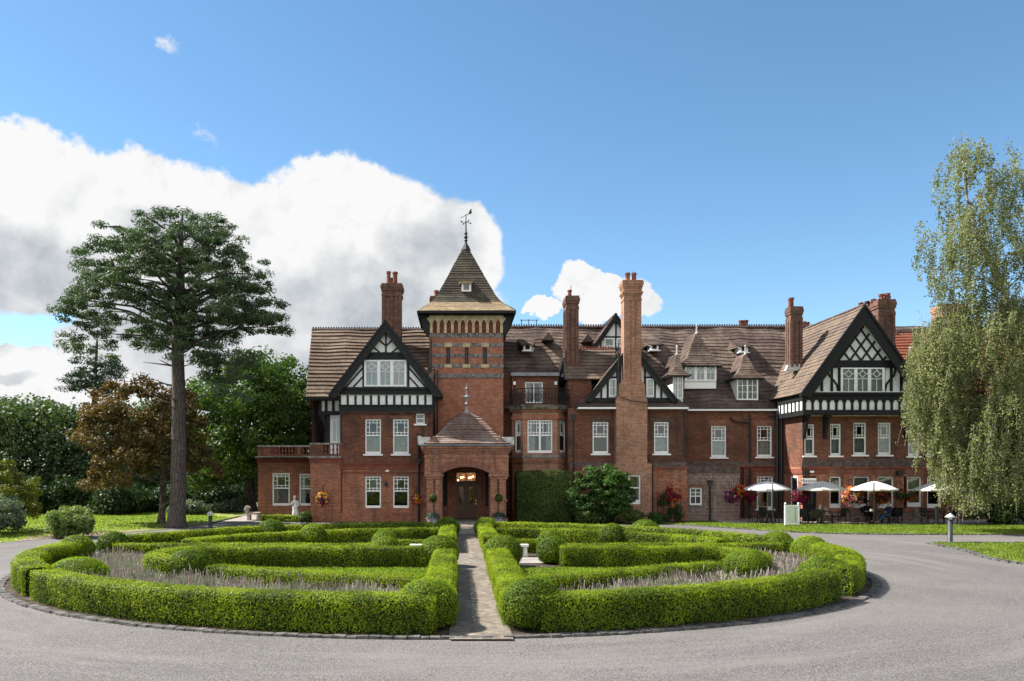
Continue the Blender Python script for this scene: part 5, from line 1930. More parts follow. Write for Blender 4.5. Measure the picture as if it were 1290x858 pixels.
# ---- chimney gable block
YC = 50.0
zec = Z(514, YC)
wn = [(746.5, 531.5, 766.5, 571.5, 'sash', None), (824, 531.5, 842.5, 571.5, 'sash', 'frost')]
section('wall', 716, 863, zec, YC, 56, wn, M['brick'], label='brick wall of the chimney gable block')
mb = MB()
for u in (746.5, 824):
    lintel(mb, u - 3.5, u + 23.5, 526.5, 531, YC, .03)
part(mb, 'flat_arch', M['ledge'])
mb = MB()
x0, x1 = X(716, YC), X(864, YC)
zl0, zl1 = Z(591, YC), Z(582, YC)
mb.box(x0, x1, YC - .28, YC, -.1, zl0)
i0 = len(mb.v)
part(mb, 'wall', M['brick_low'], None, 'thicker lower wall of the chimney gable block')
mb = MB()
for a, b in ((716, 776.5), (816, 864)):
    xa, xb = X(a, YC), X(b, YC)
    mb.box(xa, xb + .06, YC - .34, YC, zl0, zl0 + .12, 1)
    i0 = len(mb.v)
    mb.v += [(xa, YC - .34, zl0 + .12), (xb + .06, YC - .34, zl0 + .12), (xb + .02, YC - .01, zl1), (xa, YC - .01, zl1), (xb + .06, YC, zl0 + .12), (xa, YC, zl0 + .12)]
    for f in ((0, 1, 2, 3), (1, 4, 2), (0, 3, 5)):
        mb.f.append([i0 + k for k in f])
        mb.m.append(0)
part(mb, 'string_course', [M['ledge'], M['terracotta']])
# chimney breast and stack
YK = 49.3
mb = MB()
kw = rect(791, 598.5, 806.5, 635, YK)
ka, kb = X(774, YK), X(820.5, YK)
wall(mb, ka, kb, -.1, Z(584, YK), YK - .12, [kw], .25)
mb.face([(ka, YC, -.1), (ka, YK - .12, -.1), (ka, YK - .12, Z(584, YK)), (ka, YC, Z(584, YK))])
mb.face([(kb, YK - .12, -.1), (kb, YC, -.1), (kb, YC, Z(584, YK)), (kb, YK - .12, Z(584, YK))])
mb.face([(ka, YK - .12, Z(584, YK)), (kb, YK - .12, Z(584, YK)), (kb, YC, Z(584, YK)), (ka, YC, Z(584, YK))])
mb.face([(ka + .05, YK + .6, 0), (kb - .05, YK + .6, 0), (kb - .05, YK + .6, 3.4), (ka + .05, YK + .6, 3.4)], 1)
for a, b, va, vb_, yy in ((776.5, 815.5, 584, 503, YK), (778, 814, 503, 497, YK + .05)):
    mb.box(X(a, YK), X(b, YK), yy, YC + 1.2, Z(va, YK), Z(vb_, YK))
# shoulders stepping in to the stack
sx0, sx1 = X(786.5, YK), X(808.5, YK)
mb.prism([(X(780, YK), Z(497, YK)), (X(813, YK), Z(497, YK)), (X(813, YK), Z(485, YK)), (sx1, Z(478, YK)), (sx0, Z(478, YK)), (X(780, YK), Z(485, YK))], YK + .06, YC + 1.1)
zst = Z(378, YK)
mb.box(sx0, sx1, YK + .1, YK + 1.0, Z(478, YK), zst)
sy0, sy1 = YK + .1, YK + 1.0
mb.box((sx0 + sx1) / 2 - .1, (sx0 + sx1) / 2 + .1, YK + .02, YK + .12, Z(478, YK), zst)
zz = zst
for pr, hh in ((.03, .12), (.0, .22), (.05, .10), (.10, .10), (.03, .20), (.05, .12), (.09, .12), (.12, .20), (.08, .08)):
    mb.box(sx0 - pr, sx1 + pr, sy0 - pr, sy1 + pr, zz, zz + hh)
    zz += hh
big = part(mb, 'chimney', [M['brick_stack'], M['dark']], None, 'tall orange brick chimney stack running up the middle gable')
for u in (792.5, 800.5):
    p = MB()
    r_ = .17
    p.lathe(X(u, YK) + .03, YK + .55, [(r_, zz - .02), (r_, zz + .1), (r_ * .85, zz + .15), (r_ * .82, zz + .42), (r_, zz + .44), (r_, zz + .55), (r_ * .7, zz + .55), (r_ * .7, zz + .45)], 10)
    part(p, 'chimney_pot', M['pot'], big)
window(big, *kw, YK - .12, 'low', 'side', False)
# gable round the chimney
gpt, tri, _ = gable(796, 432, 739, 853, 504, 49.7, 56.5, M['tile'], bb=0.34, face=.28, label='half-timbered gable pierced by the tall chimney', rl='roof over the middle gable')
ax, az, lx, rx, fz, yf = tri
t = MB()
t.box(lx + .3, rx - .3, yf - .05, yf + .03, fz - .02, fz + .16)
t.box(lx + .3, rx - .3, yf - .18, yf + .03, fz - .1, fz - .015)
for (u0, v0, u1, v1) in ((765.5, 503, 765.5, 474), (777.5, 503, 777.5, 462), (812.5, 503, 812.5, 452), (825, 503, 825, 478), (757.5, 503, 757.5, 486), (833, 503, 833, 486), (764, 475.5, 779, 475.5), (811, 475.5, 826, 475.5), (781, 503, 781, 448)):
    t.bar((X(u0, yf), Z(v0, yf)), (X(u1, yf), Z(v1, yf)), .11, yf - .03 - (.002 if v0 == v1 else 0), yf + .03)
part(t, 'timber_frame', M['timber'], gpt)
window(gpt, *rect(767, 477, 776.3, 500, yf), yf - .09, 'one', 'side', False, rec=.02)
window(gpt, *rect(814, 477, 823.5, 500, yf), yf - .09, 'one', 'side', False, rec=.02)
# tiled skirt and white gutter under the gable
sk0, sk1 = X(727, 49.4), X(868, 49.4)
zs0, zs1 = Z(512.5, 49.4), Z(503, 50.3)
roof_part([((sk0, 49.4, zs0), (sk1, 49.4, zs0), (sk1 - .4, 50.3, zs1), (sk0 + .4, 50.3, zs1)), ((sk0, 53, zs0), (sk0, 49.4, zs0), (sk0 + .4, 50.3, zs1), (sk0 + .4, 53, zs1)), ((sk1, 49.4, zs0), (sk1, 53, zs0), (sk1 - .4, 53, zs1), (sk1 - .4, 50.3, zs1))],
          M['tile'], None, step=.2, lift=.03, label='narrow tiled skirt under the middle gable', wob=.008)
mb = MB()
for a, b in ((728, 776.3), (815.8, 867)):
    mb.box(X(a, 49.4), X(b, 49.4), 49.32, 49.55, zs0 - .13, zs0 - .03)
part(mb, 'gutter', M['white'], None, 'white gutter board below the middle gable')
mb = MB()
mb.box(X(728, 49.4), X(867, 49.4), 49.5, 50.0, zs0 - .12, zs0 - .06)
part(mb, 'soffit', M['white'])
# the little hipped return roof and red wall left of the gable
zr1_, zr2_ = Z(478, 51), Z(440, 53.6)
roof_part([((X(711, 51), 51, zr1_), (X(775, 51), 51, zr1_), (X(775, 53.6), 53.6, zr2_), (X(709, 53.6), 53.6, zr2_)), ((X(775, 53.6), 57, zr1_), (X(709, 53.6), 57, zr1_), (X(709, 53.6), 53.6, zr2_), (X(775, 53.6), 53.6, zr2_))], M['tile_left'], None, step=.36, lift=.07,
          ridges=[((X(709, 53.6), 53.6, zr2_), (X(772, 53.6), 53.6, zr2_), .09, True)], label='small return roof beside the middle gable', rm=M['pot'])
section('wall', 715, 745, zr1_ + .05, 51.2, 56, [], M['brick'], z0=zec - .4, label='red attic wall beside the balcony')
mb = MB()
mb.face([(X(710.5, 51.3), 57, zr1_), (X(710.5, 51.3), 51.1, zr1_), (X(709.5, 53.6), 53.6, zr2_ - .05)])
part(mb, 'verge', M['timber'])
chimney(714, 728.5, 470, 390, 372.5, 52.2, 1.4, [(719.5, 362.5, 2.8, .5)], M['brick_old'], flare=2.0, label='sooty chimney between the balcony and the middle gable', flash=True)
# upper half-timbered gable on the main roof
g2, tri2, _ = gable(776, 396, 745.5, 806.5, 440, 54.5, 58.5, M['tile'], bb=.26, face=.2, label='small half-timbered gable high on the main roof', rl='roof of the small upper gable')
ax2, az2, lx2, rx2, fz2, yf2 = tri2
t = MB()
for (u0, v0, u1, v1) in ((776, 440, 776, 404), (757, 440, 757, 425), (795, 440, 795, 425), (755, 424.5, 797, 424.5), (750, 439.5, 802, 439.5)):
    t.bar((X(u0, yf2), Z(v0, yf2)), (X(u1, yf2), Z(v1, yf2)), .10, yf2 - .03 - (.002 if v0 == v1 else 0), yf2 + .03)
part(t, 'timber_frame', M['timber'], g2)
for a in (761, 776.5):
    window(g2, *rect(a, 426, a + 13, 437, yf2), yf2 - .08, 'plain', None, False, rec=.02)
# tiny roof vents with tile hats
for (u, v, Y) in ((664.5, 434, 55.3), (824, 433.5, 55.3), (936.5, 436, 55.2)):
    x, zb_ = X(u, Y), Z(v + 8, Y)
    b = MB().box(x - .28, x + .28, Y - .1, Y + 1.6, zb_, zb_ + .42)
    dm = part(b, 'dormer', M['white'], None, 'tiny white roof vent with a tiled hat')
    part(MB().box(x - .15, x + .15, Y - .115, Y - .09, zb_ + .09, zb_ + .35), 'vent_opening', M['dark'], dm)
    part(MB().box(x - .4, x + .4, Y - .2, Y + .1, zb_ - .06, zb_), 'sill', M['white'], dm)
    roof_part([((x - .42, Y - .25, zb_ + .36), (x + .42, Y - .25, zb_ + .36), (x + .62, Y + 1.1, zb_ + 1.0), (x - .62, Y + 1.1, zb_ + 1.0)), ((x - .62, Y + 1.2, zb_ + .3), (x - .42, Y - .25, zb_ + .36), (x - .62, Y + 1.1, zb_ + 1.0), (x - .62, Y + 1.2, zb_ + 1.0)),
               ((x + .42, Y - .25, zb_ + .36), (x + .62, Y + 1.2, zb_ + .3), (x + .62, Y + 1.2, zb_ + 1.0), (x + .62, Y + 1.1, zb_ + 1.0))], M['tile'], dm, step=.2, lift=.03, wob=.0)
for (u, v, Y) in ((690.5, 425, 56), (740, 427, 56), (1128, 425, 56)):
    x, z_ = X(u, Y), Z(v + 3, Y)
    mb = MB()
    mb.prism([(x - .42, z_ - .05), (x + .42, z_ - .05), (x, z_ + .5)], Y - .25, Y + 1.2)
    part(mb, 'roof_vent', M['tile'])

# ---- link range
YK2 = 52.3
zek = Z(516.5, YK2)
section('wall', 855, 992, zek, YK2, 58, [(896, 536.5, 915, 576, 'sash', 'net'), (953.5, 536.5, 972.5, 575.5, 'sash', 'net'), (953.5, 600, 974, 641, 'sash', 'side')], M['brick'], label='brick wall of the recessed link range', left=False, right=False)
mb = MB()
z0, z1 = Z(588.5, YK2), Z(581, YK2)
mb.box(X(862, YK2), X(1000, YK2), YK2 - .05, YK2 + .05, z0 - .28, z0)
mb.box(X(862, YK2), X(1000, YK2), YK2 - .14, YK2 + .05, z0, z0 + .1)
i0 = len(mb.v)
mb.v += [(X(862, YK2), YK2 - .14, z0 + .1), (X(1000, YK2), YK2 - .14, z0 + .1), (X(1000, YK2), YK2 - .005, z1), (X(862, YK2), YK2 - .005, z1)]
mb.f.append([i0, i0 + 1, i0 + 2, i0 + 3])
mb.m.append(1)
part(mb, 'string_course', [M['terracotta'], M['ledge']])
mb = MB()
for u in (896, 953.5):
    lintel(mb, u - 2, u + 21, 529, 536.5, YK2)
lintel(mb, 952, 976, 592, 600, YK2)
part(mb, 'flat_arch', M['gauged'])
mb = MB()
mb.box(X(866, 52.1), X(988, 52.1), 52.0, 52.16, zr_e - .09, zr_e + .03)
part(mb, 'gutter', M['white'], None, 'white gutter along the link roof')
mb = MB()
mb.box(X(862, 52.1), X(990, 52.1), 51.98, 52.2, zr_e + .03, zr_e + .09)
part(mb, 'gutter', M['timber'])
# brick outhouse
YO = 50.2
section('wall', 861, 932, Z(596, YO), YO, YK2, [(869, 614.5, 884.5, 636, 'four', 'blind', False)], M['brick_grey'], label='purplish brick outhouse wall')
mb = MB()
mb.prism([(X(860.5, YO), Z(596, YO)), (X(932.5, YO), Z(596, YO)), (X(931.5, YO), Z(587.5, YO)), (X(861, YO), Z(586.5, YO))], YO - .06, YK2)
part(mb, 'flat_roof', M['ledge'], None, 'weathered grey top of the outhouse')
mb = MB()
lintel(mb, 867.5, 886, 609.5, 614.5, YO)
part(mb, 'flat_arch', M['gauged'])
part(MB().box(X(868.5, YO), X(885, YO), YO - .05, YO + .05, Z(637.5, YO), Z(636, YO)), 'sill', M['stonegrey'])


def hip_dormer(u0, u1, vtop, vbase, uap, vap, Y, dep, style, oh=.22, win=None, label=None, cheeks=None, fin=True):
    x0, x1 = X(u0, Y), X(u1, Y)
    zb_, ze = Z(vbase, Y), Z(vtop, Y)
    mb = MB()
    mb.box(x0 + .03, x1 - .03, Y + .06, Y + dep, zb_ - .5, ze)
    dm = part(mb, 'dormer', cheeks or M['white'], None, label)
    wx0, wx1 = x0 + .03, x1 - .03
    window(dm, wx0, wx1, zb_, ze, Y - .07, style, 'full', False, rec=.04)
    part(MB().box(wx0, wx1, Y + .02, Y + .05, zb_, ze), 'curtain', M['curtain'], dm)
    xa, za = X(uap, Y + dep * .35), Z(vap, Y + dep * .35)
    yf_ = Y - oh
    w0, w1 = x0 - oh, x1 + oh
    m0, m1 = x0 + (xa - x0) * .22, x1 + (xa - x1) * .22
    zm_ = ze + (za - ze) * .16
    ya = Y + min(1.0, dep * .35)
    pl = [((w0, yf_, ze - .05), (w1, yf_, ze - .05), (m1, yf_ + .35, zm_ + .12), (m0, yf_ + .35, zm_ + .12)),
          ((m0, yf_ + .35, zm_ + .12), (m1, yf_ + .35, zm_ + .12), (xa + .02, ya, za), (xa - .02, ya, za)),
          ((w0, Y + dep, ze - .05), (w0, yf_, ze - .05), (m0, yf_ + .35, zm_ + .12), (m0, Y + dep, zm_ + .12)),
          ((m0, Y + dep, zm_ + .12), (m0, yf_ + .35, zm_ + .12), (xa - .02, ya, za), (xa - .02, Y + dep, za)),
          ((w1, yf_, ze - .05), (w1, Y + dep, ze - .05), (m1, Y + dep, zm_ + .12), (m1, yf_ + .35, zm_ + .12)),
          ((m1, yf_ + .35, zm_ + .12), (m1, Y + dep, zm_ + .12), (xa + .02, Y + dep, za), (xa + .02, ya, za))]
    roof_part(pl, M['tile'], dm, step=.2, lift=.03, name='roof', wob=.004)
    part(MB().box(w0 + .03, w1 - .03, yf_ + .03, Y + dep, ze - .12, ze - .04), 'soffit', M['timber'], dm)
    if fin:
        part(MB().lathe(xa, ya, [(.10, za - .1), (.06, za + .1), (.045, za + .4), (.09, za + .46), (.03, za + .56)], 8), 'finial', M['lead_pale'], dm)
    return dm


hip_dormer(862, 903, 460, 480, 877, 419, 53.2, 3.2, 'case3', oh=.3, label='wide white dormer with a tall tiled hip')
hip_dormer(927.5, 955.5, 476, 504, 939, 445, 52.7, 2.6, 'case2', oh=.3, label='narrow white dormer with two casements')
hip_dormer(847, 861, 472.5, 502, 852.5, 446, 51.9, 3.0, 'case2', oh=.4, label='small turret dormer beside the middle gable')

# ---- right wing
YR = 49.0
xw0, xw1 = X(1011, YR), X(1163, YR)
zjr = Z(517, YR)
up = [(1013.5, 534.5, 1026, 574, 'sash', 'net'), (1046, 534, 1059.5, 574, 'sash', 'net'), (1075, 532.5, 1091.5, 573, 'sash', 'net'), (1106, 532.5, 1122.5, 573, 'sash', 'net'), (1144, 535.5, 1158, 574.5, 'sash', 'net')]
lo = [(1010.5, 600, 1028.5, 657.5, 'door'), (1045, 600.5, 1059.5, 640, 'low', 'blind', False), (1075, 600.5, 1095.5, 640, 'low', 'blind', False), (1105.5, 600.5, 1126, 640, 'low', 'blind', False), (1143, 600.5, 1161, 638.5, 'low', 'blind', False)]
ops = [rect(*w[:4], YR) for w in up + lo]
ops[5] = (ops[5][0] + .03, ops[5][1], -.1, ops[5][3])
zdv = Z(588, YR)
mb = MB()
wall(mb, xw0, xw1, zdv, zjr + .3, YR, ops)
mb.face([(xw0, YK2, zdv), (xw0, YR, zdv), (xw0, YR, zjr + .3), (xw0, YK2, zjr + .3)])
mb.face([(xw1, YR, zdv), (xw1, 56, zdv), (xw1, 56, zjr + .3), (xw1, YR, zjr + .3)])
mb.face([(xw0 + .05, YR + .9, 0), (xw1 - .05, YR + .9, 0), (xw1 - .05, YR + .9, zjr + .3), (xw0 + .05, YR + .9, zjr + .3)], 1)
part(mb, 'wall', [M['brick'], M['dark']], None, 'upper brick wall of the right wing')
mb = MB()
wall(mb, xw0, xw1, -.1, zdv, YR, ops)
mb.face([(xw0, YK2, -.1), (xw0, YR, -.1), (xw0, YR, zdv), (xw0, YK2, zdv)])
mb.face([(xw1, YR, -.1), (xw1, 56, -.1), (xw1, 56, zdv), (xw1, YR, zdv)])
part(mb, 'wall', [M['brick_low'], M['dark']], None, 'lower brick wall of the right wing')
for w, op in zip(up, ops[:5]):
    window(None, *op, YR, w[4], w[5], True)
for w, op in zip(lo[1:], ops[6:]):
    window(None, *op, YR, w[4], w[5], False)
# window on the left return and narrow side light
rw = MB()
for a, b in ((49.6, 49.68), (50.5, 50.58)):
    rw.box(xw0 - .04, xw0 + .03, a, b, Z(640, 50), Z(600, 50))
rw.box(xw0 - .04, xw0 + .03, 49.68, 50.5, Z(640, 50), Z(637, 50))
rw.box(xw0 - .04, xw0 + .03, 49.68, 50.5, Z(602, 50), Z(600, 50))
rw.box(xw0 - .03, xw0 + .03, 49.68, 50.5, Z(621, 50), Z(619, 50))
rwo = part(rw, 'window', M['white'])
part(MB().box(xw0 - .012, xw0 - .004, 49.68, 50.5, Z(637, 50), Z(602, 50)), 'pane', M['dark'], rwo)
part(MB().box(X(1137.8, YR), X(1140.2, YR), YR - .1, YR, Z(640, YR), Z(600, YR)), 'window_post', M['white'])
# door with sign
dop = ops[5]
mb = MB()
yy = YR + .1
mb.box(dop[0], dop[0] + .08, yy, yy + .1, 0, dop[3])
mb.box(dop[1] - .08, dop[1], yy, yy + .1, 0, dop[3])
mb.box(dop[0] + .08, dop[1] - .08, yy + .03, yy + .09, 0, 1.1)
dz = Z(621, YR)
mb.box(dop[0], dop[1], yy, yy + .1, dz, dz + .1)
mb.box(dop[0], dop[1], yy, yy + .1, dop[3] - .06, dop[3])
for k in range(4):
    x = dop[0] + .08 + (dop[1] - dop[0] - .16) * k / 3
    mb.box(x - .035, x + .035, yy + .03, yy + .09, 1.1, dz)
for k in range(1, 4):
    z_ = 1.1 + (dz - 1.1) * k / 4
    mb.box(dop[0] + .08, dop[1] - .08, yy + .032, yy + .088, z_ - .03, z_ + .03)
dr = part(mb, 'door', M['timber'], None, 'black half-glazed side door')
part(MB().face([(dop[0], yy + .06, 1.1), (dop[1], yy + .06, 1.1), (dop[1], yy + .06, dop[3]), (dop[0], yy + .06, dop[3])]), 'pane', M['glass'], dr)
part(MB().box(dop[0], dop[1], yy + .3, yy + .33, 1.1, dz), 'curtain', M['blind'], dr)
mb = MB()
zb_ = Z(590.5, YR)
mb.box(xw0 - .05, xw1 + .05, YR - .05, YR + .05, Z(597, YR), zb_, 0)
mb.box(xw0 - .1, xw1 + .1, YR - .11, YR + .05, zb_, zb_ + .12, 0)
mb.box(xw0 - .05, YR and xw0, YR + .05, YK2, Z(597, YR), zb_, 0)
i0 = len(mb.v)
mb.v += [(xw0 - .1, YR - .11, zb_ + .12), (xw1 + .1, YR - .11, zb_ + .12), (xw1, YR - .005, Z(578, YR)), (xw0, YR - .005, Z(578, YR))]
mb.f.append([i0, i0 + 1, i0 + 2, i0 + 3])
mb.m.append(1)
part(mb, 'string_course', [M['terracotta'], M['ledge']])
mb = MB()
for u, w_ in ((1075, 16.5), (1106, 16.5)):
    lintel(mb, u - 3, u + w_ + 3, 528, 532.5, YR, .03)
for u, w_ in ((1045, 14.5), (1075, 20.5), (1105.5, 20.5), (1143, 18)):
    lintel(mb, u - 1.5, u + w_ + 1.5, 591.5, 600.5, YR, .055)
part(mb, 'flat_arch', M['gauged'])
mb = MB()
mb.box(xw0 - .07, dop[0] - .02, YR - .08, YR + .05, -.1, .6)
mb.box(dop[1] + .02, xw1 + .05, YR - .08, YR + .05, -.1, .6)
part(mb, 'plinth', M['brick_grey'])
for a, b in ((1061, 1073), (1128, 1141)):
    part(MB().box(X(a, YR), X(b, YR), YR - .10, YR + .02, .6, Z(597, YR)), 'buttress', M['brick_low'])
mb = MB()
for u in (1014.5, 1131.5):
    mb.box(X(u, YR) - .16, X(u, YR) + .16, YR - .3, YR, Z(599.5, YR), Z(593, YR))
part(mb, 'speaker', M['iron'])
mb = MB()
mb.box(X(1017.5, YR), X(1024.5, YR), YR - .12, YR, Z(595.5, YR), Z(593.2, YR))
mb.box(X(488, YL) - .1, X(488, YL) + .1, YL - .1, YL, Z(594.5, YL), Z(592, YL))
part(mb, 'security_light', M['white'])
mb = MB()
mb.box(X(487, YL) - .12, X(487, YL) + .06, YL - .22, YL, Z(611.5, YL), Z(608.5, YL))
mb.box(X(487, YL) - .02, X(487, YL) + .02, YL - .06, YL, Z(609, YL), Z(606.5, YL))
part(mb, 'security_camera', M['iron'])

gr, tri, _ = gable(1089.5, 384.5, 1010.5, 1166.5, 495, 47.8, 57.6, M['tile_gable'], bb=.60, face=.4, label='big right half-timbered gable with diamond lattice', rl='long sunlit roof behind the right gable')
ax, az, lx, rx, fz, yf = tri
YQ = 48.15
jl, jr = X(1012.5, YQ), X(1154, YQ)
zz0, zz1 = Z(523, YQ), Z(493, YQ)
jt = MB()
jt.box(jl, jr, YQ, 52.2, zz0 + .2, zz1)
part(jt, 'jetty', M['plaster'], gr)
t = MB()
t.box(jl - .06, jr + .06, YQ - .10, YQ + .05, zz0, Z(516.5, YQ))
t.box(jl - .06, jr + .06, YQ - .10, YQ + .05, Z(504, YQ), Z(496.5, YQ))
t.box(jl - .12, jr + .12, YQ - .22, YQ + .05, Z(497.5, YQ), Z(494.5, YQ))
for i in range(15):
    x = jl + .05 + (jr - jl - .1) * i / 14
    t.box(x - .07, x + .07, YQ - .05, YQ + .02, Z(516.5, YQ), Z(504, YQ))
    t.prism([(x - .15, Z(504, YQ)), (x + .15, Z(504, YQ)), (x + .07, Z(508, YQ)), (x - .07, Z(508, YQ))], YQ - .052, YQ + .02)
t.box(jl - .06, jl + .02, YQ + .05, 52.2, zz0, Z(516.5, YQ))
t.box(jl - .06, jl + .02, YQ + .05, 52.2, Z(504, YQ), Z(494, YQ))
for i in range(8):
    y = YQ + .05 + 3.9 * i / 7
    t.box(jl - .05, jl + .02, y - .07, y + .07, Z(516.5, YQ), Z(504, YQ))
zc0, zc1 = Z(463.5, yf), Z(454, yf)
zs_ = Z(495.5, yf)
a, b = halfwidth(tri, zc0)
t.box(a + .3, b - .3, yf - .07, yf + .03, zc0, zc1)
a, b = halfwidth(tri, zs_ + .05)
t.box(a + .25, b - .25, yf - .07, yf + .03, Z(498, yf), zs_)
# diamond lattice above the collar
a, b = halfwidth(tri, zc1)
a, b = a + .62, b - .62
za = az - .95
n = 5
W = b - a
Ht = za - zc1
for i in range(n):
    x = a + W * (i + .5) / n
    s = Ht / (W / 2)
    # up to the right until the right slope
    for sg, off in ((1, 0.0), (-1, 0.003)):
        e = b if sg > 0 else a
        d = abs(e - x)
        # slope line from (e, zc1) rising inward at s; brace rises at s outward
        xm_ = x + sg * d / 2
        t.bar((x, zc1), (xm_, zc1 + s * d / 2), .10, yf - .03 + off, yf + .03)
for s in (-1, 1):
    for du in (28, 37.5, 50, 61):
        x = ax + s * du * yf / F
        top = az - (az - fz) * abs(x - ax) / abs((lx if s < 0 else rx) - ax) - .4
        top = min(top, zc0)
        if top > zs_:
            t.box(x - .075, x + .075, yf - .035, yf + .03, zs_, top)
    # S-curved brace
    pts = [(29, 496), (31, 485), (36, 478), (41, 473), (43, 463)]
    for p, q in zip(pts[:-1], pts[1:]):
        t.bar((ax + s * p[0] * yf / F, Z(p[1], yf)), (ax + s * q[0] * yf / F, Z(q[1], yf)), .10, yf - .04, yf + .03)
part(t, 'timber_frame', M['timber'], gr)
window(gr, *rect(1058.5, 463.5, 1113.5, 495, yf), yf - .13, 'case3', 'full', False, rec=.03)
# jetty brackets
for u in (1012.5, 1038.5, 1140.5):
    x = X(u, YR)
    mb = MB()
    for (y0_, z0_), (y1_, z1_) in (((YR - .02, Z(552, YR)), (YR - .02, zz0)), ((YQ - .1, zz0), (YR, zz0))):
        pass
    mb.box(x - .10, x + .10, YR - .14, YR, Z(553, YR), zz0 + .2)
    mb.box(x - .10, x + .10, YQ, YR, zz0, zz0 + .16)
    cur = [(YR - .12, Z(549, YR)), (YR - .22, Z(541, YR)), (YR - .42, Z(532, YR)), (YR - .8, zz0 + .02)]
    for (ya, za_), (yb_, zb2) in zip(cur[:-1], cur[1:]):
        mb.tube([(x, ya, za_), (x, yb_, zb2)], .10, 6)
    part(mb, 'bracket', M['timber'])
part(MB().box(X(1016, YR), X(1150, YR), YR - .1, YR - .002, Z(524.5, YR), Z(521.8, YR)), 'fascia', M['stone'])
chimney(996.5, 1010.5, 462, 404, 386, 51.2, .75, [(997.5, 375, 2.7, .35), (1001.5, 373, 2.9, .7)], M['brick_old'], flare=1.6, label='twin-flue chimney left of the right gable', flash=True)
chimney(1107, 1127, 460, 397, 377, 51.5, 1.6, [(1112, 370, 3.4, .1), (1119.5, 369, 3.6, .12), (1107.5, 374, 3.2, .45), (1103.5, 375, 3.0, .7), (1099.5, 376, 3, .95), (1124, 371, 3, .3)], M['brick_old'], flare=2, label='broad many-potted chimney behind the right gable')
chimney(932, 945, 420, 412.5, 411, 60.5, .8, [(934.5, 403, 2.8, .3), (939, 402.5, 2.8, .5), (943, 402, 2.6, .6)], M['brick'], flare=.4, ribs=False, label='row of red pots beyond the ridge')
chimney(1012, 1024, 420, 412.5, 411, 60.5, .8, [(1014.5, 404.5, 3, .3), (1020.5, 404.5, 3, .6)], M['brick'], flare=.4, ribs=False, label='pair of red pots beyond the ridge')
# far right range behind the birch
section('wall', 1163, 1330, Z(516, 51), 51, 56, [(1168, 536, 1184, 574, 'sash', 'net'), (1215, 536, 1232, 574, 'sash', 'net'), (1168, 601, 1186, 640, 'low', 'blind', False), (1222, 601, 1240, 640, 'low', 'blind', False)], M['brick'], label='brick range behind the birch tree', left=False)
zr3, ze3 = Z(418, 56), Z(514, 50.4)
roof_part([((X(1150, 50.4), 50.4, ze3), (X(1340, 50.4), 50.4, ze3), (X(1340, 56), 56, zr3), (X(1124, 56), 56, zr3))], M['tile_red'], None, step=.34, lift=.05, ridges=[((X(1120, 56), 56, zr3), (X(1330, 56), 56, zr3))], label='redder tiled roof at the right end')
part(MB().box(X(1150, 50.4), X(1330, 50.4), 50.3, 50.45, ze3 - .15, ze3), 'gutter', M['white'], None, 'white gutter at the right end')
chimney(1190, 1216, 465, 398, 383, 53, 1.4, [], M['brick_stack'], flare=2, label='orange brick chimney behind the birch')
hip_dormer(1134, 1160, 470, 490, 1147, 447, 53.2, 2.6, 'case2', oh=.3, label='tiled dormer half hidden by the birch')

# drainpipes
pipe([(X(527.5, 48.85), 48.85, 0), (X(527.5, 48.85), 48.85, Z(561, 48.85))], .07, (X(527.5, 48.85), 48.85, Z(578, 48.85)))
pipe([(X(429.3, 48.9), 48.9, Z(558, 48.9)), (X(429.3, 48.9), 48.9, Z(500, 48.9))], .055)
pipe([(X(547.5, 49.6), 49.6, 4.5), (X(547.5, 49.6), 49.6, Z(465, 49.6)), (X(541, 50), 50.6, Z(463, 50))], .07, (X(541.5, 50.2), 50.2, Z(463, 50.2)))
pipe([(X(551, 50.8), 50.8, 4.5), (X(551, 50.8), 50.8, Z(466, 50.8))], .055)
pipe([(X(543, 51.4), 51.4, Z(465, 51.4)), (X(543, 51.4), 51.4, Z(426, 51.4))], .06)
pipe([(X(722.5, 49.6), 49.6, 0), (X(722.5, 49.6), 49.6, Z(528, 49.6))], .06, (X(722.5, 49.6), 49.6, Z(522, 49.6)))
pipe([(X(823, 49.2), 49.45, 0), (X(823, 49.2), 49.45, Z(584, 49.2)), (X(816.5, 49.2), 49.62, Z(574, 49.2)), (X(814, 49.2), 49.85, Z(533, 49.2)), (X(814, 49.2), 49.85, Z(516, 49.2))], .055)
pipe([(X(862.3, 49.8), 49.8, Z(576, 49.8)), (X(862.3, 49.8), 49.8, Z(517, 49.8))], .05)
pipe([(X(894.5, 50.05), 50.05, 0), (X(894.5, 50.05), 50.05, Z(612, 50))], .065, (X(894.5, 50.05), 50.05, Z(605, 50)))
pipe([(X(945, 52.2), 52.2, Z(582, 52.2)), (X(945, 52.2), 52.2, Z(522, 52.2))], .055)
pipe([(X(945, 52.2), 52.2, Z(532.5, 52.2)), (X(925, 52.2), 52.2, Z(531, 52.2)), (X(919.5, 52.2), 52.2, Z(526, 52.2))], .06)
pipe([(X(945, 52.1), 52.1, 0), (X(945, 52.1), 52.1, Z(590, 52.1))], .055)
pipe([(X(936, 52.1), 52.1, 0), (X(936, 52.1), 52.1, Z(589, 52.1)), (X(926, 52.1), 52.1, Z(588, 52.1))], .05)
pipe([(X(979, 51.9), 51.9, 0), (X(979, 51.9), 51.9, Z(518, 51.9))], .10)
pipe([(X(984.5, 51.8), 51.8, 0), (X(984.5, 51.8), 51.8, Z(518, 51.8))], .08)
pipe([(X(969, 52), 52, Z(525, 52)), (X(981, 52), 52, Z(524, 52))], .08)
pipe([(X(782, 49.1), 49.15, Z(500, 49.1)), (X(795, 49.1), 49.05, Z(505, 49.1)), (X(815, 49.1), 49.15, Z(507, 49.1))], .035)
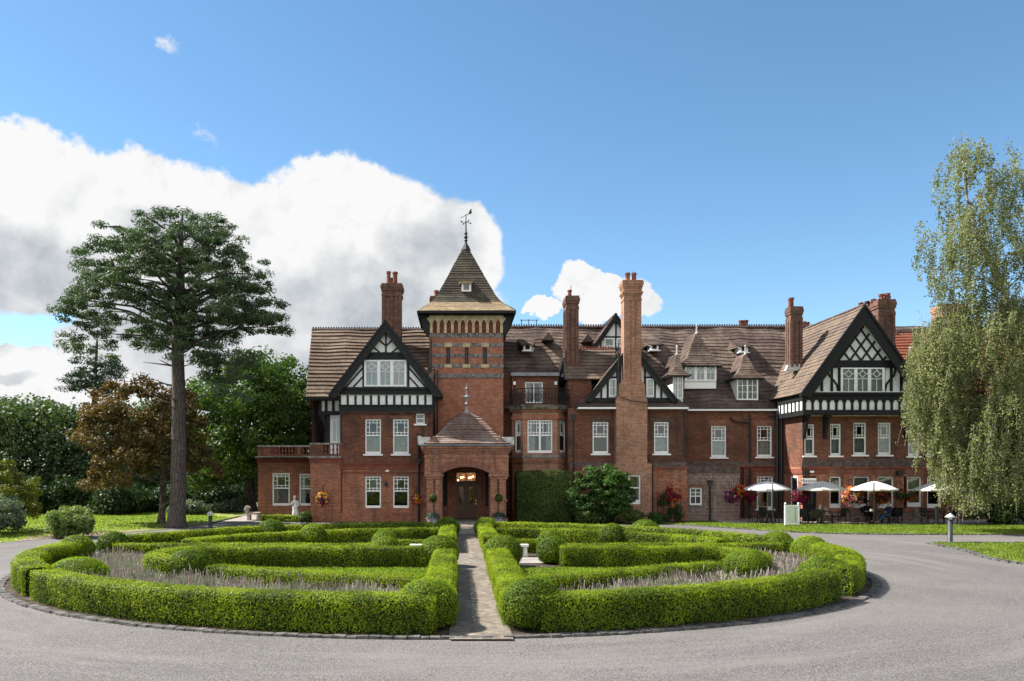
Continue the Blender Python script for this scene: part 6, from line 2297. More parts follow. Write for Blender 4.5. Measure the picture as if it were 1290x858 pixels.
pipe([(X(779, 49.2), 49.2, Z(500, 49.2)), (X(779, 49.2), 49.2, Z(432, 49.2))], .035)
mb = MB()
for u in (657, 666, 676):
    mb.tube([(X(u, 58), 58, zr_r), (X(u, 58), 58, zr_r + .55)], .03, 5)
mb.tube([(X(655, 58), 58, zr_r + .5), (X(678, 58), 58, zr_r + .5)], .025, 5)
part(mb, 'roof_rail', M['iron'])
for u0, v0, u1, v1, Y in ((799, 345, 799, 338, 50), (719.5, 362, 719.5, 356, 52)):
    part(MB().tube([(X(u0, Y) + .1, Y + .8, Z(v0 + 8, Y)), (X(u0, Y) + .1, Y + .8, Z(v1, Y))], .02, 4), 'aerial', M['iron'])


# ---------------------------------------------------------------- trees and shrubs
def wave_gap(rng, thr, f0=0.35, f1=1.1):
    ws = [rng.normal(0, 1, 3) for _ in range(6)]
    ws = [w / np.linalg.norm(w) * rng.uniform(f0, f1) * np.array([1, 1, 1.6]) for w in ws]
    ph = rng.uniform(0, 6.28, 6)

    def g(P):
        return sum(np.sin(P @ w + p) for w, p in zip(ws, ph)) / 6 > thr
    return g


def tree(name, label, cat, poly, Y, depth, trunk, n, rad, per, size, mat, bark, seed, gap=-9, flatten=0.7, nl=14, r0=.3, group=None, asp=.55, up=.35, shell=.45, extra=(), spread=1.0, snags=0):
    """trunk: [(u, v, radius m)...] in photo pixels at distance Y, from the ground up"""
    rng = np.random.default_rng(seed)
    bx = X(trunk[0][0], Y)
    org = (bx, Y, 0.0)
    root = empty(name, org)
    tag(root, label, cat, group)
    pts = [(X(u, Y), Y, Z(v, Y)) for u, v, r in trunk]
    pts[0] = (pts[0][0], Y, -0.1)
    rr = [r for u, v, r in trunk]
    C = clump_points(poly, Y, depth, n, rng, wave_gap(rng, gap) if gap > -5 else None, rad * .6)
    for ep, en in extra:
        C = np.concatenate([C, clump_points(ep, Y, depth * .6, en, rng, None)])
    R_ = rad * rng.uniform(.6, 1.3, len(C))
    mb = MB()
    sp = smooth_path([(p[0], p[2]) for p in pts], .4)
    spz, spx = sp[:, 1], sp[:, 0]
    rz = np.interp(spz, [p[2] for p in pts], rr)
    flare = 1 + .5 * np.exp(-np.maximum(spz, 0) / .35)
    mb.tube([(x, Y + .05 * math.sin(z), z) for x, z in zip(spx, spz)], list(rz * flare), 12)
    top, low = spz[-1], np.interp(.3, [0, 1], [spz[0], spz[-1]])

    def base(t):
        z = min(max(t[2] - .35 * math.hypot(t[0] - bx, t[1] - Y) * .6, max(low, C[:, 2].min() - 1.2)), top - .1)
        return (float(np.interp(z, spz, spx)), Y, z)
    pick = rng.choice(len(C), min(nl, len(C)), replace=False)
    limbs(mb, base, [C[i] for i in pick], r0, rng, .10)
    if snags:                                      # dead stubs below the crown
        for i in range(snags):
            z = rng.uniform(5.5, 9.8)
            an, ln_ = rng.uniform(0, 6.28), rng.uniform(.5, 2.4)
            x0_ = float(np.interp(z, spz, spx))
            mb.tube([(x0_, Y, z), (x0_ + math.cos(an) * ln_ * .5, Y + math.sin(an) * ln_ * .5, z + .15), (x0_ + math.cos(an) * ln_, Y + math.sin(an) * ln_, z + rng.uniform(-.2, .5))], [.06, .04, .015], 5)
    part_ = mb.build('trunk', bark, root, org, True)
    crown_object('crown', C, R_, per, size, mat, root, org, rng, flatten, asp, spread, up, shell)
    return root


def shrub(name, label, cat, poly, Y, depth, n, rad, per, size, mat, seed, group=None, flatten=.8, up=.3, spread=1.0, shell=.4):
    rng = np.random.default_rng(seed)
    C = clump_points(poly, Y, depth, n, rng, None, rad * .5)
    # clumps pulled towards the surface so the bush is full but not solid
    R_ = rad * rng.uniform(.6, 1.25, len(C))
    C[:, 2] = np.maximum(C[:, 2], R_ * .5)
    xm = C[:, 0].mean()
    o = crown_object(name, C, R_, per, size, mat, None, (0, 0, 0), rng, flatten, .6, spread, up, shell)
    tag(o, label, cat, group)
    return o


# tall pine
tree('pine_tree', 'tall pine with a bare grey trunk and a broad flat-layered crown on the left lawn', 'tree',
     [(60, 390), (86, 381), (95, 362), (86, 340), (90, 318), (132, 308), (126, 290), (160, 276), (200, 264), (255, 258), (298, 276), (318, 306), (345, 328), (352, 356), (368, 384), (376, 408), (368, 432), (335, 428), (300, 424), (280, 440), (240, 446), (200, 440), (150, 432), (112, 428), (76, 408)],
     44, 4.6, [(222, 664, .46), (225.5, 560, .40), (224, 440, .33), (227, 360, .24), (228, 300, .14), (230, 272, .06)], 560, .56, 120, .23, M['pine'], M['bark'], 107, gap=-0.30, snags=11, flatten=.42, nl=80, r0=.10, asp=.26, up=.5,
     extra=[([(160, 425), (240, 430), (335, 425), (318, 462), (285, 482), (250, 470), (190, 455)], 34), ([(248, 440), (300, 432), (332, 455), (318, 500), (280, 508), (252, 480)], 26), ([(85, 425), (130, 418), (150, 440), (120, 450), (80, 440)], 12)])
# copper maple
tree('maple_tree', 'copper-leaved maple standing just left of the pine trunk', 'tree',
     [(108, 492), (140, 473), (190, 466), (235, 478), (258, 510), (268, 555), (292, 590), (285, 604), (262, 598), (235, 604), (214, 588), (190, 600), (168, 616), (122, 630), (95, 618), (112, 592), (88, 560), (94, 520)],
     47, 3.2, [(203, 661, .20), (205, 620, .16), (207, 560, .12), (205, 500, .06)], 250, .6, 130, .20, M['maple'], M['bark2'], 102, gap=-0.28, flatten=.6, nl=30, r0=.09)
# big green tree behind the house corner
tree('oak_tree', 'big fresh-green tree behind the flat-roofed terrace block', 'tree',
     [(215, 545), (232, 480), (268, 444), (310, 440), (345, 430), (385, 450), (408, 482), (420, 520), (438, 560), (432, 620), (395, 636), (350, 610), (325, 625), (290, 610), (250, 625), (222, 590)],
     62, 5.5, [(316, 652, .42), (314, 600, .36), (312, 540, .28), (318, 480, .12)], 430, 1.0, 130, .28, M['oak'], M['bark2'], 103, gap=-0.38, nl=26, r0=.2)
tree('cedar_tree', 'dark cedar peeping out behind the pine on the left', 'tree',
     [(72, 500), (84, 455), (100, 432), (128, 424), (152, 446), (166, 480), (150, 510)],
     70, 3.0, [(118, 650, .4), (118, 540, .3), (122, 428, .08)], 80, .85, 90, .28, M['cedar'], M['bark2'], 104, gap=-.1, flatten=.35, nl=16, r0=.1, asp=.3)
for i, (poly, Y, tr, lab, m) in enumerate((
        ([(-40, 505), (0, 494), (50, 494), (95, 504), (122, 520), (128, 570), (110, 640), (30, 650), (-40, 640)], 66, 45, 'grey-green tree at the far left edge of the lawn', 'greygreen'),
        ([(-190, 480), (-120, 455), (-60, 470), (-30, 510), (-20, 640), (-190, 640)], 64, -110, 'rounded tree beyond the left edge, next to the grey-green tree', 'oak'),
        ([(100, 560), (120, 505), (165, 490), (215, 500), (240, 550), (230, 640), (110, 640)], 78, 172, 'shadowy tree behind the copper maple', 'greygreen'),
        ([(190, 560), (225, 510), (262, 520), (285, 560), (280, 640), (195, 640)], 84, 240, 'distant green tree showing between the pine trunk and the oak', 'oak'),
        ([(270, 590), (300, 560), (345, 550), (400, 570), (420, 640), (275, 640)], 86, 345, 'distant tree low behind the terrace block', 'greygreen'))):
    tree('broadleaf_tree', lab, 'tree', poly, Y, 5.5, [(tr, 640, .35), (tr, 560, .25), (tr + 4, 520, .1)], 260, 1.35, 120, .34, M[m], M['bark2'], 110 + i, nl=10, r0=.15, group='broadleaf trees behind the left lawn')
for i, (poly, Y, lab, m) in enumerate((
        ([(-60, 655), (-60, 600), (0, 590), (60, 600), (75, 650)], 58, 'dark laurel mass at the far left behind the yew', 'darkleaf'),
        ([(62, 655), (70, 612), (95, 596), (125, 604), (132, 652)], 60, 'dark laurel behind the round pale bush', 'darkleaf'),
        ([(118, 652), (128, 612), (150, 602), (176, 608), (188, 650)], 58, 'dark laurel under the copper maple', 'darkleaf'),
        ([(176, 648), (190, 622), (215, 610), (240, 618), (246, 646)], 62, 'dark evergreen shrub behind the pine trunk', 'darkleaf'),
        ([(236, 646), (246, 616), (268, 604), (296, 606), (318, 622), (322, 648)], 66, 'dark evergreen shrub beside the oak trunk', 'darkleaf'),
        ([(205, 648), (215, 636), (240, 630), (262, 634), (266, 646)], 57, 'pale variegated shrub just right of the pine trunk', 'silver'),
        ([(255, 645), (268, 634), (290, 628), (308, 632), (316, 645)], 60, 'pale variegated shrub by the end of the concrete path', 'silver'))):
    dk = m == 'darkleaf'
    shrub('shrub', lab, 'shrub', poly, Y, 2.2 if dk else 1.2, 95 if dk else 40, .85 if dk else .5, 120, .26 if dk else .2, M[m], 120 + i, 'shrubs behind the left lawn')
shrub('yew', 'golden-tipped dark yew at the left edge', 'shrub', [(-40, 668), (-40, 590), (-5, 570), (6, 574), (16, 592), (34, 596), (46, 618), (54, 642), (44, 660), (20, 670)], 41.5, 1.8, 90, .34, 150, .13, M['yew'], 131, up=.9)
shrub('shrub', 'silvery green shrub in front of the golden yew', 'shrub', [(-40, 674), (-40, 622), (2, 616), (22, 632), (31, 654), (27, 672)], 39.0, 1.3, 60, .36, 150, .13, M['silver'], 132, up=.4)
shrub('shrub', 'round pale green bush on the leaf mulch beside the drive', 'shrub', [(58, 656), (62, 645), (76, 638), (97, 637), (112, 645), (118, 657), (111, 671), (95, 677), (72, 677), (60, 668)], 37.3, 1.05, 120, .27, 170, .12, M['rhodo'], 133, up=.5)


# weeping birch at the right
def birch():
    rng = np.random.default_rng(201)
    Y = 40.0
    org = (X(1318, Y), Y, 0)
    root = empty('birch_tree', org)
    tag(root, 'tall weeping birch with hanging silvery green branches at the right edge', 'tree')
    up = [(1168, 240), (1192, 196), (1212, 178), (1250, 192), (1272, 218), (1292, 234), (1340, 300), (1345, 430), (1190, 420), (1172, 395), (1160, 345), (1150, 312), (1147, 288), (1166, 262)]
    lo = [(1152, 430), (1172, 402), (1225, 385), (1345, 365), (1345, 650), (1300, 640), (1262, 632), (1236, 628), (1216, 652), (1204, 628), (1190, 604), (1172, 578), (1154, 540), (1134, 505), (1147, 480), (1144, 452)]
    tr = MB()
    tp = [(1318, 672, .30), (1312, 560, .26), (1292, 450, .21), (1262, 360, .15), (1232, 300, .10), (1218, 250, .06), (1212, 195, .025)]
    tpx = [(X(u, Y), Y, Z(v, Y)) for u, v, r in tp]
    tpx[0] = (tpx[0][0], Y, -.1)
    tr.tube(tpx, [r for u, v, r in tp], 10)
    P, N = [], []
    zs = [p[2] for p in tpx]
    xs = [p[0] for p in tpx]
    for poly, n, dep, hang, per in ((up, 520, 1.8, 1.5, 84), (lo, 1900, 2.8, 1.9, 104)):
        pm = [(X(u, Y), Z(v, Y)) for u, v in poly]
        C = clump_points(poly, Y, dep, n, rng, wave_gap(rng, -.26 if poly is up else -.34, .6, 1.8))
        zmin = min(p[1] for p in pm)
        pick = rng.choice(n, 40, replace=False)
        for i in pick:
            t = C[i]
            zb = min(max(t[2] - 1.2, zs[1]), zs[-1] - .2)
            b = Vector((float(np.interp(zb, zs, xs)), Y, zb))
            e = Vector(t)
            m = b.lerp(e, .55) + Vector((0, 0, .55))
            tr.tube([b, b.lerp(m, .5) + Vector((0, 0, .12)), m, e], [.035, .028, .018, .009], 5)
        for c in C:
            L = hang * rng.uniform(.25, 1.5)
            k = int(per * L / hang)
            s = rng.uniform(0, 1, k)
            sway = rng.normal(0, .12, 2)
            x = c[0] + sway[0] * s * L + rng.normal(0, .085, k)
            y = c[1] + sway[1] * s * L + rng.normal(0, .085, k)
            z = c[2] + .5 * L - s * L
            ok = in_poly(x, np.maximum(z, zmin), pm) | (rng.uniform(0, 1, k) < .10)
            P.append(np.stack([x, y, z], 1)[ok])
            tr.tube([(c[0], c[1], c[2] + .5 * L), (c[0] + sway[0] * L, c[1] + sway[1] * L, c[2] - .5 * L)], [.008, .004], 3, cap=False)
    P = np.concatenate(P)
    P = P[P[:, 2] > .7]
    N = rng.normal(0, 1, P.shape) + np.array([-.2, -.2, .2])
    tr.build('trunk', M['barkb'], root, org, True)
    np_object('crown', [leaves_chunk(P, N, .098, rng, 0, .75, 1.2)], [M['birch']], root, org)


birch()
shrub('laurel_hedge', 'dark green laurel hedge in shade under the birch', 'hedge', [(1212, 661), (1214, 628), (1240, 606), (1400, 596), (1400, 661)], 46.3, 1.2, 130, .5, 120, .17, M['ivy'], 141)

# ---------------------------------------------------------------- planting against the house
hedge([(X(650, 48.6), 48.6), (X(718, 48.6), 48.6)], 1.3, Z(594.5, 48.6), 'tall clipped block of evergreen in front of the canted bay', 151, None, 'hedge', 'clipped_hedge', mat='ivy', bumps=.11, dens=1.0)
shrub('bushy_tree', 'feathery green shrub spilling over the wall under the tall chimney', 'shrub', [(714, 602), (732, 586), (762, 582), (788, 590), (798, 602), (803, 622), (800, 645), (778, 656), (760, 662), (718, 662), (712, 630)], 47.8, 1.1, 190, .40, 110, .15, M['mapleg'], 152, up=.6, flatten=.5)
for i, (p, lab) in enumerate((([(722, 658), (726, 646), (738, 642), (750, 645), (754, 658)], 'low dark mound below the feathery shrub, left one'),
                              ([(772, 658), (778, 646), (792, 640), (808, 643), (816, 658)], 'low dark mound below the chimney window'),
                              ([(816, 658), (818, 648), (826, 645), (832, 650), (833, 658)], 'small pale mound next to the flowering trellis'),
                              ([(376, 657), (378, 648), (385, 643), (391, 647), (391, 657)], 'small dark bush right of the white statue'))):
    shrub('shrub', lab, 'shrub', p, 47.2, .6, 30, .24, 90, .11, M['ivy'] if i != 2 else M['mapleg'], 160 + i, 'low mounds against the house wall')
hedge([(X(331, 49.3), 49.3), (X(391, 48.4), 48.4)], .6, .42, 'low box hedge in front of the terrace block and statue', 171, None, 'hedge', 'box_hedge')
rng = np.random.default_rng(172)
# flowering plant on a trellis
tx_, ty_ = X(843, 48.9), 48.9
t = empty('trellis', (tx_, ty_, 0))
tag(t, 'black garden trellis carrying red flowers right of the tall chimney', 'trellis')
mb = MB()
for dx in (-.72, .72):
    mb.tube([(tx_ + dx, ty_, 0), (tx_ + dx, ty_, 1.6)], .025, 5)
for z_ in (.5, 1.0, 1.5):
    mb.tube([(tx_ - .72, ty_, z_), (tx_ + .72, ty_, z_)], .018, 5)
for dx in (-.36, 0, .36):
    mb.tube([(tx_ + dx, ty_, 0), (tx_ + dx, ty_, 1.6)], .014, 5)
mb.build('frame', M['iron'], t, (tx_, ty_, 0))
C = np.stack([tx_ + rng.uniform(-.65, .65, 34), ty_ - .15 + rng.normal(0, .12, 34), rng.uniform(.2, 1.7, 34)], 1)
fo = crown_object('climbing_plant', C, np.full(34, .26), 90, .12, M['darkleaf'], None, (0, 0, 0), rng, .8)
C = np.stack([tx_ + rng.normal(0, .33, 26), ty_ - .28 + rng.normal(0, .08, 26), 1.62 + rng.normal(0, .26, 26)], 1)
v = [leaves_chunk(np.repeat(C, 22, 0) + rng.normal(0, .10, (26 * 22, 3)), rng.normal(0, 1, (26 * 22, 3)) + [0, -1, .5], .10, rng, 0, .8)]
C2 = np.stack([tx_ + rng.normal(0.2, .25, 5), ty_ - .33 + rng.normal(0, .06, 5), 1.25 + rng.normal(0, .15, 5)], 1)
v.append(leaves_chunk(np.repeat(C2, 14, 0) + rng.normal(0, .08, (70, 3)), rng.normal(0, 1, (70, 3)) + [0, -1, .5], .10, rng, 1, .8))
np_object('flowers', v, [M['fl_red'], M['fl_orange']], fo)
tag(fo, 'dark climber topped with deep red and orange flowers on the black trellis', 'plant')


def basket(u, v, rp, Y, cols, label, seed, bracket=True):
    rng = np.random.default_rng(seed)
    x, z, r = X(u, Y), Z(v, Y), rp * Y / F
    b = empty('hanging_basket', (x, Y, z))
    tag(b, label, 'hanging basket', 'hanging flower baskets on the hotel walls')
    org = (x, Y, z)
    mb = MB()
    mb.lathe(x, Y, [(.04, z - r * .55), (r * .45, z - r * .35), (r * .55, z - .02)], 12)
    mb.build('bowl', M['bark2'], b, org)
    ch = MB()
    for a in range(3):
        an = a * 2.1
        ch.tube([(x + math.cos(an) * r * .5, Y + math.sin(an) * r * .5, z), (x, Y, z + r + .25)], .008, 4)
    ch.tube([(x, Y, z + r + .25), (x, Y + .05, z + r + .42), (x, Y + .45, z + r + .42)], .018, 5)
    ch.tube([(x, Y + .45, z + r + .5), (x, Y + .45, z + r * .2)], .018, 5)
    ch.build('bracket', M['iron'], b, org)
    n = 900
    D = unit(rng.normal(0, 1, (n, 3)))
    P = np.array(org) + D * np.array([1.05, .85, .95]) * r * np.power(rng.uniform(0, 1, (n, 1)), .25) * .92
    np_object('foliage', [leaves_chunk(P, D, .09, rng, 0)], [M['ivy']], b, org)
    ch_ = []
    for i, (c, k, zo) in enumerate(cols):
        D = unit(rng.normal(0, 1, (k, 3)) + np.array([0, -.35, zo]))
        C = np.array(org) + D * np.array([1.1, .9, 1.0]) * r
        ch_.append(leaves_chunk(np.repeat(C, 10, 0) + rng.normal(0, .045, (k * 10, 3)), np.repeat(D, 10, 0), .085, rng, i, .85))
    np_object('flowers', ch_, [M[c] for c, k, zo in cols], b, org)


basket(406, 628.5, 7.5, 48.3, [('fl_purple', 22, -.8), ('fl_yellow', 22, .3), ('fl_red', 10, 0)], 'purple and yellow hanging basket on the blank wall left of the wing windows', 181)
basket(524, 629, 6, 48.3, [('fl_orange', 22, .2), ('fl_purple', 14, -.6), ('fl_yellow', 6, .3)], 'orange hanging basket beside the drainpipe left of the porch', 182)
basket(921.5, 625, 8.5, 49.4, [('fl_purple', 44, -.3), ('fl_pink', 8, 0)], 'magenta hanging basket at the right edge of the outhouse', 183)
basket(932, 618.5, 7.5, 49.2, [('fl_orange', 46, .2), ('fl_red', 20, 0)], 'bright orange hanging basket above the magenta one by the outhouse', 184)
basket(945, 624, 8, 51.0, [('fl_red', 40, 0), ('fl_purple', 18, 0)], 'dark crimson hanging basket between the outhouse and the grey umbrella', 185)
basket(1008, 625.5, 9.5, 48.2, [('fl_red', 50, .2), ('fl_purple', 40, -.5)], 'crimson and purple hanging basket left of the black side door', 186)
basket(1074, 625.5, 12.5, 48.0, [('fl_orange', 75, .5), ('fl_pink', 26, -.8), ('fl_white', 26, -.9), ('fl_yellow', 20, .4)], 'largest hanging basket, orange above and white below, between two ivory umbrellas', 187)
basket(1108, 627, 9.5, 48.2, [('fl_orange', 34, .2), ('fl_red', 24, 0)], 'orange-red hanging basket behind the umbrella where people sit', 188)
basket(1135, 624, 8, 48.2, [('fl_red', 10, 0), ('fl_orange', 8, 0)], 'sparse dark hanging basket by the bay post near the birch', 189)
basket(1147.5, 626, 6.5, 48.6, [('fl_orange', 12, 0), ('fl_red', 8, 0)], 'small half-withered hanging basket in front of the last ground floor window', 190)

# pots and lollipop topiary by the porch
for u, lab, sd in ((545.5, 'lollipop topiary at the left pier of the porch', 191), (628.5, 'lollipop topiary at the right pier of the porch', 192)):
    rng = np.random.default_rng(sd)
    Y = 45.8
    x = X(u, Y)
    b = empty('topiary_pot', (x, Y, 0))
    tag(b, lab, 'topiary', 'potted topiary flanking the porch')
    org = (x, Y, 0)
    MB().lathe(x, Y, [(.24, 0), (.30, .08), (.34, .42), (.37, .44), (.37, .5), (.30, .5), (.28, .44)], 14).build('pot', M['lead'], b, org)
    MB().tube([(x, Y, .4), (x, Y, 1.45)], .025, 6).build('stem', M['bark2'], b, org)
    D = unit(rng.normal(0, 1, (1800, 3)))
    np_object('clipped_head', [leaves_chunk(np.array([x, Y, 1.58]) + D * .25 * np.power(rng.uniform(0, 1, (1800, 1)), .2), D, .06, rng, 0)], [M['ivy']], b, org)
    D = unit(np.abs(rng.normal(0, 1, (1600, 3))) * np.array([1, 1, 1]) * rng.choice([-1, 1], (1600, 3)))
    np_object('underplanting', [leaves_chunk(np.array([x, Y, .52]) + D * np.array([.42, .42, .26]) * np.power(rng.uniform(0, 1, (1600, 1)), .3), D, .07, rng, 0)], [M['silver'] if False else M['cedar']], b, org)


# ---------------------------------------------------------------- furniture, signs, people, small things
def text_mesh(body, size, depth=.004, shear=0.0, align='CENTER'):
    cu = bpy.data.curves.new('lettering', 'FONT')
    cu.body = body
    cu.size = size
    cu.extrude = depth
    cu.shear = shear
    cu.align_x = align
    cu.align_y = 'CENTER'
    o = bpy.data.objects.new('lettering', cu)
    COL.objects.link(o)
    dg = bpy.context.evaluated_depsgraph_get()
    me = bpy.data.meshes.new_from_object(o.evaluated_get(dg))
    bpy.data.objects.remove(o)
    bpy.data.curves.remove(cu)
    return me


def text_object(body, size, loc, parent, org, m, shear=0.0, vertical=False, rot=0.0):
    me = text_mesh(body, size, .006, shear)
    M_ = Matrix.Translation(Vector(loc) - Vector(org)) @ Matrix.Rotation(R(90), 4, 'X') @ Matrix.Rotation(rot, 4, 'Z')
    me.transform(M_)
    me.materials.clear()
    me.materials.append(m)
    o = bpy.data.objects.new('lettering', me)
    COL.objects.link(o)
    o.parent = parent
    return o


# name board over the side door (a part of the hotel front)
sg = part(MB().box(X(1010.8, YR), X(1028.2, YR), YR - .03, YR + .03, Z(609, YR), Z(602.3, YR)), 'sign_board', M['white'], None, 'white name board over the side door')
text_object("Benson's", .30, ((X(1010.8, YR) + X(1028.2, YR)) / 2, YR - .036, Z(605.9, YR)), sg, ORG, M['lettering'], .35)

# sage notice board on the verge
Y = 45.0
x0, x1 = X(988.5, Y), X(1006.5, Y)
b = empty('notice_board', ((x0 + x1) / 2, Y, .02))
org = ((x0 + x1) / 2, Y, .02)
tag(b, 'pale sage green notice board on two white posts at the grass edge', 'sign')
MB().box(x0 + .07, x1 - .07, Y - .03, Y + .03, .16, Z(637, Y)).build('panel', M['sage'], b, org)
mb = MB()
mb.box(x0 + .07, x1 - .07, Y - .045, Y + .045, Z(637.6, Y), Z(636.4, Y))
mb.box(x0 + .07, x1 - .07, Y - .045, Y + .045, .12, .18)
mb.build('rail', M['white'], b, org)
for x in (x0 + .035, x1 - .035):
    p = MB().box(x - .045, x + .045, Y - .045, Y + .045, 0, Z(636, Y))
    p.ball((x, Y, Z(635, Y) + .03), .06, n=8, m=6)
    p.build('post', M['white'], b, org)
for i, ch in enumerate('WELCOME'):
    text_object(ch, .11, (x0 + .60, Y - .037, Z(640.5 + i * 2.75, Y)), b, org, M['lettering'])


# umbrellas
def umbrella(m, pole, label):
    b = empty('parasol', (0, 0, 0))
    tag(b, label, 'umbrella', 'parasols on the terrace')
    mb = MB()
    n = 8
    top, rim, r = 2.52, 2.06, 1.32
    rings = [(0.02, top), (.22, top - .05), (.75, top - .22), (r, rim)]
    for s_, e_ in zip(rings[:-1], rings[1:]):
        for k in range(n):
            a, a2 = 2 * math.pi * k / n + .39, 2 * math.pi * (k + 1) / n + .39
            am = (a + a2) / 2
            P = lambda q, an: (math.cos(an) * q[0], math.sin(an) * q[0], q[1])
            sagl = lambda q: (q[0] * .94, q[1] - .03)
            mb.face([P(s_, a), P(e_, a), P(sagl(e_), am), P(sagl(s_), am)])
            mb.face([P(sagl(s_), am), P(sagl(e_), am), P(e_, a2), P(s_, a2)])
    for k in range(n):
        a, a2 = 2 * math.pi * k / n + .39, 2 * math.pi * (k + 1) / n + .39
        am = (a + a2) / 2
        A, B, C = (math.cos(a) * r, math.sin(a) * r), (math.cos(am) * r * .94, math.sin(am) * r * .94), (math.cos(a2) * r, math.sin(a2) * r)
        for p, q, dz in ((A, B, 0), (B, C, 0)):
            zp, zq = rim - (.03 if p is B else 0), rim - (.03 if q is B else 0)
            mb.face([(p[0], p[1], zp - .09), (q[0], q[1], zq - .09), (q[0], q[1], zq), (p[0], p[1], zp)])
    mb.build('canopy', m, b)
    rb = MB()
    for k in range(n):
        a = 2 * math.pi * k / n + .39
        rb.tube([(0, 0, top - .08), (math.cos(a) * r * .98, math.sin(a) * r * .98, rim - .02)], .012, 4)
        rb.tube([(0, 0, 1.95), (math.cos(a) * .65, math.sin(a) * .65, 2.24)], .012, 4)
    rb.build('rib_frame', M['wood'], b)
    MB().tube([(0, 0, 0), (0, 0, top + .02)], .028, 8).ball((0, 0, top + .04), .045, n=6, m=4).build('pole', pole, b)
    MB().lathe(0, 0, [(.30, 0), (.30, .06), (.08, .09), (.05, .32), (.03, .32)], 12).build('base', M['iron'], b)
    return b


u1 = umbrella(M['canvas_grey'], M['wood'], 'pale grey parasol in the shade in front of the link range')
u1.location = (X(966.5, 47.6), 47.6, .025)
spots = [(1035, 47.2, 'ivory parasol in front of the black side door'), (1101.5, 47.0, 'ivory parasol sheltering the seated people'), (1182, 46.4, 'ivory parasol half covered by the birch branches')]
u2 = umbrella(M['canvas'], M['wood'], spots[0][2])
for i, (u, Y, lab) in enumerate(spots):
    o = u2 if i == 0 else copy_tree(u2)
    o['label'] = lab
    o.location = (X(u, Y), Y, .025)
    o.rotation_euler.z = (.0, .15, .35)[i]
# black poles at the grass edge
for u, h_, lab in ((973.5, 2.35, 'thin black pole standing before the grey parasol'), (1101, 2.45, 'thin black pole standing before the parasol with seated people'), (1180.5, 1.1, 'stout short black post beside the parasol under the birch')):
    Y = 45.6
    r_ = .035 if h_ > 2 else .11
    tag(MB().lathe(X(u, Y), Y, [(r_ * 1.6, 0), (r_ * 1.6, .04), (r_, .06), (r_, h_), (r_ * .6, h_ + .02)], 8).build('pole', M['iron']), lab, 'pole', 'black poles along the terrace edge')


def table():
    b = empty('table', (0, 0, 0))
    tag(b, 'x', 'table', 'tables on the terrace')
    MB().lathe(0, 0, [(.50, .70), (.52, .71), (.52, .735), (.50, .74)], 20).build('table_top', M['wicker'], b)
    MB().lathe(0, 0, [(.05, .03), (.045, .70)], 8).build('column', M['iron'], b)
    MB().lathe(0, 0, [(.28, .0), (.28, .03), (.06, .06)], 12).build('base', M['iron'], b)
    return b


def chair(m):
    b = empty('armchair', (0, 0, 0))
    tag(b, 'x', 'chair', 'wicker armchairs on the terrace')
    MB().box(-.26, .26, -.25, .25, .38, .44).build('seat', m, b)
    bk = MB()
    for i in range(6):
        a0, a1 = -.27 + .09 * i, -.27 + .09 * (i + 1)
        c0, c1 = .28 - .06 * (1 - (a0 / .27) ** 2) * -1, .28 - .06 * (1 - (a1 / .27) ** 2) * -1
        k = len(bk.v)
        bk.v += [(a0, c0 - .05, .42), (a1, c1 - .05, .42), (a1, c1 + .08, .90), (a0, c0 + .08, .90), (a0, c0 - .01, .42), (a1, c1 - .01, .42), (a1, c1 + .12, .90), (a0, c0 + .12, .90)]
        for f in ((0, 1, 2, 3), (5, 4, 7, 6), (3, 2, 6, 7), (1, 0, 4, 5), (0, 3, 7, 4), (2, 1, 5, 6)):
            bk.f.append([k + q for q in f])
            bk.m.append(0)
    bk.build('backrest', m, b)
    for s in (-1, 1):
        MB().tube([(s * .28, -.26, .0), (s * .28, -.26, .62), (s * .29, .05, .66), (s * .28, .32, .68)], .024, 6).build('armrest', m, b)
        MB().tube([(s * .24, .26, 0), (s * .25, .24, .40)], .022, 6).build('leg', m, b)
        MB().tube([(s * .24, -.22, 0), (s * .24, -.22, .40)], .022, 6).build('leg', m, b)
    return b


t0 = table()
tabs = [(967, 47.6, 'round dark table under the pale grey parasol'), (1035, 47.2, 'round dark table under the parasol by the side door'), (1101.5, 47.0, 'round dark table where the man in jeans sits'), (1181, 46.4, 'round dark table beside the birch')]
for i, (u, Y, lab) in enumerate(tabs):
    o = t0 if i == 0 else copy_tree(t0)
    o['label'] = lab
    o.location = (X(u, Y) - .06 * 0, Y, .025)
    if i < 0:
        pass
